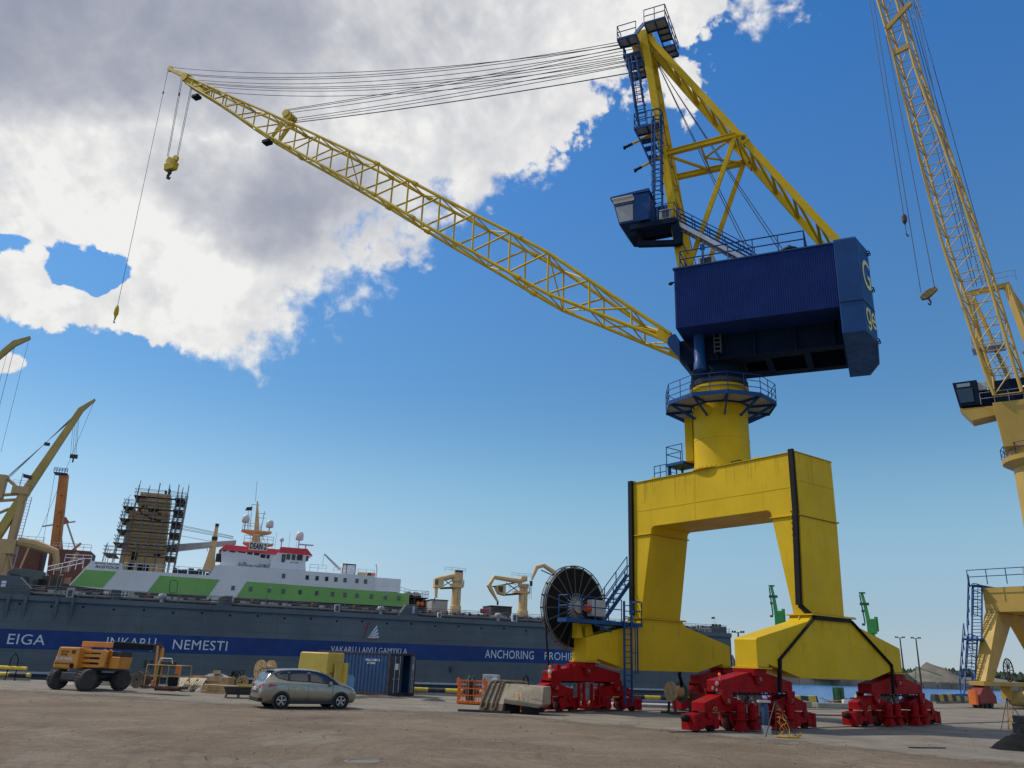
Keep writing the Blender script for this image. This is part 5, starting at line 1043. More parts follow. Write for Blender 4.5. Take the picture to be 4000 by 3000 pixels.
ed.box(-20.95, -18.85, .96, .999, 15.5, 15.66); ed.build('cabin_edge', BLK, ship)
MB().box(-18.3, -16.9, 1, 2.5, 14.0, 14.5).build('liferaft_locker', TAN, ship, .08); MB().box(-16.8, -16.2, 1, 2, 14.0, 14.5).build('deck_crate', DST, ship)
MB().lathe([(.02, -.35), (.25, -.25), (.25, .25), (.02, .35)], 12, lambda x, y, z: (-16.0 + z, .9 + x, 14.3 + y)).build('rescue_float', ORG, ship); MB().pipe([(-15.5, 1, 13.8), (-15.5, 1, 15.2), (-15.7, 1, 15.9)], .1, 6).build('boat_davit', WHT, ship)
eq = MB()
for i in range(16):
    x = -36.5 + i * .33; w = random.uniform(.2, .6); eq.box(x, x + w, .5, 1.0, 14.06, 14.06 + random.uniform(.2, .75))
eq.build('bridge_front_gear', mat('mixed_grey_gear', (.3, .3, .3), .6, .5, 3), ship)
# funnel block under repair, with its scaffolding
fn = MB().loft([[(-52.2, 4, 12.42), (-46.7, 4, 12.42), (-46.7, 10, 12.42), (-52.2, 10, 12.42)], [(-52.0, 4, 16.2), (-47.2, 4, 16.2), (-47.2, 10, 16.2), (-52.0, 10, 16.2)], [(-51.9, 4, 24.35), (-47.6, 4, 24.35), (-47.6, 10, 24.35), (-51.9, 10, 24.35)]])
fn.box(-53.1, -51.95, 5, 9.5, 12.42, 21.6); fn = fn.build('funnel_block', TAN, ship, .04)
fr_ = MB()
for k in range(16):
    z = 16.4 + k * .5; f = (z - 16.2) / 8.15; fr_.box(-52.0 + f * .1 - .02, -47.2 - f * .4 + .02, 3.93, 3.999, z, z + .08)
fr_.build('plating_rib', mat('tan_rib', (.42, .28, .13), .6, .2, 1), fn)
em = MB(); 
for pts in ([(-51.3, 22.2), (-51.6, 21.6), (-51.2, 21.0), (-50.4, 20.8), (-49.8, 20.5), (-49.0, 20.3), (-48.4, 20.35)], [(-51.2, 22.1), (-50.9, 22.4), (-50.7, 22.1)], [(-50.2, 22.0), (-50.3, 21.6), (-50.0, 21.5)], [(-49.8, 22.0), (-49.9, 21.5)], [(-49.8, 22.0), (-49.5, 21.9), (-49.6, 21.7), (-49.85, 21.7)], [(-49.2, 22.0), (-49.3, 21.5)], [(-49.2, 22.0), (-48.9, 21.9), (-49.0, 21.7), (-49.2, 21.7)], [(-50.0, 20.6), (-49.6, 20.3), (-49.9, 20.0)], [(-49.0, 21.3), (-48.5, 21.2)]):
    em.pipe([(x, 3.9, z) for x, z in pts], .11, 5)
em.build('painted_emblem', BLK, fn)
for x0, x1, z0, z1 in ((-51.7, -50.9, 12.6, 13.9), (-51.5, -50.8, 14.2, 15.3), (-50.4, -48.9, 12.7, 13.6), (-48.5, -47.6, 14.9, 15.3)): MB().box(x0, x1, 3.8, 3.99, z0, z1).build('opening', BLK, fn)
ep = MB(); ep.pipe([(-48.5, 6, 24.3), (-48.5, 6, 25.0), (-48.65, 6, 25.2)], .17, 8); ep.pipe([(-48.0, 6, 24.3), (-48.0, 6, 25.3), (-48.15, 6, 25.5)], .17, 8); ep.build('exhaust_pipe', BLK, fn, smooth=40)
scf = dthing('scaffolding', 'tall tube scaffolding with dark plank decks wrapped round the tan funnel', 'scaffolding', (0, 16, 0))
sp_ = MB(); lv = [14.8, 16.4, 18.3, 19.95, 21.75, 23.5]
xs = [-55.2, -54.2, -53.2, -52.4, -51.0, -49.6, -48.2, -46.9, -46.3, -45.5]
for x in xs:
    lo, hi = (12.5, 25.2) if x > -53 else (12.5, 22.9 if x > -55 else 16)
    for y in (2.4, 3.6):
        if x in (-54.2, -53.2): sp_.tube((x + .3, y, lo), (x + 1.0, y, hi), .045, n=4)
        else: sp_.tube((x, y, lo), (x + .25, y, hi + random.uniform(-.5, .8)), .045, n=4)
    if x < -52.5 or x > -47:
        for y in (6, 9): sp_.tube((x, y, lo), (x + .2, y, hi), .045, n=4)
for z in lv:
    x0 = -55.3 if z < 15 else -54.3 + (z - 15) * .07 if z < 22 else -52.6
    for y in (2.4, 3.6):
        for dz in (0, .55, 1.05): sp_.tube((x0, y, z + dz), (-45.4, y, z + dz), .035, n=4)
    for x in (x0, -45.5):
        for dz in (0, .55, 1.05): sp_.tube((x, 2.4, z + dz), (x, 10, z + dz), .035, n=4)
for z0, z1 in zip(lv[:-1], lv[1:]):
    sp_.tube((-46.3, 2.4, z0), (-45.5, 2.4, z1), .035, n=4); sp_.tube((-54.0, 2.4, z0), (-53.0, 2.4, z1), .035, n=4); sp_.tube((-45.5, 2.4, z0), (-45.5, 9, z1), .035, n=4)
for i in range(18):
    sp_.tube((-53.5 + i * .45, 2.35, 16.4 if i % 2 else 15.9), (-53.05 + i * .45, 2.35, 15.9 if i % 2 else 16.4), .05, n=4)
sp_.build('tubes', SCAF, scf)
pk = MB()
for z in lv:
    x0 = -55.2 if z < 15 else -54.3 + (z - 15) * .07 if z < 22 else -52.6
    pk.box(x0, -45.5, 2.5, 3.5, z - .06, z); pk.box(-46.9, -45.4, 3.5, 10, z - .06, z); pk.box(x0, x0 + 1.6, 3.5, 10, z - .06, z)
    pk.box(-46.9, -45.4, 2.42, 2.46, z, z + .2)
pk.build('plank_deck', PLNK, scf)
# fore-deck gear: crane post, cargo boom with wires, spools
kp = dthing('ship_crane', 'slim tan crane post between the funnel and the red roofed bridge', 'crane', (-40.4, 20, 0))
MB().loft([[(-1.1, -.8, 13.2), (.9, -.8, 13.2), (.9, .8, 13.2), (-1.1, .8, 13.2)], [(-.7, -.6, 15.2), (.5, -.6, 15.2), (.5, .6, 15.2), (-.7, .6, 15.2)], [(-.3, -.4, 18.0), (.35, -.4, 18.0), (.35, .4, 18.0), (-.3, .4, 18.0)], [(-.15, -.3, 20.5), (.3, -.3, 20.5), (.3, .3, 20.5), (-.15, .3, 20.5)]]).build('post', TAN, kp, .02)
MB().box(-.4, .45, -.6, .6, 18.0, 18.5).box(-.2, .35, -.5, .5, 20.1, 20.5).build('sheave_head', DST, kp); MB().box(.6, 1.5, -.5, .5, 14.8, 16.0).build('winch', DST, kp); MB().pipe([(-.4, -.7, 17.8), (-1.0, -.7, 17.0), (-.7, -.7, 16.2)], .05, 5).box(-1.6, -.3, -.8, -.4, 17.0, 17.2).build('hose', GREY, kp)
cb = dthing('cargo_boom', 'long pale grey cargo boom lying level behind the crane post', 'boom', (0, 26, 0))
MB().loft([[(-47.5, 0, 16.2), (-47.5, 1.2, 16.2), (-47.5, 1.2, 17.4), (-47.5, 0, 17.4)], [(-37.0, 0, 18.3), (-37.0, .8, 18.3), (-37.0, .8, 19.0), (-37.0, 0, 19.0)]]).build('boom', GREY, cb, .02)
w = MB()
for z0, z1 in ((20.9, 19.6), (20.7, 19.5), (20.4, 19.3), (20.2, 19.2), (19.2, 18.2)): w.tube((-47, .5, z0), (-37.5, .5, z1), .03, n=4)
w.build('wire', ROPE, cb)
bd = dthing('deck_gear', 'dark winches and coils on the low fore deck of the ship', 'deck gear', (0, 18, 12.42))
g_ = MB()
for i in range(14):
    x = -45.5 + i * .42; g_.box(x, x + random.uniform(.3, .8), 0, 1.2, 0, random.uniform(.3, 1.1))
g_.build('winch', DST, bd)
def deck_crane(a, off, zb, kind, label):
    t = dthing('deck_crane', label, 'crane', (a, off, 0), 'tan deck cranes beyond the dock wall')
    MB().lathe([(.85, zb - 1.5), (.85, zb + .6), (.72, zb + .65), (.70, zb + 4.2), (.85, zb + 4.25), (.85, zb + 4.7)], 20).build('pillar', TAN, t, smooth=40)
    st_ = MB()
    for k in range(9): st_.box(-.12, .12, -.76, -.70, zb + .8 + k * .35, zb + .86 + k * .35)
    st_.build('step', DST, t)
    if kind == 1:
        MB().prism([(-.9, zb + 3.3), (-.9, zb + 3.9), (.8, zb + 3.9), (.8, zb + 3.3)], -.9, .9).prism([(-.55, zb + 3.9), (-.55, zb + 5.6), (.75, zb + 5.6), (.75, zb + 3.9)], -.6, .6).build('slew_frame', TAN, t, .02)
        MB().pipe([(.3, 0, zb + 5.3), (-2.2, -.3, zb + 4.6), (-3.1, -.4, zb + 4.4), (-3.4, -.4, zb + 3.6), (-3.3, -.4, zb + 1.6)], [.42, .4, .4, .34, .2], 8).build('knuckle_boom', TAN, t, smooth=40)
        MB().box(-3.7, -2.3, -.8, .5, zb + 3.1, zb + 4.5).build('cab', TAN, t, .05); MB().box(-3.75, -3.2, -.83, -.801, zb + 3.5, zb + 4.3).build('cab_window', GLAS, t)
        MB().bar((-2.4, 0, zb + 3.3), (-.3, 0, zb + 4.7), .12).bar((-2.3, 0, zb + 4.6), (-.4, 0, zb + 3.3), .12).bar((-2.6, 0, zb + 3.1), (-.3, 0, zb + 3.3), .3).build('brace', DST, t)
        MB().box(-.3, .8, -.3, .6, zb + 5.6, zb + 6.0).build('winch', DST, t); MB().tube((-3.5, -.4, zb + 1.6), (-3.55, -.4, zb + .9), .08).build('hook', DST, t)
    else:
        MB().box(-1.6, .9, -.8, .8, zb + 3.2, zb + 3.55).build('slew_frame', TAN, t, .02)
        MB().pipe([(.4, 0, zb + 5.6), (-.8, 0, zb + 5.1), (-5.2, -.4, zb + 5.4), (-6.0, -.45, zb + 4.0), (-5.6, -.45, zb + 3.4), (-4.4, -.4, zb + 1.7)], [.45, .42, .34, .40, .36, .15], 8).build('knuckle_boom', TAN, t, smooth=40)
        MB().tube((-5.5, -.4, zb + 3.9), (-1.5, -.1, zb + 4.8), .09).build('boom_ram', DST, t)
        MB().hexa([(-4.2, -.7, zb + 2.9), (-3.2, -.7, zb + 2.7), (-3.2, .7, zb + 2.7), (-4.2, .7, zb + 2.9), (-4.9, -.7, zb + 4.1), (-3.2, -.7, zb + 4.3), (-3.2, .7, zb + 4.3), (-4.9, .7, zb + 4.1)]).build('cab', TAN, t, .05); MB().hexa([(-4.3, -.74, zb + 3.2), (-3.7, -.74, zb + 3.1), (-3.7, -.705, zb + 3.1), (-4.3, -.705, zb + 3.2), (-4.6, -.74, zb + 4.0), (-3.7, -.74, zb + 4.1), (-3.7, -.705, zb + 4.1), (-4.6, -.705, zb + 4.0)]).build('cab_window', GLAS, t)
        MB().bar((-3.0, 0, zb + 3.0), (-.3, 0, zb + 4.8), .12).bar((-3.0, 0, zb + 4.7), (-.4, 0, zb + 3.3), .12).bar((-3.3, 0, zb + 2.8), (-.3, 0, zb + 3.2), .28).build('brace', DST, t)
        MB().box(-.5, .5, -.4, .4, zb + 5.3, zb + 5.9).build('winch', TAN, t, .05); MB().tube((-4.4, -.4, zb + 1.8), (-4.4, -.4, zb + 1.2), .16).build('hook', DST, t)
    r_ = MB(); railing(r_, [(-2.6 if kind == 2 else .4, -.85, zb + 3.5), (.9, -.85, zb + 3.5), (1.2, .6, zb + 3.5)], 1.0, step=.9, r=.03, n=4); railing(r_, [(-2.2, -.4, zb + 5.6), (1.2, -.4, zb + 5.6)], .7, step=1.2, r=.025, n=4); r_.build('railing', GALV, t)
deck_crane(-4.2, 10, 9.2, 1, 'tan deck crane with folded boom, left of its twin beyond the dock wall')
deck_crane(6.9, 10, 9.1, 2, 'tan knuckle boom deck crane nearest the big cable reel')
t = dthing('deck_crane', 'tan knuckle boom mostly hidden by the big cable reel, hook hanging', 'crane', (15.5, 10, 0), 'tan deck cranes beyond the dock wall')
MB().lathe([(.8, 7.5), (.8, 14)], 16).build('pillar', TAN, t); MB().pipe([(.3, 0, 14), (-2.6, 0, 15.6), (-5.2, 0, 17.0), (-6.4, 0, 16.6), (-7.2, 0, 14.6)], [.45, .42, .35, .38, .18], 8).build('knuckle_boom', TAN, t, smooth=40); MB().tube((-5.6, 0, 16.2), (-2.4, 0, 15.1), .09).build('boom_ram', DST, t)
MB().tube((-7.3, 0, 14.4), (-7.3, 0, 13.6), .25).tube((-7.5, 0, 13.6), (-7.6, 0, 11.6), .03).tube((-7.2, 0, 13.6), (-7.2, 0, 11.5), .03).build('hook', DST, t)
for a, w_, d_, z0, z1, lb in ((-5.9, 2.6, 4, 7.5, 10.7, 'stack of grey concrete-like tanks beside the left tan deck crane'), (4.4, 3.6, 4, 7.5, 10.3, 'low grey deckhouse left of the right tan crane pillar')):
    t = dthing('deck_house', lb, 'deckhouse', (a, 13, z0)); MB().box(-w_ / 2, w_ / 2, 0, d_, 0, z1 - z0).build('wall', DECK if a > 0 else GREY, t, .05); MB().box(-w_ / 2 - .08, w_ / 2 + .08, -.08, d_ + .08, z1 - z0, z1 - z0 + .12).build('roof', DST, t)
t = dthing('pipe_heap', 'dark jumble of hoses and red drum behind the dock rail near the tan cranes', 'heap', (-.5, 7, 7.52)); q = MB()
for i in range(30): a, b_ = random.uniform(-3.5, 11), random.uniform(0, 2); q.pipe([(a, b_, random.uniform(.2, 1.0)), (a + random.uniform(.5, 2.5), b_ + .3, random.uniform(.3, 1.4)), (a + random.uniform(2.5, 3.5), b_, random.uniform(.2, .8))], random.uniform(.08, .2), 5)
q.build('hoses', DECK, t); MB().tube((-.6, 0, 1.6), (.6, 0, 1.6), .35, n=12).build('red_drum', mat('drum_red', (.3, .03, .04), .6), t)

# ------------------------------------------------------------------ vessels and cranes at the left
fc = dthing('deck_crane_vessel', 'cream column crane with a raised yellow box jib at the left edge', 'crane', (-70.1, 34, 0))
MB().lathe([(1.0, 11.5), (.85, 13), (.62, 17), (.70, 24.5), (.75, 24.9)], 20).build('column', CREAM, fc, smooth=40)
MB().box(-1.5, .9, -.9, .9, 24.4, 25.6).build('head_box', CREAM, fc, .05)
MB().loft([[(-3.3, -.7, 15.9), (-2.2, -.7, 15.3), (-2.2, .7, 15.3), (-3.3, .7, 15.9)], [(.1, -.6, 26.0), (1.2, -.6, 25.4), (1.2, .6, 25.4), (.1, .6, 26.0)], [(5.2, -.35, 39.6), (6.0, -.35, 39.2), (6.0, .35, 39.2), (5.2, .35, 39.6)], [(7.3, -.2, 41.6), (7.5, -.2, 41.3), (7.5, .2, 41.3), (7.3, .2, 41.6)]]).build('jib', mat('ochre_jib', (.42, .29, .07), .55, .15, .4, streak=.3), fc, .03)
q = MB()
for a, b_ in (((-3.0, 0, 24), (-.3, 0, 24.5)), ((-3.6, 0, 23.0), (-.3, 0, 23.6)), ((-3.8, 0, 20.5), (-.5, 0, 22.5)), ((-3.0, 0, 27.0), (.2, 0, 24.6)), ((-3.4, 0, 19.0), (-.5, 0, 20.4))): q.tube(a, b_, .25, n=8)
q.build('brace', CREAM, fc); MB().box(-4.5, -2.6, -.8, .8, 23.5, 27.2).build('counter_frame', CREAM, fc, .05)
q = MB()
for k in range(5): q.tube((-2.5 - .3 * k, -.2 + k * .1, 26.5 - k * .2), (5.2 - k * .1, 0, 39.0 - k * .3), .03, n=4)
for x in (4.3, 4.6, 4.9, 5.1): q.tube((x + .4, 0, 38.5), (x + 1.2, 0, 31.8), .025, n=4)
q.tube((7.3, 0, 41.2), (3.5, 0, 18), .025, n=4); q.build('rope', ROPE, fc); MB().box(5.5, 6.6, -.3, .3, 31.1, 31.7).tube((6.05, 0, 31.1), (6.05, 0, 30.4), .12).build('hook_block', DST, fc); MB().box(1.4, 2.2, -.2, .2, 32.7, 33.2).build('guy_block', DST, fc)
q = MB(); ladder(q, (.9, -.5, 13), (1.2, -.5, 24), (1, 0, 0), .6, .5, .05); railing(q, [(-1.5, -.9, 25.6), (1.3, -.9, 25.6)], .9, step=.8, r=.03, n=4); q.build('ladder', GREY, fc)
MB().add([(-.4, -.9, 27.6), (.9, -.9, 27.4), (.9, -.9, 26.8), (-.3, -.9, 27.0)], [(0, 1, 2, 3)]).tube((-.45, -.9, 25.5), (-.45, -.9, 27.7), .04).build('flag', mat('flag_dark_red', (.07, .03, .03), .8), fc)
q = MB().box(-5, .9, -1.2, 1.2, 15.0, 17.2); q.lathe([(1.6, 9), (1.5, 15)], 16, lambda x, y, z: (-1.2 + x, y, z)); q.build('machine_base', CREAM, fc, .05)
MB().pipe([(1.0, -.5, 17.0), (3.5, -.5, 16.7), (6.5, -.5, 15.8), (7.4, -.5, 13.0)], [.7, .8, .6, .3], 8).build('lowered_boom', CREAM, fc, smooth=40)
MB().bar((1.5, -.8, 9), (2.8, -.8, 16.5), .25).bar((.2, -.8, 15), (2.0, -.8, 11.0), .2).build('support_strut', CREAM, fc)
sv = dthing('work_vessel', 'red brown patched ship block behind the cream crane at the left', 'ship', (0, 50, 0))
MB().box(-66.8, -60.6, 0, 8, 6, 17.9).build('deck_block', BROWN, sv, .03); MB().box(-74, -68.6, 2, 8, 6, 18.8).build('hull_block', BROWN, sv, .03)
PRM = mat('primer_pink', (.42, .24, .18), .8, .2, .3)
for p in ([(-64.5, 14), (-63.0, 17.6), (-62.4, 17.5), (-63.4, 14)], [(-66.5, 14.5), (-66, 17), (-65.2, 16.5), (-65.8, 14.4)], [(-61.2, 13), (-61.5, 15.0), (-60.9, 15.2), (-60.65, 13)], [(-64, 11), (-63.8, 13), (-62.8, 13.2), (-62.9, 11)]): MB().prism(p, -.04, -.005).build('primer_patch', PRM, sv)
q = MB(); railing(q, [(-66.8, .2, 17.9), (-60.7, .2, 17.9)], 1.1, step=1.3, r=.04, n=4); railing(q, [(-74, 2.2, 18.8), (-68.7, 2.2, 18.8)], 1.1, step=1.3, r=.04, n=4); q.build('railing', GREY, sv)
t = dthing('mooring_barge', 'grey machinery barge with dark hull below the cream crane', 'barge', (-68, 22, 0))
MB().box(-14, 9, 0, 6, 2, 9.9).build('hull', mat('dark_hull', (.022, .022, .025), .8), t); MB().prism([(.6, 9.9), (.6, 11.6), (1.4, 12.2), (5.2, 11.9), (5.8, 11.3), (5.8, 9.9)], .3, 3).build('winch_cover', DOCKM, t, .05)
q = MB()
for i in range(18): x = random.uniform(-6, 8); q.box(x, x + random.uniform(.3, 1.2), .1, .6, 9.9, 9.9 + random.uniform(.4, 1.6))
q.build('machinery', DST, t)
oc_ = dthing('mobile_harbour_crane', 'upright orange box boom with a blue head platform behind the brown ship block', 'crane', (0, 52, 0))
MB().loft([[(-67.3, 0, 15), (-65.6, 0, 15), (-65.6, 1.8, 15), (-67.3, 1.8, 15)], [(-67.5, 0, 25), (-66.0, 0, 25), (-66.0, 1.6, 25), (-67.5, 1.6, 25)], [(-68.9, .2, 31.2), (-67.3, .2, 31.4), (-67.3, 1.4, 31.4), (-68.9, .2 + 1.2, 31.2)]] if False else [[(-67.25, 0, 15), (-65.65, 0, 15), (-65.65, 1.8, 15), (-67.25, 1.8, 15)], [(-68.65, .2, 31.3), (-67.15, .2, 31.5), (-67.15, 1.4, 31.5), (-68.65, 1.4, 31.3)]]).build('boom', mat('crane_orange', (.50, .17, .035), .55, .15, .4, streak=.3), oc_, .03)
q = MB().box(-69.5, -67.3, -.4, 2, 31.5, 31.7); railing(q, [(-69.5, -.4, 31.7), (-67.3, -.4, 31.7)], .8, (1, .7, .4), .4, .05, 4); q.build('head_platform', BLU, oc_); q = MB()
for z, x in ((27.5, -67.6), (24.5, -67.3), (22, -67.1), (19.2, -66.8)): q.box(x, x + .2, -.03, .1, z, z + .15)
q.build('bolt_hole', BLK, oc_); MB().tube((-69.3, 0, 31.5), (-68.6, 0, 15), .03, n=4).tube((-66.9, 0, 25), (-66.2, 0, 18), .03, n=4).build('rope', ROPE, oc_)
t = dthing('level_luffing_crane', 'small red and grey harbour crane with slanting jib beside the orange boom', 'crane', (0, 58, 0))
MB().bar((-67.8, 0, 23), (-66.2, 0, 17), .7).bar((-68.3, 0, 22.8), (-66.6, 0, 24.2), 1.0).build('tower', mat('crane_red', (.42, .10, .07), .6), t); MB().bar((-66.6, 0, 23.6), (-63.5, 0, 17.5), .3).bar((-70.5, 0, 22.5), (-65.2, 0, 23.9), .25).build('jib', GREY, t); MB().bar((-65.5, 0, 17.5), (-63.5, 0, 20), .4).build('lower_jib', ORG, t)
fj = dthing('far_jib_crane', 'yellow crane jib with bent tip entering at the far left edge', 'crane', (0, 60, 0))
MB().loft([[(-92, 0, 44.5), (-91.3, 0, 43.7), (-91.3, .8, 43.7), (-92, .8, 44.5)], [(-83.1, 0, 58.2), (-82.5, 0, 57.2), (-82.5, .8, 57.2), (-83.1, .8, 58.2)], [(-80.4, .1, 59.7), (-80.2, .1, 59.1), (-80.2, .6, 59.1), (-80.4, .6, 59.7)]]).build('jib', mat('ochre_jib', (.42, .29, .07), .55, .15, .4, streak=.3), fj, .03)
q = MB(); q.tube((-80.5, .3, 59), (-80.5, .3, 36), .03, n=4); q.tube((-82.6, .3, 57), (-82.6, .3, 36), .04, n=4); q.tube((-83.6, .3, 56), (-83.6, .3, 36), .03, n=4); q.tube((-83, .3, 58), (-92, .3, 51), .03, n=4); q.build('rope', ROPE, fj); MB().lathe([(2, 0), (1.5, 30), (1.2, 45)], 16, lambda x, y, z: (-93 + x, y, z)).build('column', CREAM, fj)
# ------------------------------------------------------------------ second portal crane, at the right edge
OCH = mat('ochre_crane_paint', (0.47, 0.30, 0.055), 0.55, 0.10, 0.35, streak=0.4, streak_col=(0.36, 0.22, 0.07))
c2 = thing('portal_crane', 'faded ochre portal crane with dark blue cab, cut off by the right picture edge', 'crane', (48.49, 70.23, 0), R(36.79))
MB().box(-3.5, 3.5, -5.6, 5.6, 7.75, 9.85).build('portal_beam', OCH, c2, .03)
for v in (-5.15, 5.15):
    for s in (-1, 1):
        MB().hexa([(s * 7.6, v - .5, 2.05), (s * 6.2, v - .5, 2.05), (s * 6.2, v + .5, 2.05), (s * 7.6, v + .5, 2.05), (s * 3.5, v - .55, 7.74), (s * .3, v - .55, 7.74), (s * .3, v + .55, 7.74), (s * 3.5, v + .55, 7.74)]).build('leg', OCH, c2, .03)
    MB().box(-8.2, 8.2, v - .6, v + .6, 1.7, 2.04).build('sill_beam', OCH, c2, .02); MB().box(-3, -2.6, v - .4, v + .4, .6, 1.7).box(1.2, 1.8, v - .4, v + .4, .6, 1.7).build('hanger', OCH, c2)
    for s in (-1, 1):
        b_ = MB().prism([(s * 6.0, .9), (s * 6.9, 1.69), (s * 7.9, 1.69), (s * 9.0, .9), (s * 9.0, .35), (s * 6.0, .35)], v - .45, v + .45).build('bogie', mat('faded_red_paint', (.22, .03, .025), .6, .2, 1), c2, .02)
        for x in (6.3, 7.2, 8.0, 8.8): MB().lathe([(.1, -.15), (.36, -.15), (.36, .15), (.1, .15)], 16, lambda a, b, c, x=x, s=s, v=v: (s * x + a, v + c, .37 + b)).build('wheel', DST, b_)
MB().box(-9.4, -9.0, 4.8, 5.4, .25, 1.35).build('end_shield', ORG, c2, .02)
rl = MB(); ladder(rl, (-8.3, 5.8, 1.0), (-6.0, 5.9, 5.6), (0, 1, 0), .8, .3, .05, cage=(-1, 0, .3)); ladder(rl, (-5.3, 5.9, 5.4), (-3.7, 5.9, 10), (0, 1, 0), .8, .3, .05, cage=(-1, 0, .3))
railing(rl, [(-8.6, 6.3, 1.0), (-6.2, 6.4, 5.6)], 1.1, (1, .5), 1.2, .04); railing(rl, [(-5.6, 6.4, 5.5), (-4.0, 6.4, 9.9)], 1.1, (1, .5), 1.2, .04); rl.box(-6.6, -4.8, 5.3, 6.5, 5.3, 5.45); rl.box(-9.2, -7.6, 5.3, 6.5, .85, 1.0); rl.build('stair_ladder', BLU, c2)
rl = MB(); rl.box(-4.2, 4, 5.5, 6.4, 10.0, 10.08); railing(rl, [(-4.2, 6.4, 10.05), (-4.2, 0, 10.05), (-4.2, -5.6, 10.05)], 1.3, (1, .55), 1.5, .04); rl.build('portal_railing', BLU, c2); MB().box(-4.3, -4.22, -1.5, 1.8, 10.3, 11.3).build('notice_board', GREY, c2)
q = MB(); 
for k in range(14):
    a = 2 * math.pi * k / 14; q.tube((1.7 + .15 * math.cos(a), 6.6, 3.05 + .15 * math.sin(a)), (1.7 + .98 * math.cos(a), 6.6, 3.05 + .98 * math.sin(a)), .04, n=4)
q.pipe([(1.7 + .98 * math.cos(a), 6.6, 3.05 + .98 * math.sin(a)) for a in [2 * math.pi * i / 32 for i in range(33)]], .06, 5); q.build('cable_reel', DST, c2)
CM = Matrix.Rotation(R(-71.4), 4, 'Z')
def CB(): return MB(CM)
CB().lathe([(2.7, 9.86), (2.55, 11), (2.6, 20.4), (3.4, 20.9), (3.45, 21.3), (2.8, 21.35), (2.8, 22.1)], 36).build('column', OCH, c2, smooth=35)
q = CB(); pts = [(3.4 * math.cos(a), 3.4 * math.sin(a), 21.3) for a in [2 * math.pi * i / 14 for i in range(15)]]; railing(q, pts, 1.1, (1, .5), 1.5, .035); q.build('gallery_railing', BLU, c2)
CB().hexa([(-3.0, -2.5, 22.1), (3.2, -2.5, 22.1), (3.2, 2.5, 22.1), (-3.0, 2.5, 22.1), (-3.3, -2.6, 26.3), (5, -2.6, 26.3), (5, 2.6, 26.3), (-3.3, 2.6, 26.3)]).build('slewing_body', OCH, c2, .04)
CB().box(-2.9, 4.9, -2.2, 2.4, 26.31, 28.5).build('engine_house', DKB, c2, .03)
CB().hexa([(-5.2, -1.6, 25.1), (-3.2, -1.6, 25.4), (-3.2, .6, 25.4), (-5.2, .6, 25.1), (-6.1, -1.6, 26.4), (-3.25, -1.6, 26.3), (-3.25, .6, 26.3), (-6.1, .6, 26.4)]).build('cab_arm', OCH, c2, .03)
cb2 = CB().hexa([(-6.05, -1.7, 26.6), (-4.3, -1.7, 26.6), (-4.3, .5, 26.6), (-6.05, .5, 26.6), (-6.35, -1.7, 29.0), (-4.3, -1.7, 29.0), (-4.3, .5, 29.0), (-6.35, .5, 29.0)]).build('cab', DKB, c2, .03)
CB().hexa([(-5.9, -1.75, 26.9), (-4.75, -1.75, 26.9), (-4.75, -1.71, 26.9), (-5.9, -1.71, 26.9), (-6.1, -1.75, 28.3), (-4.75, -1.75, 28.3), (-4.75, -1.71, 28.3), (-6.1, -1.71, 28.3)]).build('window', GLAS, cb2); CB().box(-6.0, -4.9, -1.74, -1.71, 28.45, 28.8).build('upper_window', WIN, cb2); CB().box(-4.28, -3.6, -1.5, -.7, 28.0, 28.8).build('air_conditioner', GREY, c2, .03); CB().box(-4.28, -2.9, -1.2, .5, 26.35, 28.0).build('cab_access', DKB, c2)
# luffing jib: four chords with lacing
AX = lambda z: interp([26.8, 28.1, 43.5, 57.4, 69.3, 78.0, 84], [-3.0, -3.3, -5.35, -6.45, -7.34, -8.24, -8.8], z)
BX = lambda z: interp([26.8, 27.2, 42.7, 53.1, 64.7, 75.8, 84], [-.85, -.89, -2.36, -3.68, -5.30, -6.21, -6.9], z)
zz_ = [26.9 + 2.55 * i for i in range(22)]
def J2(z, b, k): x = BX(z) if b else AX(z); return Vector((x + (.5 if k else 0), -2.9 + (2.2 if k else 0), z))
for b in (0, 1):
    for k in (0, 1): CB().pipe([J2(z, b, k) for z in zz_], .15 if not k else .13, 8).build('jib_chord', OCH, c2, smooth=50)
q = CB()
for i, z in enumerate(zz_):
    for k in (0, 1):
        q.tube(J2(z, 0, k), J2(z, 1, k), .055, n=5)
        if i + 1 < len(zz_): q.tube(J2(z, 0, k), J2(zz_[i + 1], 1, k), .055, n=5)
    for b in (0, 1):
        q.tube(J2(z, b, 0), J2(z, b, 1), .05, n=5)
        if i + 1 < len(zz_): q.tube(J2(z, b, i % 2), J2(zz_[i + 1], b, 1 - i % 2), .06, n=5)
q.build('jib_lacing', OCH, c2); q = CB(); q.bar(J2(71, 0, 0) + Vector((0, -.1, 0)), J2(72.4, 1, 0) + Vector((1.2, -.1, .9)), .35, .5); q.bar(J2(67.5, 0, 0), J2(67.8, 1, 0), .3, .6); q.build('cross_girder', OCH, c2)
q = CB(); ladder(q, (-4.3, -2.2, 71.5), (-5.6, -2.2, 82), (1, 0, 0), .7, .4, .03, cage=(1, .3, 0), cage_from=.3); q.build('jib_ladder', GALV, c2)
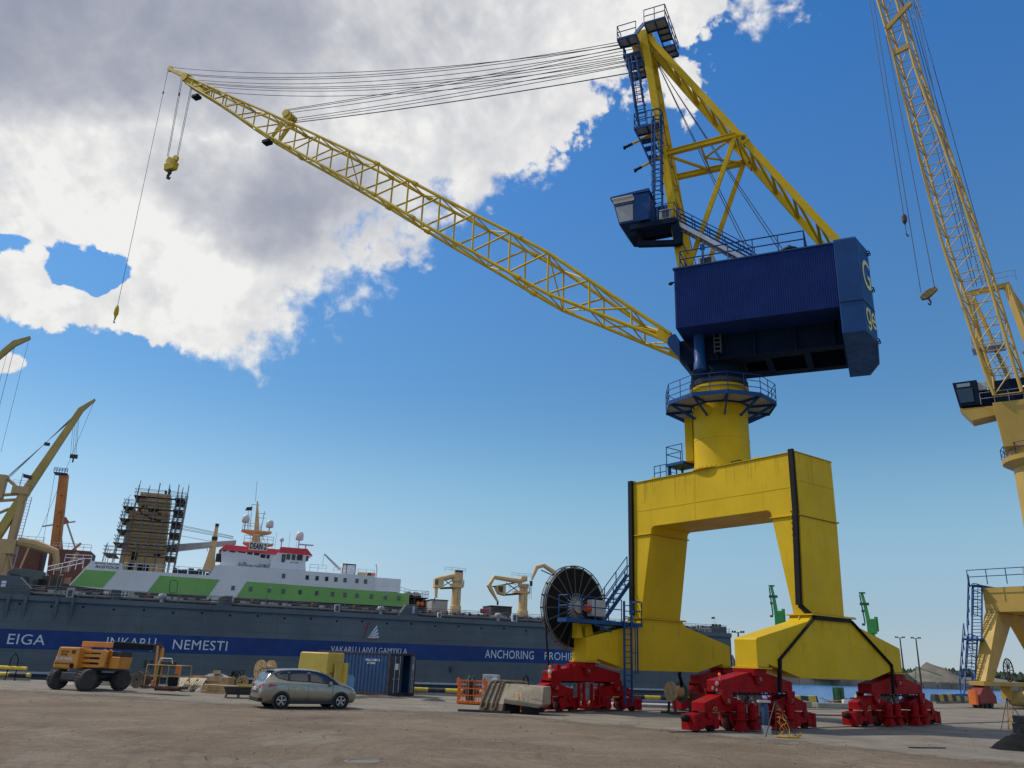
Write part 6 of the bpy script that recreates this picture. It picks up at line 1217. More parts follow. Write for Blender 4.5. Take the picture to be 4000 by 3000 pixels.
# mast behind the jib
q = CB(); q.bar((-3.25, .8, 28.4), (-4.0, 1.6, 39.3), .5, .6); q.bar((-1.5, 2.0, 28.4), (-3.6, 2.4, 39), .35); q.build('mast_leg', OCH, c2, .02); CB().bar((.9, .8, 28.4), (-.55, 1.6, 39.3), .5, .6).build('mast_leg', OCH, c2, .02)
CB().bar((-4.3, 1.6, 39.2), (-.3, 1.6, 39.4), .45, .5).build('mast_head', OCH, c2, .02); CB().bar((-.4, 1.8, 39), (3.5, 3, 28.4), .3).bar((-.3, 1.4, 32), (1.5, 1.4, 33), .25).build('back_stay', OCH, c2)
q = CB(); q.box(-4.4, -1.6, .2, 2.2, 32.8, 33.0); railing(q, [(-4.3, .3, 33), (-1.8, .3, 33), (-1.8, 2, 33)], 1.0, (1, .5), .8, .03); railing(q, [(-4.4, 1.2, 39.6), (.3, 1.2, 39.6), (.3, 2.2, 39.9)], 1.1, (1, .5), .9, .03); ladder(q, (-1.6, .4, 28.5), (-2.8, .4, 33), (1, 0, 0), .8, .4, .05); ladder(q, (-3.9, .6, 33), (-4.1, 1.0, 39), (1, 0, 0), .6, .4, .04, cage=(0, -1, 0), cage_from=.5); railing(q, [(-4.2, -2.5, 26.3), (-.8, -2.5, 26.3), (1.5, -2.5, 28.5)], 1.1, (1, .5), 1.0, .03); q.build('walkway', GALV, c2)
q = CB()
for x0, x1 in ((-3.4, -6.6), (-3.1, -6.1), (-2.6, -5.7), (-2.2, -5.5), (-1.6, -4.9)): q.tube((x0, .9, 39.6), (x1, -1.2, 82), .035, n=4)
q.tube((-.6, 1.7, 39), (1.2, 2.0, 28.5), .035, n=4); q.tube((-8.85, -3.4, 82), (-8.3, -3.4, 47.2), .035, n=4); q.tube((-8.45, -3.4, 82), (-7.75, -3.4, 38.2), .035, n=4); q.tube((-7.6, -3.2, 70), (-6.5, -3.4, 38.4), .035, n=4); q.tube((-3.0, -3, 41), (-4.8, -3, 82), .035, n=4); q.build('rope', ROPE, c2)
q = CB().prism([(-7.9, 37.7), (-7.6, 38.0), (-7.1, 38.35), (-6.4, 38.5), (-6.25, 38.2), (-6.8, 37.7), (-7.2, 37.4), (-7.75, 37.4)], -3.6, -3.2).build('hook_block', mat('greasy_ochre', (.16, .11, .04), .7, .4, 3), c2, .03); CB().pipe([(-7.15, -3.4, 37.4), (-7.0, -3.4, 37.0), (-7.1, -3.4, 36.7), (-7.25, -3.4, 36.9)], .1, 6).build('hook', DST, q)
q = CB().lathe([(.05, .9), (.25, .6), (.25, 0), (.05, -.4)], 10, lambda x, y, z: (-8.3 + x, -3.4 + y, 46.4 + z)); q = q.build('ball_weight', DST, c2); CB().tube((-8.3, -3.4, 46), (-8.3, -3.4, 44.9), .04, n=5).tube((-8.3, -3.4, 44.9), (-8.15, -3.4, 44.6), .09, n=6).build('hook', DST, q)

# ------------------------------------------------------------------ car
def make_car():
    t = thing('parked_car', 'beige metallic hatchback parked on the yard, seen from behind', 'car', (-8.69, 38.29, 0), R(31))
    CARP = mat('car_paint', (.30, .275, .225), .32, .02, 1, metal=.75, coat=.8)
    st = [(-2.20, .62, .46, .60, .63, .46), (-2.18, .74, .36, .70, .76, .58), (-2.13, .83, .29, .86, .93, .66), (-2.04, .875, .25, .99, 1.10, .68), (-1.93, .895, .23, 1.05, 1.28, .66), (-1.80, .905, .21, 1.08, 1.44, .64), (-1.62, .912, .2, 1.085, 1.535, .63), (-1.40, .918, .2, 1.075, 1.575, .63), (-1.05, .92, .2, 1.055, 1.605, .635), (-.60, .922, .2, 1.035, 1.62, .64), (-.14, .922, .2, 1.015, 1.615, .64), (.25, .92, .2, .995, 1.575, .64), (.55, .918, .2, .98, 1.50, .645), (.85, .914, .2, .965, 1.375, .66), (1.15, .91, .2, .955, 1.215, .69), (1.40, .905, .2, .945, 1.07, .73), (1.52, .90, .2, .925, 1.03, .73), (1.78, .88, .22, .85, .955, .64), (2.0, .83, .26, .76, .865, .54), (2.12, .75, .32, .66, .75, .44), (2.18, .62, .38, .55, .60, .36)]
    def ring(x, w, zb, bl, tp, wt):
        h = [(0, zb), (w * .86, zb), (w * .965, zb + .10), (w, zb + (bl - zb) * .42), (w * .998, zb + (bl - zb) * .72), (w * .985, bl - (bl - zb) * .06), (w * .965, bl + .012), (wt + (w - wt) * .30, tp - (tp - bl) * .22), (wt + (w - wt) * .06, tp - (tp - bl) * .06), (wt * .88, tp - .006), (wt * .45, tp + .006), (0, tp + .01)]
        return [(x, -a, z) for a, z in h] + [(x, a, z) for a, z in h[::-1]][1:-1]
    rs = [ring(*s_) for s_ in st]; body = MB().loft(rs); bo = body.build('body', CARP, t, smooth=42)
    def at(x):
        for a_, c_ in zip(st[:-1], st[1:]):
            if a_[0] <= x <= c_[0]: f = (x - a_[0]) / (c_[0] - a_[0]); return [p + (q - p) * f for p, q in zip(a_, c_)]
    def patch(name, x0, x1, lo, hi, m_, off, n=10):
        """glass laid on the flank between the belt line (0) and the roof rail (1); lo and hi give its lower and upper edge along x"""
        for sg in (-1, 1):
            q = MB(); vs = []
            for i in range(n + 1):
                x = x0 + (x1 - x0) * i / n; _, w, zb, bl, tp, wt = at(x)
                def pt(f):
                    c_ = [(w * .965, bl + .012), (wt + (w - wt) * .30, tp - (tp - bl) * .22), (wt + (w - wt) * .06, tp - (tp - bl) * .06)]; g_ = f * 2; k = 0 if g_ < 1 else 1; u = g_ - k
                    return (x, sg * (c_[k][0] + (c_[k + 1][0] - c_[k][0]) * u + off), c_[k][1] + (c_[k + 1][1] - c_[k][1]) * u)
                a_, c_ = interp(*lo, x), interp(*hi, x); vs += [pt(a_ + (c_ - a_) * v / 3) for v in range(4)]
            q.add(vs, [(i * 4 + v, (i + 1) * 4 + v, (i + 1) * 4 + v + 1, i * 4 + v + 1) for i in range(n) for v in range(3)]); q.build(name, m_, t, smooth=60)
    TRM = mat('car_black_trim', (.012, .012, .013), .4)
    ups = ([-1.72, -1.3, -.9, .3, .75, 1.22], [.50, .80, .88, .88, .80, .22]); lows = ([-1.72, -1.5, -1.1, 1.25], [.44, .16, .06, .05])
    patch('window_surround', -1.70, 1.24, lows, ups, TRM, .004, 26)
    ups2 = (ups[0], [v - .05 for v in ups[1]]); lows2 = (lows[0], [v + .04 for v in lows[1]])
    for x0, x1 in ((-1.58, -1.07), (-.98, -.20), (-.06, .78)): patch('side_window', x0, x1, lows2, ups2, GLAS, .010, 9)
    g = MB(); vs = []
    for i in range(9):
        x = .42 + (1.40 - .42) * i / 8; _, w, zb, bl, tp, wt = at(x); vs += [(x, wt * y, tp + .012 - .02 * abs(y) ** 3) for y in (-.95, -.5, 0, .5, .95)]
    g.add(vs, [(i * 5 + v, (i + 1) * 5 + v, (i + 1) * 5 + v + 1, i * 5 + v + 1) for i in range(8) for v in range(4)]); g.build('windscreen', GLAS, t, smooth=60)
    g = MB(); vs = []
    for i in range(7):
        x = -2.05 + (.36) * i / 6; _, w, zb, bl, tp, wt = at(x); k = .72 + .18 * math.sin(math.pi * (i + 1) / 8); vs += [(x - .012, wt * y * k / .9, tp + .014 - .02 * abs(y) ** 3) for y in (-1, -.5, 0, .5, 1)]
    g.add(vs, [(i * 5 + v, (i + 1) * 5 + v, (i + 1) * 5 + v + 1, i * 5 + v + 1) for i in range(6) for v in range(4)]); g.build('rear_window', mat('rear_glass', (.10, .115, .13), .05, .1, 1, spec=1), t, smooth=60)
    TRIM = mat('car_black_trim', (.015, .015, .016), .5)
    for x in (-1.28, 1.37):
        for sg in (-1, 1):
            MB().lathe([(.02, 0), (.385, 0), (.385, .10), (.02, .10)], 28, lambda a, b, c, x=x, sg=sg: (x + a, sg * (.83 + c), .335 + b)).build('wheel_arch', TRIM, t)
            w = MB().lathe([(.19, -.10), (.29, -.11), (.325, -.07), (.325, .07), (.29, .11), (.19, .10)], 28, lambda a, b, c, x=x, sg=sg: (x + a, sg * (.845 + c), .325 + b)).build('tyre', BLK, t, smooth=40)
            rm_ = MB().lathe([(.19, .06), (.215, .108), (.20, .112), (.185, .05)], 28, lambda a, b, c, x=x, sg=sg: (x + a, sg * (.845 + c), .325 + b)); rm_.lathe([(.01, .10), (.05, .10), (.05, .06), (.01, .06)], 12, lambda a, b, c, x=x, sg=sg: (x + a, sg * (.845 + c), .325 + b))
            for k in range(5):
                a = 2 * math.pi * k / 5 + .3
                for da in (-.16, .16): rm_.bar((x + .03 * math.cos(a), sg * .945, .325 + .03 * math.sin(a)), (x + .2 * math.cos(a + da), sg * .95, .325 + .2 * math.sin(a + da)), .028, .02, (0, 1, 0))
            rm_.build('rim', mat('alloy_rim', (.5, .5, .5), .35, .1, 3, metal=.8), w, smooth=40); MB().lathe([(.01, .03), (.19, .03), (.19, .04), (.01, .04)], 20, lambda a, b, c, x=x, sg=sg: (x + a, sg * (.845 + c), .325 + b)).build('brake_disc', DST, w)
    MB().box(-1.0, 1.05, -.93, -.90, .20, .30).box(-1.0, 1.05, .90, .93, .20, .30).build('sill_trim', TRIM, t, .01)
    MB().loft([[(-2.225, -.72, .27), (-2.225, .72, .27), (-2.05, .82, .27), (-2.05, -.82, .27)], [(-2.225, -.74, .45), (-2.225, .74, .45), (-2.1, .86, .45), (-2.1, -.86, .45)]]).build('rear_bumper', TRIM, t, .03)
    for sg in (-1, 1): MB().loft([[(-2.185, sg * .50, .95), (-2.185, sg * .50, .80), (-2.15, sg * .50, .80), (-2.1, sg * .50, .95)], [(-2.10, sg * .80, 1.0), (-2.13, sg * .83, .80), (-2.0, sg * .8, .80), (-2.0, sg * .8, 1.0)], [(-1.80, sg * .905, 1.0), (-1.83, sg * .918, .86), (-1.8, sg * .86, .86), (-1.8, sg * .86, 1.0)], [(-1.52, sg * .914, .96), (-1.52, sg * .92, .93), (-1.5, sg * .9, .93), (-1.5, sg * .9, .96)]]).build('tail_light', mat('tail_red', (.35, .015, .02), .15, .1, 4, spec=.8), t, .01)
    for sg in (-1, 1): MB().loft([[(1.62, sg * .875, .83), (1.62, sg * .88, .78), (1.7, sg * .7, .8), (1.7, sg * .7, .9)], [(2.0, sg * .80, .80), (2.02, sg * .83, .64), (2.05, sg * .6, .66), (2.02, sg * .55, .83)], [(2.10, sg * .68, .74), (2.13, sg * .70, .60), (2.15, sg * .5, .6), (2.12, sg * .45, .74)]]).build('headlight', mat('headlight_clear', (.55, .58, .62), .08, .05, 4, spec=1.0), t, .01)
    pl_ = MB().box(-2.24, -2.205, -.26, .26, .72, .84).build('number_plate', WHT, t, .005)
    text_part('plate_lettering', 'NZG 594', BLK, pl_, lambda x, y, d: (-2.243, -.22 + .44 - x if False else .22 - x, .745 + y), w=.44, h=.075)
    MB().pipe([(-2.0, .2, 1.16), (-2.06, -.2, 1.12)], .018, 5).box(-1.9, -1.62, -.6, .6, 1.575, 1.60).build('wiper', TRIM, t)
    for sg in (-1, 1): MB().lathe([(.02, -.08), (.09, -.06), (.1, .02), (.03, .08)], 10, lambda a, b, c, sg=sg: (.83 + c, sg * (.99 + a * .9), 1.03 + b)).build('mirror', CARP, t, smooth=50)
    hd_ = MB()
    for x in (-.75, .12): 
        for sg in (-1, 1): hd_.box(x - .1, x + .1, sg * .925 - .012, sg * .925 + .012, .86, .885)
    hd_.build('door_handle', CARP, t, .005); sm_ = MB()
    for x0 in (-1.0, -.14, .98):
        for sg in (-1, 1): sm_.pipe([(x0 - .06 if x0 < -.5 else x0, sg * .912, .97), (x0, sg * .923, .7), (x0 + (.12 if x0 < -.5 else 0), sg * .921, .33)], .006, 4)
    sm_.build('door_gap', TRIM, t); MB().lathe([(.01, 0), (.09, 0), (.09, .008), (.01, .008)], 18, lambda a, b, c: (-1.62 + a, -.905 - c, .80 + b)).build('fuel_flap', CARP, t)
    st_ = MB()
    for y in (-.38, .38): st_.lathe([(.02, -.1), (.13, -.08), (.13, .1), (.05, .14)], 10, lambda a, b, c, y=y: (-.15 + b * .4, y + a, 1.17 + c)); st_.box(-.25, -.1, y - .22, y + .22, .6, 1.07)
    st_.build('seat', TRIM, t); MB().pipe([(-1.75, 0, 1.59), (-1.85, 0, 1.72)], .008, 4).build('aerial', TRIM, t)
    return t
make_car()

# ------------------------------------------------------------------ articulated boom lift
LIFT = mat('lift_orange_paint', (.62, .255, .035), .5, .1, 1.2, streak=.35, streak_col=(.3, .13, .04))
CHAS = mat('lift_chassis_grey', (.045, .043, .05), .7, .25, 3)
def make_lift():
    t = thing('boom_lift', 'orange articulated boom lift with big lugged tyres and a lowered work basket', 'boom lift', (-21.95, 45.95, 0), R(65.7))
    c = MB().box(-1.35, 1.35, -.55, .55, .50, .88); c.box(-1.2, -.95, -.95, .95, .42, .6); c.box(.95, 1.2, -.95, .95, .42, .6); c.box(-.9, .9, -.75, .75, .6, .8); c.build('chassis', CHAS, t, .03)
    for x in (-1.08, 1.08):
        for sg in (-1, 1):
            prof = [(.26, -.20), (.42, -.22), (.50, -.16), (.52, -.05), (.52, .05), (.50, .16), (.42, .22), (.26, .20)]
            w = MB().lathe(prof, 30, lambda a, b, z, x=x, sg=sg: (x + a, sg * (1.05 + z), .54 + b))
            for k in range(22):
                a = 2 * math.pi * k / 22
                for e in (-1, 1): w.bar((x + .525 * math.cos(a + e * .07), sg * 1.05 + e * .04, .54 + .525 * math.sin(a + e * .07)), (x + .49 * math.cos(a - e * .12 + .07), sg * 1.05 + e * .21, .54 + .49 * math.sin(a - e * .12 + .07)), .06, .07, (math.cos(a), 0, math.sin(a)))
            w = w.build('tyre', mat('dusty_rubber', (.055, .05, .05), .85, .3, 4), t)
            MB().lathe([(.02, .03), (.12, .05), (.13, .02), (.24, -.02), (.27, .12), (.27, .16), (.25, .16), (.22, .0), (.02, .0)], 22, lambda a, b, z, x=x, sg=sg: (x + a, sg * (1.05 + z), .54 + b)).build('hub', CHAS, w, smooth=40)
    MB().lathe([(.5, .88), (.5, 1.02)], 24).build('turntable', CHAS, t)
    TM = Matrix.Rotation(R(-80), 4, 'Z')     # turntable swung: boom points to the right of the picture
    def T(): return MB(TM)
    T().loft([[(-1.75, -1.1, 1.05), (.05, -1.1, 1.05), (.05, -.15, 1.05), (-1.75, -.15, 1.05)], [(-1.75, -1.15, 1.2), (.1, -1.15, 1.2), (.1, -.15, 1.2), (-1.75, -.15, 1.2)], [(-1.6, -1.12, 2.1), (.15, -1.12, 2.1), (.15, -.15, 2.1), (-1.6, -.15, 2.1)]] if False else [[(-1.45, -1.1, 1.02), (-.05, -1.1, 1.02), (-.05, -.2, 1.02), (-1.45, -.2, 1.02)], [(-1.5, -1.15, 1.15), (-.02, -1.15, 1.15), (-.02, -.2, 1.15), (-1.5, -.2, 1.15)], [(-1.32, -1.12, 2.12), (-.02, -1.12, 2.12), (-.02, -.2, 2.12), (-1.32, -.2, 2.12)]]).build('engine_cover', LIFT, t, .06)
    T().box(-1.2, .9, .25, 1.0, 1.05, 1.95).build('rear_cover', CHAS, t, .05); T().box(-1.4, 1.3, -.5, .5, 1.0, 1.15).build('turret_base', CHAS, t)  # rear cover coloured dark so the gaps between the folded arms look shaded
    ar = T()
    for k, z in enumerate((1.14, 1.40, 1.66, 1.88)): ar.box(-.1, 1.35, -.78, -.45, z, z + .15)
    ar.build('folded_arm', LIFT, t, .015); T().prism([(1.1, 1.15), (1.45, 1.2), (1.55, 1.95), (1.3, 2.08), (1.15, 2.0)], -.92, -.79).prism([(1.1, 1.15), (1.45, 1.2), (1.55, 1.95), (1.3, 2.08), (1.15, 2.0)], -.44, -.34).build('knuckle_plate', LIFT, t, .02)
    T().hexa([(1.5, -.6, 1.12), (2.05, -.6, 1.12), (2.05, .4, 1.12), (1.5, .4, 1.12), (1.5, -.6, 1.72), (2.12, -.6, 1.72), (2.12, .4, 1.72), (1.5, .4, 1.72)]).build('tool_box', LIFT, t, .04); T().box(1.55, 2.1, -.55, .35, 1.73, 2.0).build('control_bay', DST, t, .03)
    T().box(-.75, 1.5, -.2, .15, 2.16, 2.44).build('upper_boom', LIFT, t, .02); T().loft([[(1.3, -.32, 2.12), (1.3, -.22, 2.12), (1.3, -.22, 2.5), (1.3, -.32, 2.5)], [(3.7, -.32, 2.12), (3.7, -.22, 2.12), (3.7, -.22, 2.42), (3.7, -.32, 2.42)]]).build('cable_carrier', BLK, t, .04)
    T().box(1.4, 3.6, -.20, .18, 2.16, 2.42).build('fly_boom', LIFT, t, .02); T().bar((3.5, -.1, 2.2), (4.1, -.1, 2.42), .2, .25).build('boom_nose', CHAS, t)
    j = T()
    for y in (-.22, .10): j.bar((4.0, y, 2.34), (4.15, y, .45), .07, .12)
    j.bar((4.2, -.06, 2.25), (4.35, -.06, .8), .10, .10); j.build('jib_arm', LIFT, t, .01)
    bk = T(); x0, x1, y0, y1 = 3.95, 5.95, -.75, .15
    bk.box(x0, x1, y0, y1, .28, .40); bk.box(x0 + .55, x1 - .35, y0 + .1, y1 - .1, .18, .28); bk.build('basket_floor', mat('rusty_floor', (.10, .05, .035), .8, .4, 3), t, .02)
    q = T()
    for z in (.9, 1.42):
        q.pipe([(x0, y0, z), (x1, y0, z), (x1, y1, z), (x0, y1, z), (x0, y0, z)], .024, 6)
    for x in (x0, x0 + .65, x0 + 1.3, x1):
        for y in (y0, y1): q.tube((x, y, .4), (x, y, 1.42), .024, n=6)
    q.build('basket_rail', mat('basket_olive', (.40, .28, .08), .6, .2, 2), t)
    MB(TM).box(4.5, 5.2, -.45, -.1, 1.35, 1.62).box(4.45, 4.55, -.5, -.4, .4, 1.4).build('control_console', DST, t, .03); T().pipe([(4.4, -.5, 1.45), (4.5, -.5, 1.75), (5.15, -.5, 1.75), (5.25, -.5, 1.5)], .025, 6).build('console_guard', WHT, t); T().box(5.25, 5.55, -.2, -.12, 1.0, 1.4).build('sign_plate', ORG, t); T().box(4.3, 4.45, -.7, -.6, .42, .68).build('tool_case', ORG, t, .02); T().box(5.0, 5.4, -.3, 0, .42, .85).build('battery_case', BLK, t, .02)
    cv = mat('decal_dark', (.10, .04, .015), .6)
    def face(x0, z0): return lambda x, y, d: tuple(TM @ Vector((x0 + x, -1.165 + (z0 + y - 1.15) * .031 - .004, z0 + y)))
    text_part('lettering', 'KELTUVU', cv, t, face(-1.12, 1.84), w=.5, h=.11, bold=.02); text_part('lettering', 'NUOMA', cv, t, face(-1.12, 1.70), w=.42, h=.10, bold=.02)
    text_part('lettering', '(8 630 04433)', WHT, t, face(-1.36, 1.47), w=1.0, h=.15, bold=.02); text_part('lettering', 'elmoment@takas.lt' if False else 'elmomentas.lt', cv, t, face(-1.38, 1.26), w=.98, h=.11, bold=.02); T().box(-.46, -.26, -1.16, -1.13, 1.80, 1.98).build('decal', cv, t)
    T().lathe([(.02, 0), (.12, 0), (.14, .02), (.02, .03)], 8, lambda a, b, z: (-.3 + a, -1.15 - z, 1.2 + b)).build('exhaust_hole', BLK, t)
make_lift()

# ------------------------------------------------------------------ yard objects
yb = thing('steel_counterweight', 'chipped yellow steel block standing before the blue container', 'counterweight', (-9.75, 47.8, 0), R(-24))
MB().loft([[(-1.98, 0, 0), (0, 0, 0), (0, 1.6, 0), (-1.98, 1.6, 0)], [(-1.98, 0, 1.55), (0, 0, 1.55), (0, 1.6, 1.55), (-1.98, 1.6, 1.55)], [(-1.93, 0, 2.28), (0, 0, 2.28), (0, 1.6, 2.28), (-1.93, 1.6, 2.28)], [(-1.83, .04, 2.34), (-.03, .04, 2.34), (-.03, 1.57, 2.34), (-1.83, 1.57, 2.34)]]).build('body', mat('chipped_yellow', (.58, .42, .07), .6, .1, .8, streak=.3, streak_col=(.3, .2, .06), fleck=.75, fleck_col=(.12, .06, .03)), yb, .03)
MB().box(-2.1, -1.985, .2, 1.2, .3, 1.72).build('side_plate', mat('chipped_yellow', (.58, .42, .07)), yb, .02); MB().box(.1, .18, .55, 1.35, .55, 1.78).box(.005, .1, .7, .85, .6, .75).box(.005, .1, .7, .85, 1.2, 1.3).box(.005, .4, 1.36, 1.5, .1, 1.8).build('hinge_plate', mat('chipped_yellow', (.58, .42, .07)), yb, .02); MB().box(.0, .15, .2, .9, .85, .9).box(.0, .12, .3, .9, 1.22, 1.26).build('rusty_bar', mat('rust_red', (.2, .07, .04), .8, .3, 2), yb)
ct_ = thing('shipping_container', 'blue corrugated shipping container with its end doors ajar', 'container', (-6.65, 51.1, 0), R(-33))
BLC = mat('container_blue', (.022, .075, .19), .6, .15, .8, streak=.5, streak_col=(.05, .06, .08), fleck=.3, fleck_col=(.09, .06, .05))
def corr(x0, x1, y, z0, z1, mb):
    n = int((x1 - x0) / .28); st_ = (x1 - x0) / n; pts = []
    for i in range(n): a = x0 + i * st_; pts += [(a, y), (a + st_ * .3, y), (a + st_ * .5, y + .045), (a + st_ * .8, y + .045)]
    pts += [(x1, y), (x1, y + .09), (x0, y + .09)]; mb.prism(pts, z0, z1, 'z')
m_ = MB(); corr(-5.9, -.14, 0.0, .2, 2.33, m_); m_.build('side_wall', BLC, ct_); MB().box(-6.0, -.06, 2.3, 2.38, .2, 2.33).box(-6.0, -.06, .1, 2.38, .15, .2).box(-5.98, -.08, .06, 2.36, 2.33, 2.37).box(-6.0, -5.92, .1, 2.3, .2, 2.33).build('shell', BLC, ct_)
f = MB()
for y in (-.02, 2.32):
    f.box(-.16, 0, y, y + .12, 0, 2.45); f.box(-6.06, -5.9, y, y + .12, 0, 2.45); f.box(-5.9, -.16, y, y + .1, .02, .18); f.box(-5.9, -.16, y, y + .1, 2.34, 2.45)
f.box(-.14, -.01, .1, 2.32, 0, .14); f.box(-.14, -.01, .1, 2.32, 2.33, 2.45); f.build('frame', mat('container_rust', (.045, .035, .04), .75, .4, 2), ct_, .01)
def door(y0, ang, nm):
    D = Matrix.Translation((-.04, y0, 0)) @ Matrix.Rotation(R(ang), 4, 'Z'); d = MB(D); sg = 1 if y0 < 1 else -1
    d.box(-.03, .03, *sorted((0, sg * 1.08)), .16, 2.31); d = d.build('door', mat('container_door', (.03, .05, .085), .65, .3, 1.5, streak=.5, fleck=.5, fleck_col=(.3, .25, .22)), ct_, .008); r_ = MB(D)
    for k in (.3, .75): r_.tube((.055, sg * k, .2), (.055, sg * k, 2.28), .022, n=6); r_.box(.03, .09, sg * k - .12, sg * k + .02, .95, 1.0)
    r_.build('locking_bar', GREY, d); p_ = MB(D); p_.box(.031, .036, *sorted((sg * .35, sg * .65)), 1.5, 1.85); p_.build('sticker', WHT, d)
door(.12, 0, 'door'); door(2.3, 28, 'door')
text_part('lettering', 'HPCU 313871 5', WHT, ct_, lambda x, y, d: (-2.0 + x, -.008, 1.95 + y), w=1.15, h=.12, bold=.03); text_part('lettering', 'LT 22G1', WHT, ct_, lambda x, y, d: (-1.85 + x, -.008, 1.78 + y), w=.65, h=.11, bold=.03)
MB().prism([(-3.6, .2), (-3.6, .9), (-3.45, 1.08), (-2.9, 1.1), (-2.75, .9), (-2.75, .2)], -.012, -.004).build('faded_patch', mat('faded_blue', (.06, .15, .28), .7, .2, 1), ct_)
def heap(name, label, cat, loc, rx, ry, h_, m, seed, n=260, group=None, sz=.25, crump=3.0):
    rnd = random.Random(seed); q = MB()
    nx, ny = 22, 14; vs = []
    for i in range(nx):
        for j in range(ny):
            u, v = -1 + 2 * i / (nx - 1), -1 + 2 * j / (ny - 1); r_ = min(1, math.hypot(u, v)); k = max(0, 1 - r_) ** .8
            vs.append((u * rx, v * ry, h_ * k * (.7 + .6 * (noise.noise(Vector((u * crump + seed, v * crump, 0))) * .5 + .5)) + (rnd.random() - .5) * h_ * .12 * k - .01))
    q.add(vs, [(i * ny + j, (i + 1) * ny + j, (i + 1) * ny + j + 1, i * ny + j + 1) for i in range(nx - 1) for j in range(ny - 1)])
    o = q.build(name, m, None, smooth=25); tag(o, label, cat, group, loc); return o
def drum(label, loc, rot, R_, L_, m=WOOD):
    t = thing('cable_drum', label, 'cable drum', loc, rot, 'wooden cable drums')
    for y in (-L_ / 2, L_ / 2):
        f = MB().lathe([(.05, -.03), (R_, -.03), (R_, .03), (.05, .03)], 32, lambda a, b, c, y=y: (a, y + c, R_ + b), closed=False)
        f = f.build('flange', m, t); k = MB()
        for i in range(7): k.box(-R_ * .95 + i * R_ * .3, -R_ * .95 + i * R_ * .3 + .012, y - .034, y - .0305, R_ - math.sqrt(max(0.001, R_ ** 2 - (R_ * .95 - i * R_ * .3) ** 2)) * .98, R_ + math.sqrt(max(.001, R_ ** 2 - (R_ * .95 - i * R_ * .3) ** 2)) * .98)
        for a in range(4): k.tube((R_ * .45 * math.cos(a * 1.57 + .4), y - .036, R_ + R_ * .45 * math.sin(a * 1.57 + .4)), (R_ * .45 * math.cos(a * 1.57 + .4), y, R_ + R_ * .45 * math.sin(a * 1.57 + .4)), .03, n=6)
        k.tube((0, y - .036, R_), (0, y, R_), .06, n=8); k.build('board_gap', BLK, f)
    MB().lathe([(R_ * .5, -L_ / 2 + .03), (R_ * .5, L_ / 2 - .03)], 24, lambda a, b, c: (a, c, R_ + b)).build('barrel', m, t); return t
drum('dark weathered cable drum behind the work basket of the boom lift', (-20.9, 49.9, 0), R(-15), .47, .6, OLDW)
drum('largest pale cable drum, raised high behind the roof of the beige car', (-14.1, 51.2, .62), R(-35), .58, .75)
drum('pale cable drum lying under the largest one, behind the car tail', (-13.9, 51.1, 0), R(-20), .31, .9)
drum('small pale cable drum beside the wooden crate, left of the car', (-14.7, 48.9, .26), R(10), .33, .35)
drum('small light cable drum half hidden behind the tail of the car', (-13.6, 48.7, 0), R(-30), .42, .5)
def pallet(label, loc, rot, n=1, m=WOOD, tilt=0, grp='timber pallets left of the car', w=1.2, d=.9):
    for k in range(n):
        t = thing('pallet', label, 'pallet', (loc[0] + random.uniform(-.08, .08) * k, loc[1] + random.uniform(-.06, .06) * k, loc[2] + k * .15), rot, grp); t.rotation_euler = (tilt, 0, rot + random.uniform(-.05, .05)); q = MB()
        for i in range(6): q.box(-w / 2 + i * w / 6 + .01, -w / 2 + (i + 1) * w / 6 - .03, -d / 2, d / 2, .115, .135)
        q.build('deck_board', m, t); q = MB()
        for y in (-d / 2 + .05, 0, d / 2 - .05): q.box(-w / 2, w / 2, y - .045, y + .045, .02, .115); q.box(-w / 2, w / 2, y - .05, y + .05, 0, .02)
        q.build('bearer', m, t)
pallet('flat timber pallet in the front stack left of the black bin', (-15.3, 47.4, 0), R(-8), 3, WOOD, w=1.9)
pallet('flat timber pallet under the plank crate behind the front stack', (-16.6, 49.0, 0), R(5), 2, OLDW, w=1.8)
pallet('dark wire topped pallet beside the small cable drum', (-15.1, 48.4, .1), R(-12), 1, OLDW, w=1.9)
for k in range(3): pallet(('steeply leaning pallet nearest the boom lift basket', 'middle one of the three leaning pallets', 'leaning pallet nearest the plank crate')[k], (-17.9 + k * .42, 47.9 + k * .25, .28), R(-25), 1, mat('bleached_timber', (.52, .44, .30), .8, .2, 2), R(52), w=1.0)
cr = thing('plank_crate', 'open plank crate heaped with grey and white tarpaulin scraps', 'crate', (-16.5, 49.2, .3), R(-6))
MB().box(-1.1, .55, -.45, -.42, 0, .52).box(-1.1, .55, .42, .45, 0, .52).box(-1.1, -1.07, -.42, .42, 0, .52).box(.52, .55, -.42, .42, 0, .52).box(-1.1, .55, -.45, .45, -.03, 0).build('board', WOOD, cr); MB().box(.56, 1.15, -.45, .4, 0, .5).build('side_box', WOOD, cr, .01); MB().box(-1.13, .58, -.47, -.45, .22, .25).build('batten', OLDW, cr)
o = heap('tarpaulin_scraps', 'crumpled grey and white tarpaulin scraps on the plank crate', 'tarpaulin', (-16.3, 49.2, .78), .8, .35, .26, mat('tarp_grey', (.20, .21, .23), .7, .5, 2.5), 5)
o = thing('cardboard_box', 'small tan cardboard box among the tarpaulin scraps', 'box', (-16.25, 49.0, .95), R(20)); MB().box(-.2, .2, -.12, .12, 0, .18).build('carton', WOOD, o, .01); MB().box(-.2, .2, -.02, .02, .181, .184).build('tape', GREY, o)
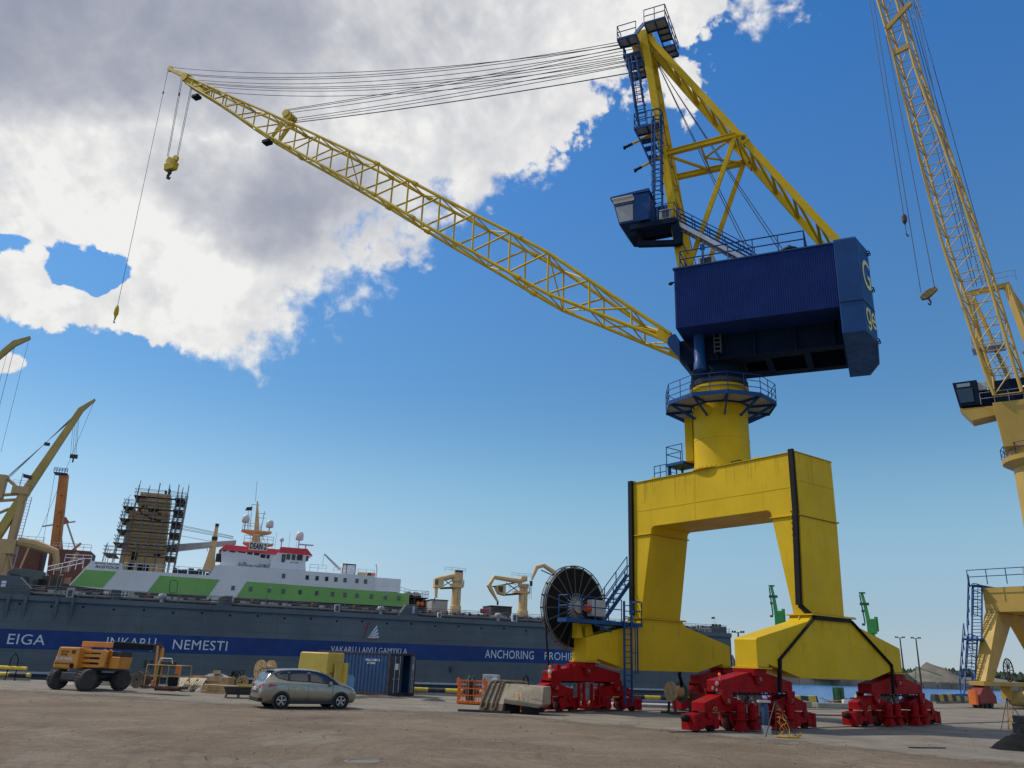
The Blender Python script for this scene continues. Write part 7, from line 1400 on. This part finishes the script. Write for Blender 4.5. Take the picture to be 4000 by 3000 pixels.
o = thing('waste_skip', 'low black bin on a pallet with yellow lath on its lid, behind the car', 'bin', (-13.3, 43.9, 0), R(18)); MB().hexa([(-.6, -.4, .16), (.6, -.4, .16), (.6, .4, .16), (-.6, .4, .16), (-.75, -.5, .52), (.75, -.5, .52), (.75, .5, .52), (-.75, .5, .52)]).build('bin_body', DST, o, .03); MB().box(-.85, .8, -.55, .5, .52, .56).build('lid', OLDW, o); MB().bar((-.1, -.4, .6), (.6, -.3, .62), .08).build('lath', mat('hazard_yellow', (.65, .45, .03), .5), o)
q = MB()
for x in (-.6, 0, .6): q.box(x - .06, x + .06, -.5, .5, 0, .15)
q.build('runner', OLDW, o)
o = heap('scrap_heap', 'low dark heap of hoses and scrap under the leaning pallets', 'heap', (-16.4, 48.2, 0), 1.0, .7, .45, DST, 9)
q = MB(); rnd = random.Random(3)
for i in range(14): x, y = -17.6 + rnd.uniform(-1.2, .8), 50.4 + rnd.uniform(-.4, .4); q.bar((x, y, rnd.uniform(.1, .5)), (x + rnd.uniform(-.6, 1.6), y + rnd.uniform(-.3, .3), rnd.uniform(.1, .6)), .07, .1)
tag(q.build('timber_offcuts', mat('bleached_timber', (.52, .44, .30), .8, .2, 2)), 'scattered pale timber lengths behind the basket and the pallets', 'timber')
q = MB()
for k in range(5): q.pipe([(-15.5 + .2 * math.cos(a + k) * (1 + k * .2), 50 + .1 * k, .55 + .5 * math.sin(a) + k * .03) for a in [math.pi * i / 10 for i in range(11)]], .03, 5)
tag(q.build('hose_coil', BLK), 'black looped hose standing right of the plank crate', 'hose')
o = heap('tarpaulin_heap', 'long dark tarpaulin heap behind the left wheels of the boom lift', 'tarpaulin', (-24.6, 51.8, 0), 2.4, .8, .75, DST, 21)
o = thing('hose_stand', 'thin looped hose stand at the far left edge of the quay', 'stand', (-30.2, 53.0, 0)); MB().pipe([(-.3, 0, 0), (-.2, 0, 1.3), (0, 0, 1.6), (.25, 0, 1.3), (.3, 0, 0)], .035, 6).build('hoop', BLK, o); MB().tube((-1.2, 0, .75), (.9, 0, .72), .11, n=8).build('yellow_pipe', mat('hazard_yellow', (.65, .45, .03), .5), o)
o = thing('marker_post', 'thin white capped post beside the dark tarpaulin heap', 'post', (-26.3, 52.0, 0)); MB().tube((0, 0, 0), (.15, 0, 1.4), .03).build('stake', GREY, o); MB().tube((.14, 0, 1.3), (.15, 0, 1.45), .06).build('cap', WHT, o)
def hazmat():
    m = bpy.data.materials.new('hazard_stripes'); m.use_nodes = True; t = m.node_tree; b = NB(t); p = t.nodes['Principled BSDF']; tc = b.n('ShaderNodeTexCoord'); s_ = b.n('ShaderNodeSeparateXYZ'); t.links.new(tc.outputs['Object'], s_.inputs[0])
    f = b.m('GREATER_THAN', b.m('FRACT', b.m('DIVIDE', s_.outputs[0], 2.2)), .5); n_ = b.ramp(b.noise(tc.outputs['Object'], 4, 5, .6), .4, .7, 0, .4)
    t.links.new(b.mix(n_, b.mix(f, (.02, .02, .02, 1), (.66, .50, .04, 1)), (.14, .12, .1, 1)), p.inputs['Base Color']); p.inputs['Roughness'].default_value = .6; return m
HAZ = hazmat()
def kerb(label, a, c, pipe_=True, h_=.3):
    a, c = Vector((*a, 0)), Vector((*c, 0)); L = (c - a).length; ang = math.atan2(c.y - a.y, c.x - a.x)
    t = thing('edge_kerb', label, 'kerb', a, ang)
    if pipe_: MB().tube((0, 0, .32), (L, 0, .32), .13, n=14).build('striped_pipe', HAZ, t, smooth=40); q = MB().box(0, L, -.12, .12, 0, .12); 
    else: MB().loft([[(.1, -.25, .18), (.1, .25, .18), (0, .2, .18), (0, -.2, .18)]] if False else [[(0, -.25, .15), (L, -.25, .15), (L, .25, .15), (0, .25, .15)], [(.15, -.18, .15 + h_), (L - .15, -.18, .15 + h_), (L - .15, .18, .15 + h_), (.15, .18, .15 + h_)]]).build('striped_block', HAZ, t, .02); q = MB().box(-.3, L + .3, -.35, .3, 0, .149)
    q.build('footing', CONC, t)
kerb('long black and yellow edge pipe between the container and the concrete slab', (-9.0, 55.2), (2.5, 54.6)); kerb('black and yellow edge pipe behind the drum on its stand', (4.0, 54.8), (12.5, 56.6))
kerb('striped edge block between the two nearer right bogies', (19.4, 59.0), (22.9, 62.2), False, .5); kerb('long striped edge block at the right, towards the ochre crane', (38.6, 76.4), (45.4, 83.0), False, .62); kerb('striped edge blocks behind the far right bogie', (29.5, 68.6), (33.5, 72.3), False, .6); kerb('striped edge pipe at the far left behind the boom lift', (-44, 53.6), (-29.5, 53.9))
def ubox(name, label, cat, loc, rot, dims, m, part='slab', detail=None, bev=.03):
    t = thing(name, label, cat, loc, rot); w, d, h_ = dims; MB().box(-w / 2, w / 2, -d / 2, d / 2, 0, h_).build(part, m, t, bev); q = MB().pipe([(-w * .2, 0, h_ - .02), (-w * .2, 0, h_ + .08), (w * .0, 0, h_ + .08), (w * .0, 0, h_ - .02)], .015, 5); q.build('lifting_eye', DST, t); return t
ubox('kerb_slab', 'grey concrete kerb slab lying before the green post', 'slab', (22.6, 58.6, 0), R(25), (3.0, .6, .32), CONC); ubox('kerb_slab', 'short concrete slab behind the nearest right bogie', 'slab', (20.2, 57.8, 0), R(30), (1.6, .6, .4), CONC)
ubox('steel_plate', 'flat pale steel plate on packers behind the left bogie', 'plate', (8.6, 51.0, 0), R(8), (4.4, 1.6, .16), GREY, 'plate'); ubox('steel_plate', 'dark flat plate in front of the left drum stand', 'plate', (4.2, 47.8, 0), R(-5), (2.4, 1.0, .07), DST, 'plate')
t = thing('fender_post', 'green steel post at the quay edge with orange tape round it', 'post', (24.9, 63.0, 0), R(20)); MB().box(-.36, -.05, -.2, .2, -1, 1.28).box(.05, .36, -.2, .2, -1, 1.28).box(-.36, .36, -.15, .15, -1, 1.22).build('pile', mat('green_steel', (.03, .12, .045), .6, .3, 1.5, streak=.4), t, .01)
q = MB(); q.pipe([(-2.2, -.3, .55), (-1.2, -.3, .3), (-.3, -.3, .38), (.4, -.3, .52), (1.2, -.3, .42), (2.4, -.3, .35)], .035, 5); q.pipe([(-1.4, -.3, .22), (0, -.3, .42), (.5, -.28, .3), (1.6, -.3, .5)], .03, 5); tag(q.build('barrier_tape', mat('tape_orange', (.62, .22, .06), .6, .3, 6)), 'sagging orange barrier tape tied round the green post', 'tape', None, (24.9, 63.0, 0), R(25))
t = thing('canister', 'white plastic canister standing by the green post', 'canister', (24.45, 60.8, 0), R(10)); MB().box(-.2, .2, -.13, .13, 0, .5).build('can_body', WHT, t, .05); MB().tube((.1, 0, .5), (.1, 0, .57), .05).build('cap', DST, t)
t = thing('hand_cart', 'black barrow handle resting beside the white canister', 'cart', (25.4, 61.0, 0)); MB().pipe([(-.5, 0, .62), (.1, 0, .6), (.4, 0, .3)], .05, 6).box(.0, .35, -.2, .2, .2, .34).build('cart_frame', BLK, t); MB().tube((.2, -.05, .12), (.2, .05, .12), .12, n=12).build('wheel', BLK, t)
t = thing('wheel_chock', 'yellow wedge stop with black ends near the far right bogie', 'chock', (27.2, 64.6, 0), R(40)); MB().prism([(-.5, 0), (-.35, .75), (.35, .75), (.6, 0)], -.3, .3).build('wedge', HAZ, t, .02); MB().box(.62, .8, -.3, .3, 0, .7).build('plank', OLDW, t)
# concrete block with the draped mooring rope
t = thing('concrete_block', 'big weathered concrete block on black packers, thick rope draped over it', 'concrete block', (0, 0, 0))
BLKC = mat('block_concrete', (.285, .24, .17), .9, .25, .8, streak=.55, streak_col=(.15, .12, .085), bump=.5, bscale=8)
MB().loft([[(-1.0, 40.15, .02), (.1, 39.5, .02), (.35, 40.4, .02), (-.7, 41.0, .02)], [(-.87, 40.3, .38), (.17, 39.65, .38), (.5, 40.5, .38), (-.6, 41.1, .38)]]).build('rusty_foot', mat('rust_foot', (.14, .085, .055), .85, .3, 1.5), t, .02)
MB().loft([[(-.87, 40.3, .385), (.17, 39.65, .385), (.5, 40.5, .385), (-.6, 41.1, .385)], [(-.52, 40.75, 1.25), (.44, 40.2, 1.27), (.7, 41.0, 1.25), (-.3, 41.5, 1.25)]]).build('sloping_end', BLKC, t, .03)
MB().loft([[(.20, 39.68, .42), (1.75, 39.1, .30), (2.2, 40.3, .30), (.5, 40.9, .42)], [(.16, 39.66, .62), (1.92, 39.0, .45), (2.4, 40.3, .45), (.55, 40.9, .62)], [(.46, 40.15, 1.26), (2.0, 39.55, 1.2), (2.4, 40.6, 1.2), (.7, 41.0, 1.26)]]).build('block_body', BLKC, t, .03)
MB().box(.25, .95, 39.9, 40.6, .0, .38).box(1.02, 1.8, 39.35, 40.3, .0, .33).build('packer', BLK, t, .03); MB().bar((-1.9, 39.9, .05), (.5, 39.6, .06), .3, .1).build('skid', DST, t)
for x0 in (.62, .66): pass
text_part('sprayed_mark', 'E1', mat('spray_orange', (.75, .36, .2), .8), t, lambda x, y, d: (.72 + x * .93, 39.46 - x * .36 + (y - .1) * .58, .62 + y), w=.26, h=.3); sc_ = MB()
for k in range(5): sc_.pipe([(1.42 + k * .07, 39.21 - k * .03 + .1, .72 + (k % 2) * .16), (1.46 + k * .07, 39.19 - k * .03 + .12, .9 - (k % 2) * .14)], .012, 4)
sc_.build('chalk_scrawl', mat('chalk', (.55, .46, .33), .9), t)
rp_ = MB(); RPM = mat('hemp_rope', (.12, .085, .05), .9, .4, 9, bump=.8, bscale=25)
def strand(pts):
    out = []
    P_ = [Vector(p) for p in pts]
    for a, c in zip(P_[:-1], P_[1:]): out += [a.lerp(c, k / 5) + Vector((random.uniform(-.012, .012), 0, random.uniform(-.012, .012))) for k in range(5)]
    rp_.pipe(out + [P_[-1]], .055, 7)
E0, E1 = Vector((-.52, 40.70, 1.27)), Vector((.44, 40.15, 1.29)); G0, G1 = Vector((-.98, 40.08, .12)), Vector((.12, 39.46, .12))
for f0, f1 in ((.04, .28), (.52, .68)):
    a0, a1 = E0.lerp(E1, f0), E0.lerp(E1, f1); g0, g1 = G0.lerp(G1, f0), G0.lerp(G1, f1); mid_ = (g0 + g1) / 2 + Vector((0, -.02, -.04))
    strand([a0 + Vector((.3, .3, .03)), a0, g0 + (a0 - g0) * .08, mid_, g1 + (a1 - g1) * .08, a1, a1 + Vector((.3, .3, .03))])
strand([E0 + Vector((.1, .05, .05)), E0.lerp(E1, .5) + Vector((.1, .1, .08)), E1 + Vector((.1, .1, .06)), (1.05, 40.1, 1.34), (1.3, 40.05, 1.33)]); strand([E0 + Vector((.2, .15, .08)), E1 + Vector((.2, .2, .08)), (1.1, 40.25, 1.36)])
tag(rp_.build('mooring_rope', RPM, smooth=50), 'thick brown rope hanging in loops over the sloping end of the concrete block', 'rope')
q = MB().pipe([(1.05, 40.3, 1.28), (1.08, 40.3, 1.55), (1.18, 40.3, 1.66), (1.28, 40.3, 1.55), (1.32, 40.3, 1.24)], .04, 6); tag(q.build('lifting_loop', BLK), 'black lifting loop sticking up from the concrete block', 'loop')
t = thing('wire_cage', 'orange steel stillage cage left of the concrete block', 'cage', (-1.5, 46.4, 0), R(-6)); q = MB(); w, d, h_ = .72, .55, 1.18
for y in (-d, d):
    for k in range(6): q.bar((-w + k * w * .4, y, .1), (-w + k * w * .4, y, h_), .035)
    for z in (.45, .8, h_): q.bar((-w, y, z), (w, y, z), .045)
for x in (-w, w):
    for k in range(1, 4): q.bar((x, -d + k * d * .5, .1), (x, -d + k * d * .5, h_), .035)
    for z in (.45, .8, h_): q.bar((x, -d, z), (x, d, z), .045)
q.build('bars', ORG, t); MB().box(-w - .03, w + .03, -d - .03, d + .03, .03, .16).build('tray', ORG, t, .01); q = MB()
for x in (-w, w): q.prism([(x - .1, 1.0), (x - .07, 1.3), (x, 1.36), (x + .07, 1.3), (x + .1, 1.0)], -.03 - d, .0 - d)
q.build('lug', ORG, t)
for i, (x, y) in enumerate(((-1.72, 46.5), (-1.48, 46.55))):
    t = thing('gas_cylinder', ('dark gas cylinder with green shoulder inside the orange cage', 'dark gas cylinder on the right inside the orange cage')[i], 'gas cylinder', (x, y, .16)); MB().lathe([(.11, 0), (.115, .03), (.115, 1.0), (.09, 1.08), (.04, 1.13)], 16).build('bottle', mat('bottle_dark', (.02, .03, .025), .5), t, smooth=40); MB().lathe([(.05, 1.13), (.06, 1.14), (.06, 1.24), (.03, 1.26)], 10).build('valve', mat('valve_green', (.08, .2, .08), .5) if i == 0 else DST, t)
t = thing('switch_cabinet', 'pale grey electric cabinet behind the concrete block and cage', 'cabinet', (-.55, 50.0, 0), R(-14)); MB().box(-.45, .45, -.3, .3, 0, 1.46).build('body', GREY, t, .02); MB().box(.1, .46, -.42, -.301, .25, 1.25).build('door', WHT, t, .01); MB().box(.06, .09, -.32, -.301, .2, 1.35).box(.27, .29, -.425, -.42, .3, 1.2).build('gap', BLK, t)
# drum on a steel stand under the left sill
t = thing('drum_stand', 'dark green steel stand carrying a cable drum beside the left bogie', 'stand', (9.45, 44.45, 0), R(15)); q = MB()
for x in (-.62, .62):
    q.box(x - .05, x + .05, -.5, .5, 0, .12)
    for y in (-.4, .4): q.bar((x, y, .1), (x, y * .6, .98), .1)
    q.box(x - .08, x + .08, -.35, .35, .95, 1.03)
q.box(-1.0, 1.0, -.52, -.42, 0, .1); q.box(-1.0, 1.0, .42, .52, 0, .1); q.build('frame', mat('dark_green_steel', (.025, .035, .025), .7, .3, 2), t)
t = thing('cable_drum', 'pale timber cable drum held in the dark green stand', 'cable drum', (9.2, 44.4, .55), R(28)); MB().lathe([(.05, -.5), (.5, -.5), (.5, -.44), (.3, -.43), (.3, .2), (.05, .2)], 26, lambda a, b, c: (c, a, .52 + b)).build('drum_body', WOOD, t, smooth=40); MB().lathe([(.04, .2), (.52, .2), (.52, .3), (.04, .3)], 26, lambda a, b, c: (c, a, .52 + b)).build('green_flange', mat('drum_green', (.06, .085, .08), .6, .3, 3), t); MB().lathe([(.04, .3), (.42, .3), (.40, .32), (.04, .32)], 24, lambda a, b, c: (c, a, .52 + b)).build('pale_face', CONC, t)
q = MB()
for k in range(3): q.pipe([(8.9 + k * .05, 42.6, 2.05), (8.95 + k * .04, 42.9, 1.9), (9.3 + k * .05, 44.1, 1.5), (9.35, 44.4, 1.2)], .045, 6)
tag(q.build('chain', BLK), 'black chain hanging from the left sill beam to the drum', 'chain')
# tripods wrapped in tape
TAPE = mat('tape_amber', (.55, .28, .04), .6, .3, 6)
def tripod(label, loc, h_, feet, tlabel):
    t = thing('tripod_stand', label, 'tripod', loc); q = MB()
    for x, y in feet: q.tube((x, y, 0), (x * .08, y * .08, h_), .02, n=6)
    q.build('legs', DST, t); MB().tube((0, 0, h_ - .05), (0, 0, h_ + .08), .05).build('head', DST, t); r_ = random.Random(len(label)); q = MB()
    for k in range(5):
        a = Vector((0, -.05, h_ * (.95 - .12 * k))); pts = [a]
        for i in range(6): a = a + Vector((r_.uniform(-.16, .2), r_.uniform(-.1, .06), -h_ * r_.uniform(.0, .3))); a.z = max(.03, a.z); pts.append(a.copy())
        q.pipe(pts, r_.uniform(.008, .022), 5)
    q.pipe([(-.2, -.3, .03), (.2, -.4, .05), (.6, -.35, .04), (.8, -.2, .15)], .05, 6); tag(q.build('warning_tape', TAPE), tlabel, 'tape', None, loc)
tripod('thin black tripod before the nearest red bogie', (10.3, 32.1, 0), 1.15, ((-.55, -.3), (.6, -.35), (.1, .5)), 'tangle of amber tape hanging on the tripod by the nearest bogie'); tripod('thin tripod at the right edge below the concrete buoy', (24.9, 42.0, 0), 1.35, ((-.7, -.3), (.6, -.4), (.2, .6)), 'orange tape loops on the tripod at the right edge')
t = thing('oil_pump', 'blue standing pump column between the nearest bogie clamps', 'pump', (10.25, 33.3, 0)); MB().lathe([(.12, .3), (.14, .4), (.14, 1.0), (.1, 1.1)], 14).build('pump_column', mat('pump_blue', (.02, .05, .12), .5), t, smooth=40); MB().box(-.25, .2, -.15, .15, 1.12, 1.2).box(-.15, .15, -.15, .15, 0, .3).build('pump_base', GREY, t)
t = thing('concrete_buoy', 'rounded yellowish concrete fender block at the right edge', 'fender', (46.2, 73.6, 0), R(30)); MB().loft([[(-2.6, -.7, .12), (2.6, -.7, .12), (2.6, .8, .12), (-2.6, .8, .12)], [(-2.9, -.9, .4), (2.9, -.9, .4), (2.9, .95, .4), (-2.9, .95, .4)], [(-2.9, -.9, 1.05), (2.9, -.9, 1.05), (2.9, .95, 1.05), (-2.9, .95, 1.05)], [(-2.6, -.6, 1.35), (2.6, -.6, 1.35), (2.6, .7, 1.35), (-2.6, .7, 1.35)]]).build('buoy_body', mat('yellow_concrete', (.42, .30, .12), .9, .3, .8, bump=.5, bscale=5, streak=.5), t, .15); MB().lathe([(.05, 1.35), (.25, 1.36), (.25, 1.5), (.05, 1.55)], 12).build('bollard', DST, t)
ubox('concrete_weight', 'dark stacked concrete weight at the right edge, lower one', 'weight', (24.3, 39.4, 0), R(10), (1.3, .9, .42), mat('dark_concrete', (.085, .08, .075), .9, .3, 2)); ubox('concrete_weight', 'dark concrete weight at the right edge resting on the lower one', 'weight', (24.3, 39.45, .43), R(2), (1.15, .8, .32), mat('dark_concrete', (.085, .08, .075), .9, .3, 2))
heap('plastic_sheet', 'crumpled black plastic sheet on the ground at the right edge', 'sheet', (18.55, 30.5, 0), 1.25, .8, .75, mat('black_plastic', (.010, .010, .011), .8, .3, 3, spec=.15), 31, crump=9.0)
heap('cable_pile', 'small dark pile of rope on the concrete right of the container', 'pile', (-3.7, 48.2, 0), .75, .35, .2, DST, 41); heap('scrap_mound', 'low dark mound of scrap before the container corner', 'pile', (-6.9, 49.4, 0), 1.7, .5, .18, mat('dark_scrap', (.06, .055, .05), .85, .4, 3), 43)
t = tag(MB().lathe([(.02, .006), (.33, .006), (.34, .018), (.4, .02), (.43, .004)], 32).build('manhole_cover', mat('cast_iron_dusty', (.16, .14, .12), .8, .2, 6)), 'round dusty manhole cover in the dirt near the bottom edge', 'manhole', None, (-3.1, 20.35, 0))
q = MB(); q.add([(14.0, 29.4, .003), (14.5, 29.55, .006), (15.2, 29.9, .003), (14.4, 29.75, .007)], [(0, 1, 2, 3)]); q.bar((13.9, 29.5, .02), (15.3, 29.85, .02), .1, .03); tag(q.build('tar_strip', DST), 'dark tar strip lying in the concrete near the right bottom', 'strip')
q = MB().bar((17.3, 48.0, .04), (19.6, 48.9, .04), .22, .06); tag(q.build('plank', OLDW), 'single grey plank on the concrete behind the nearest bogie', 'plank')
rnd = random.Random(77); st_ = []
sm = MB().add([(-1, -.6, 0), (.8, -.8, 0), (1, .6, 0), (-.6, .9, 0), (-.5, -.3, .8), (.5, -.4, .9), (.4, .4, .7), (-.4, .5, .8)], [(3, 2, 1, 0), (4, 5, 6, 7), (0, 1, 5, 4), (1, 2, 6, 5), (2, 3, 7, 6), (3, 0, 4, 7)])
q = MB()
for i in range(1500):
    x, y = rnd.uniform(-30, 22), 8 + 36 * rnd.random() ** 1.0; s_ = .008 + .035 * rnd.random() ** 3 + (.03 if rnd.random() < .01 else 0); a = rnd.uniform(0, 6.28); c_, d_ = math.cos(a), math.sin(a)
    q.add([(x + s_ * (v.x * c_ - v.y * d_), y + s_ * (v.x * d_ + v.y * c_), s_ * v.z) for v in sm.v], sm.f)
gv = q.build('gravel', mat('loose_stone', (.20, .17, .14), .9, .5, .7)); gv['kind'] = 'stuff'; gv['label'] = 'loose pebbles scattered over the dirt and concrete'; gv['category'] = 'gravel'

# ------------------------------------------------------------------ far shore
fw_ = MB()
for i in range(60):
    a0 = Vector((30, 262, 0)).lerp(Vector((420, 411, 0)), i / 60) - Vector((0, .0, 0)); a1 = Vector((30, 262, 0)).lerp(Vector((420, 411, 0)), (i + .94) / 60); nn_ = Vector((.357, -.934, 0)) * .8; zt = .05 + random.uniform(-.12, .12)
    fw_.hexa([a0 + Vector((0, 0, -3)), a1 + Vector((0, 0, -3)), a1 - nn_ * 2 + Vector((0, 0, -3)), a0 - nn_ * 2 + Vector((0, 0, -3)), a0 + Vector((0, 0, zt)), a1 + Vector((0, 0, zt)), a1 - nn_ * 2 + Vector((0, 0, zt)), a0 - nn_ * 2 + Vector((0, 0, zt))])
tag(fw_.build('quay_wall', mat('far_wall', (.26, .22, .16), .9, .3, .12, streak=.6, streak_col=(.10, .085, .07))), 'stained concrete quay wall on the far side of the water', 'wall')
HEAPM = mat('sand_heap', (.17, .145, .115), .95, .2, .3, bump=.5, bscale=2)
heap('sand_heap', 'tallest brown sand heap on the far shore left of the ochre crane', 'heap', (184, 362, -.25), 15, 12, 7.4, HEAPM, 51); heap('sand_heap', 'long low sand heap on the far shore nearer the ochre crane', 'heap', (207, 365, -.25), 22, 12, 3.2, HEAPM, 52)
heap('scrub_mound', 'dark shrubby mound left of the sand heap', 'mound', (163, 355, -.25), 10, 8, 7, mat('scrub_green', (.05, .065, .03), .9, .5, .5), 53); heap('rubble_mound', 'dark rubble mound between the two sill beams', 'mound', (49, 178, -2.2), 5, 4, 7.0, mat('dark_rubble', (.06, .06, .06), .9, .6, .8), 54); heap('ore_heap', 'dark low heap behind the water under the right sill beam', 'heap', (98, 300, -.3), 20, 9, 3.4, mat('scrub_green', (.05, .065, .03), .9, .5, .5), 55)
fo_ = MB(); rnd = random.Random(5)
for i in range(2200):
    f = rnd.random(); x = 60 + 620 * f; y = 560 - 60 * f + rnd.uniform(0, 60); hh = 4.5 + 4.2 * noise.noise(Vector((f * 14, 0, 3))) * .6 + rnd.uniform(-.8, 1.6)
    r_ = rnd.uniform(2.0, 4.2); c0 = Vector((x, y, max(1, hh - r_ * .8))); k = 7; vs = [c0 + Vector((r_ * math.cos(2 * math.pi * j / k) * rnd.uniform(.7, 1.2), r_ * math.sin(2 * math.pi * j / k) * .8, rnd.uniform(-1.2, .5))) for j in range(k)] + [c0 + Vector((rnd.uniform(-.8, .8), 0, r_ * rnd.uniform(.7, 1.3))), c0 - Vector((0, 0, r_ * 1.6))]
    fo_.add(vs, [(j, (j + 1) % k, k) for j in range(k)] + [((j + 1) % k, j, k + 1) for j in range(k)])
fo = fo_.build('far_wood', mat('far_foliage', (.030, .048, .028), .95, .5, .05)); fo['kind'] = 'stuff'; fo['label'] = 'dark far-off wood along the horizon at the right'; fo['category'] = 'wood'
GRC = mat('harbour_green', (.04, .28, .06), .5, .15, .3); GRD = mat('dark_green_jib', (.02, .08, .045), .6, .2, .3)
def gcrane(label, x, y, zb, zm, zt, dx):
    t = thing('mobile_harbour_crane', label, 'crane', (x, y, 0), math.atan2(-x, y) + 0, None)
    MB().loft([[(-2.2, -2, 0), (2.2, -2, 0), (2.2, 2, 0), (-2.2, 2, 0)], [(-1.4, -1.4, zb), (1.6, -1.4, zb), (1.6, 1.4, zb), (-1.4, 1.4, zb)]]).build('tower', GRC, t, .1); MB().box(-1.6, 2.6, -2, 2, zb, zm + 2).box(1.8, 3.4, -1, 1, zb + 1, zm + 3).build('machine_house', GRC, t, .2)
    MB().loft([[(-1.6, -.8, zm), (.4, -.8, zm), (.4, .8, zm), (-1.6, .8, zm)], [(dx * .55 - .9, -.7, zm + (zt - zm) * .6), (dx * .55 + .6, -.7, zm + (zt - zm) * .6), (dx * .55 + .6, .7, zm + (zt - zm) * .6), (dx * .55 - .9, .7, zm + (zt - zm) * .6)], [(dx - .6, -.5, zt), (dx + .6, -.5, zt), (dx + .6, .5, zt), (dx - .6, .5, zt)]]).build('jib', GRC, t); MB().box(dx - 1.2, dx + 1.6, -.8, .8, zt - .6, zt).box(dx * .7 - 2, dx * .7 + 2, -.8, .8, zm + (zt - zm) * .58, zm + (zt - zm) * .66).bar((-2.2, 0, zm), (dx - .9, 0, zt - 1), .6).build('jib_head', GRD, t); MB().box(-3.6, -2.2, -.5, .5, zm - 1, zm).box(-3.2, -2.0, -.5, .5, zm + 5, zm + 6).build('winch_box', GRD, t)
gcrane('green harbour crane with upright jib, left one seen through the portal', 131.8, 398.8, 22.5, 27, 41, -2.2); gcrane('green harbour crane with upright jib, right one beyond the right leg', 169.6, 384.3, 19.5, 24, 38, -2.4)
def lamp(label, x, y, h_):
    t = thing('floodlight_mast', label, 'lamp post', (x, y, 0), math.atan2(-x, y), 'floodlight masts on the far shore')
    MB().lathe([(.32, -1), (.2, h_)], 8).build('mast', DST, t); q = MB().box(-1.5, 1.5, -.12, .12, h_ - .15, h_)
    for xx in (-1.4, -.8, .8, 1.4): q.box(xx - .25, xx + .25, -.3, .3, h_ - .1, h_ + .35)
    q.build('lamp_bar', DST, t)
lamp('floodlight mast seen between the two sill beams', 62.3, 221.4, 11.3); lamp('floodlight mast just right of the yellow sill end', 141.6, 298.1, 14.7); lamp('floodlight mast left of the ochre crane, right one of the close pair', 146.2, 295.9, 14.6)
t = thing('lattice_mast_crane', 'thin grey lattice mast behind the ladder of the ochre crane', 'crane', (171.4, 305.2, 0), math.atan2(-171.4, 305.2)); q = MB()
for x in (-1, 1): q.tube((x * .9, 0, 0), (x * .4 - .8, 0, 14), .12, n=4)
for k in range(10): q.tube((-.9 + k * .02, 0, k * 1.4), (.9 - k * .1, 0, k * 1.4 + 1.4), .08, n=4)
q.box(-2.2, .8, -.3, .3, 13.6, 14.2); q.build('lattice', GREY, t); MB().box(-2, 3, -1.5, 1.5, -.5, 3.2).build('carriage', mat('pump_blue', (.02, .05, .12), .5), t)
t = thing('conveyor', 'bright green loading conveyor frame left of the sand heap', 'conveyor', (146, 297, 0), math.atan2(-146, 297)); MB().bar((-1.2, 0, 0), (-.4, 0, 5), .3).bar((-.6, 0, 5), (7.5, 0, 2.3), .35).build('arm', GRC, t); MB().box(-1.8, -.6, -.5, .5, -.3, .6).build('base', GRD, t)
for i, (x, y, w_) in enumerate(((90, 292, 6), (104, 297, 8), (118, 302, 7), (134, 308, 6))):
    t = thing('loading_hopper', ('green hopper frame low behind the water, leftmost under the right sill', 'green hopper frame low behind the water, second under the right sill', 'green hopper frame low behind the water, third under the right sill', 'green hopper frame low behind the water, beside the far right bogie')[i], 'hopper', (x, y, 0), math.atan2(-x, y)); MB().prism([(-w_ / 2, .8), (-w_ / 2 + .8, 2.6), (w_ / 2, 2.4), (w_ / 2 - 1, .6)], -1, 1).build('hopper', GRC, t); q = MB()
    for xx in (-w_ / 3, w_ / 3): q.bar((xx, 0, -.3), (xx, 0, 1.5), .3)
    q.build('frame', GRD, t)
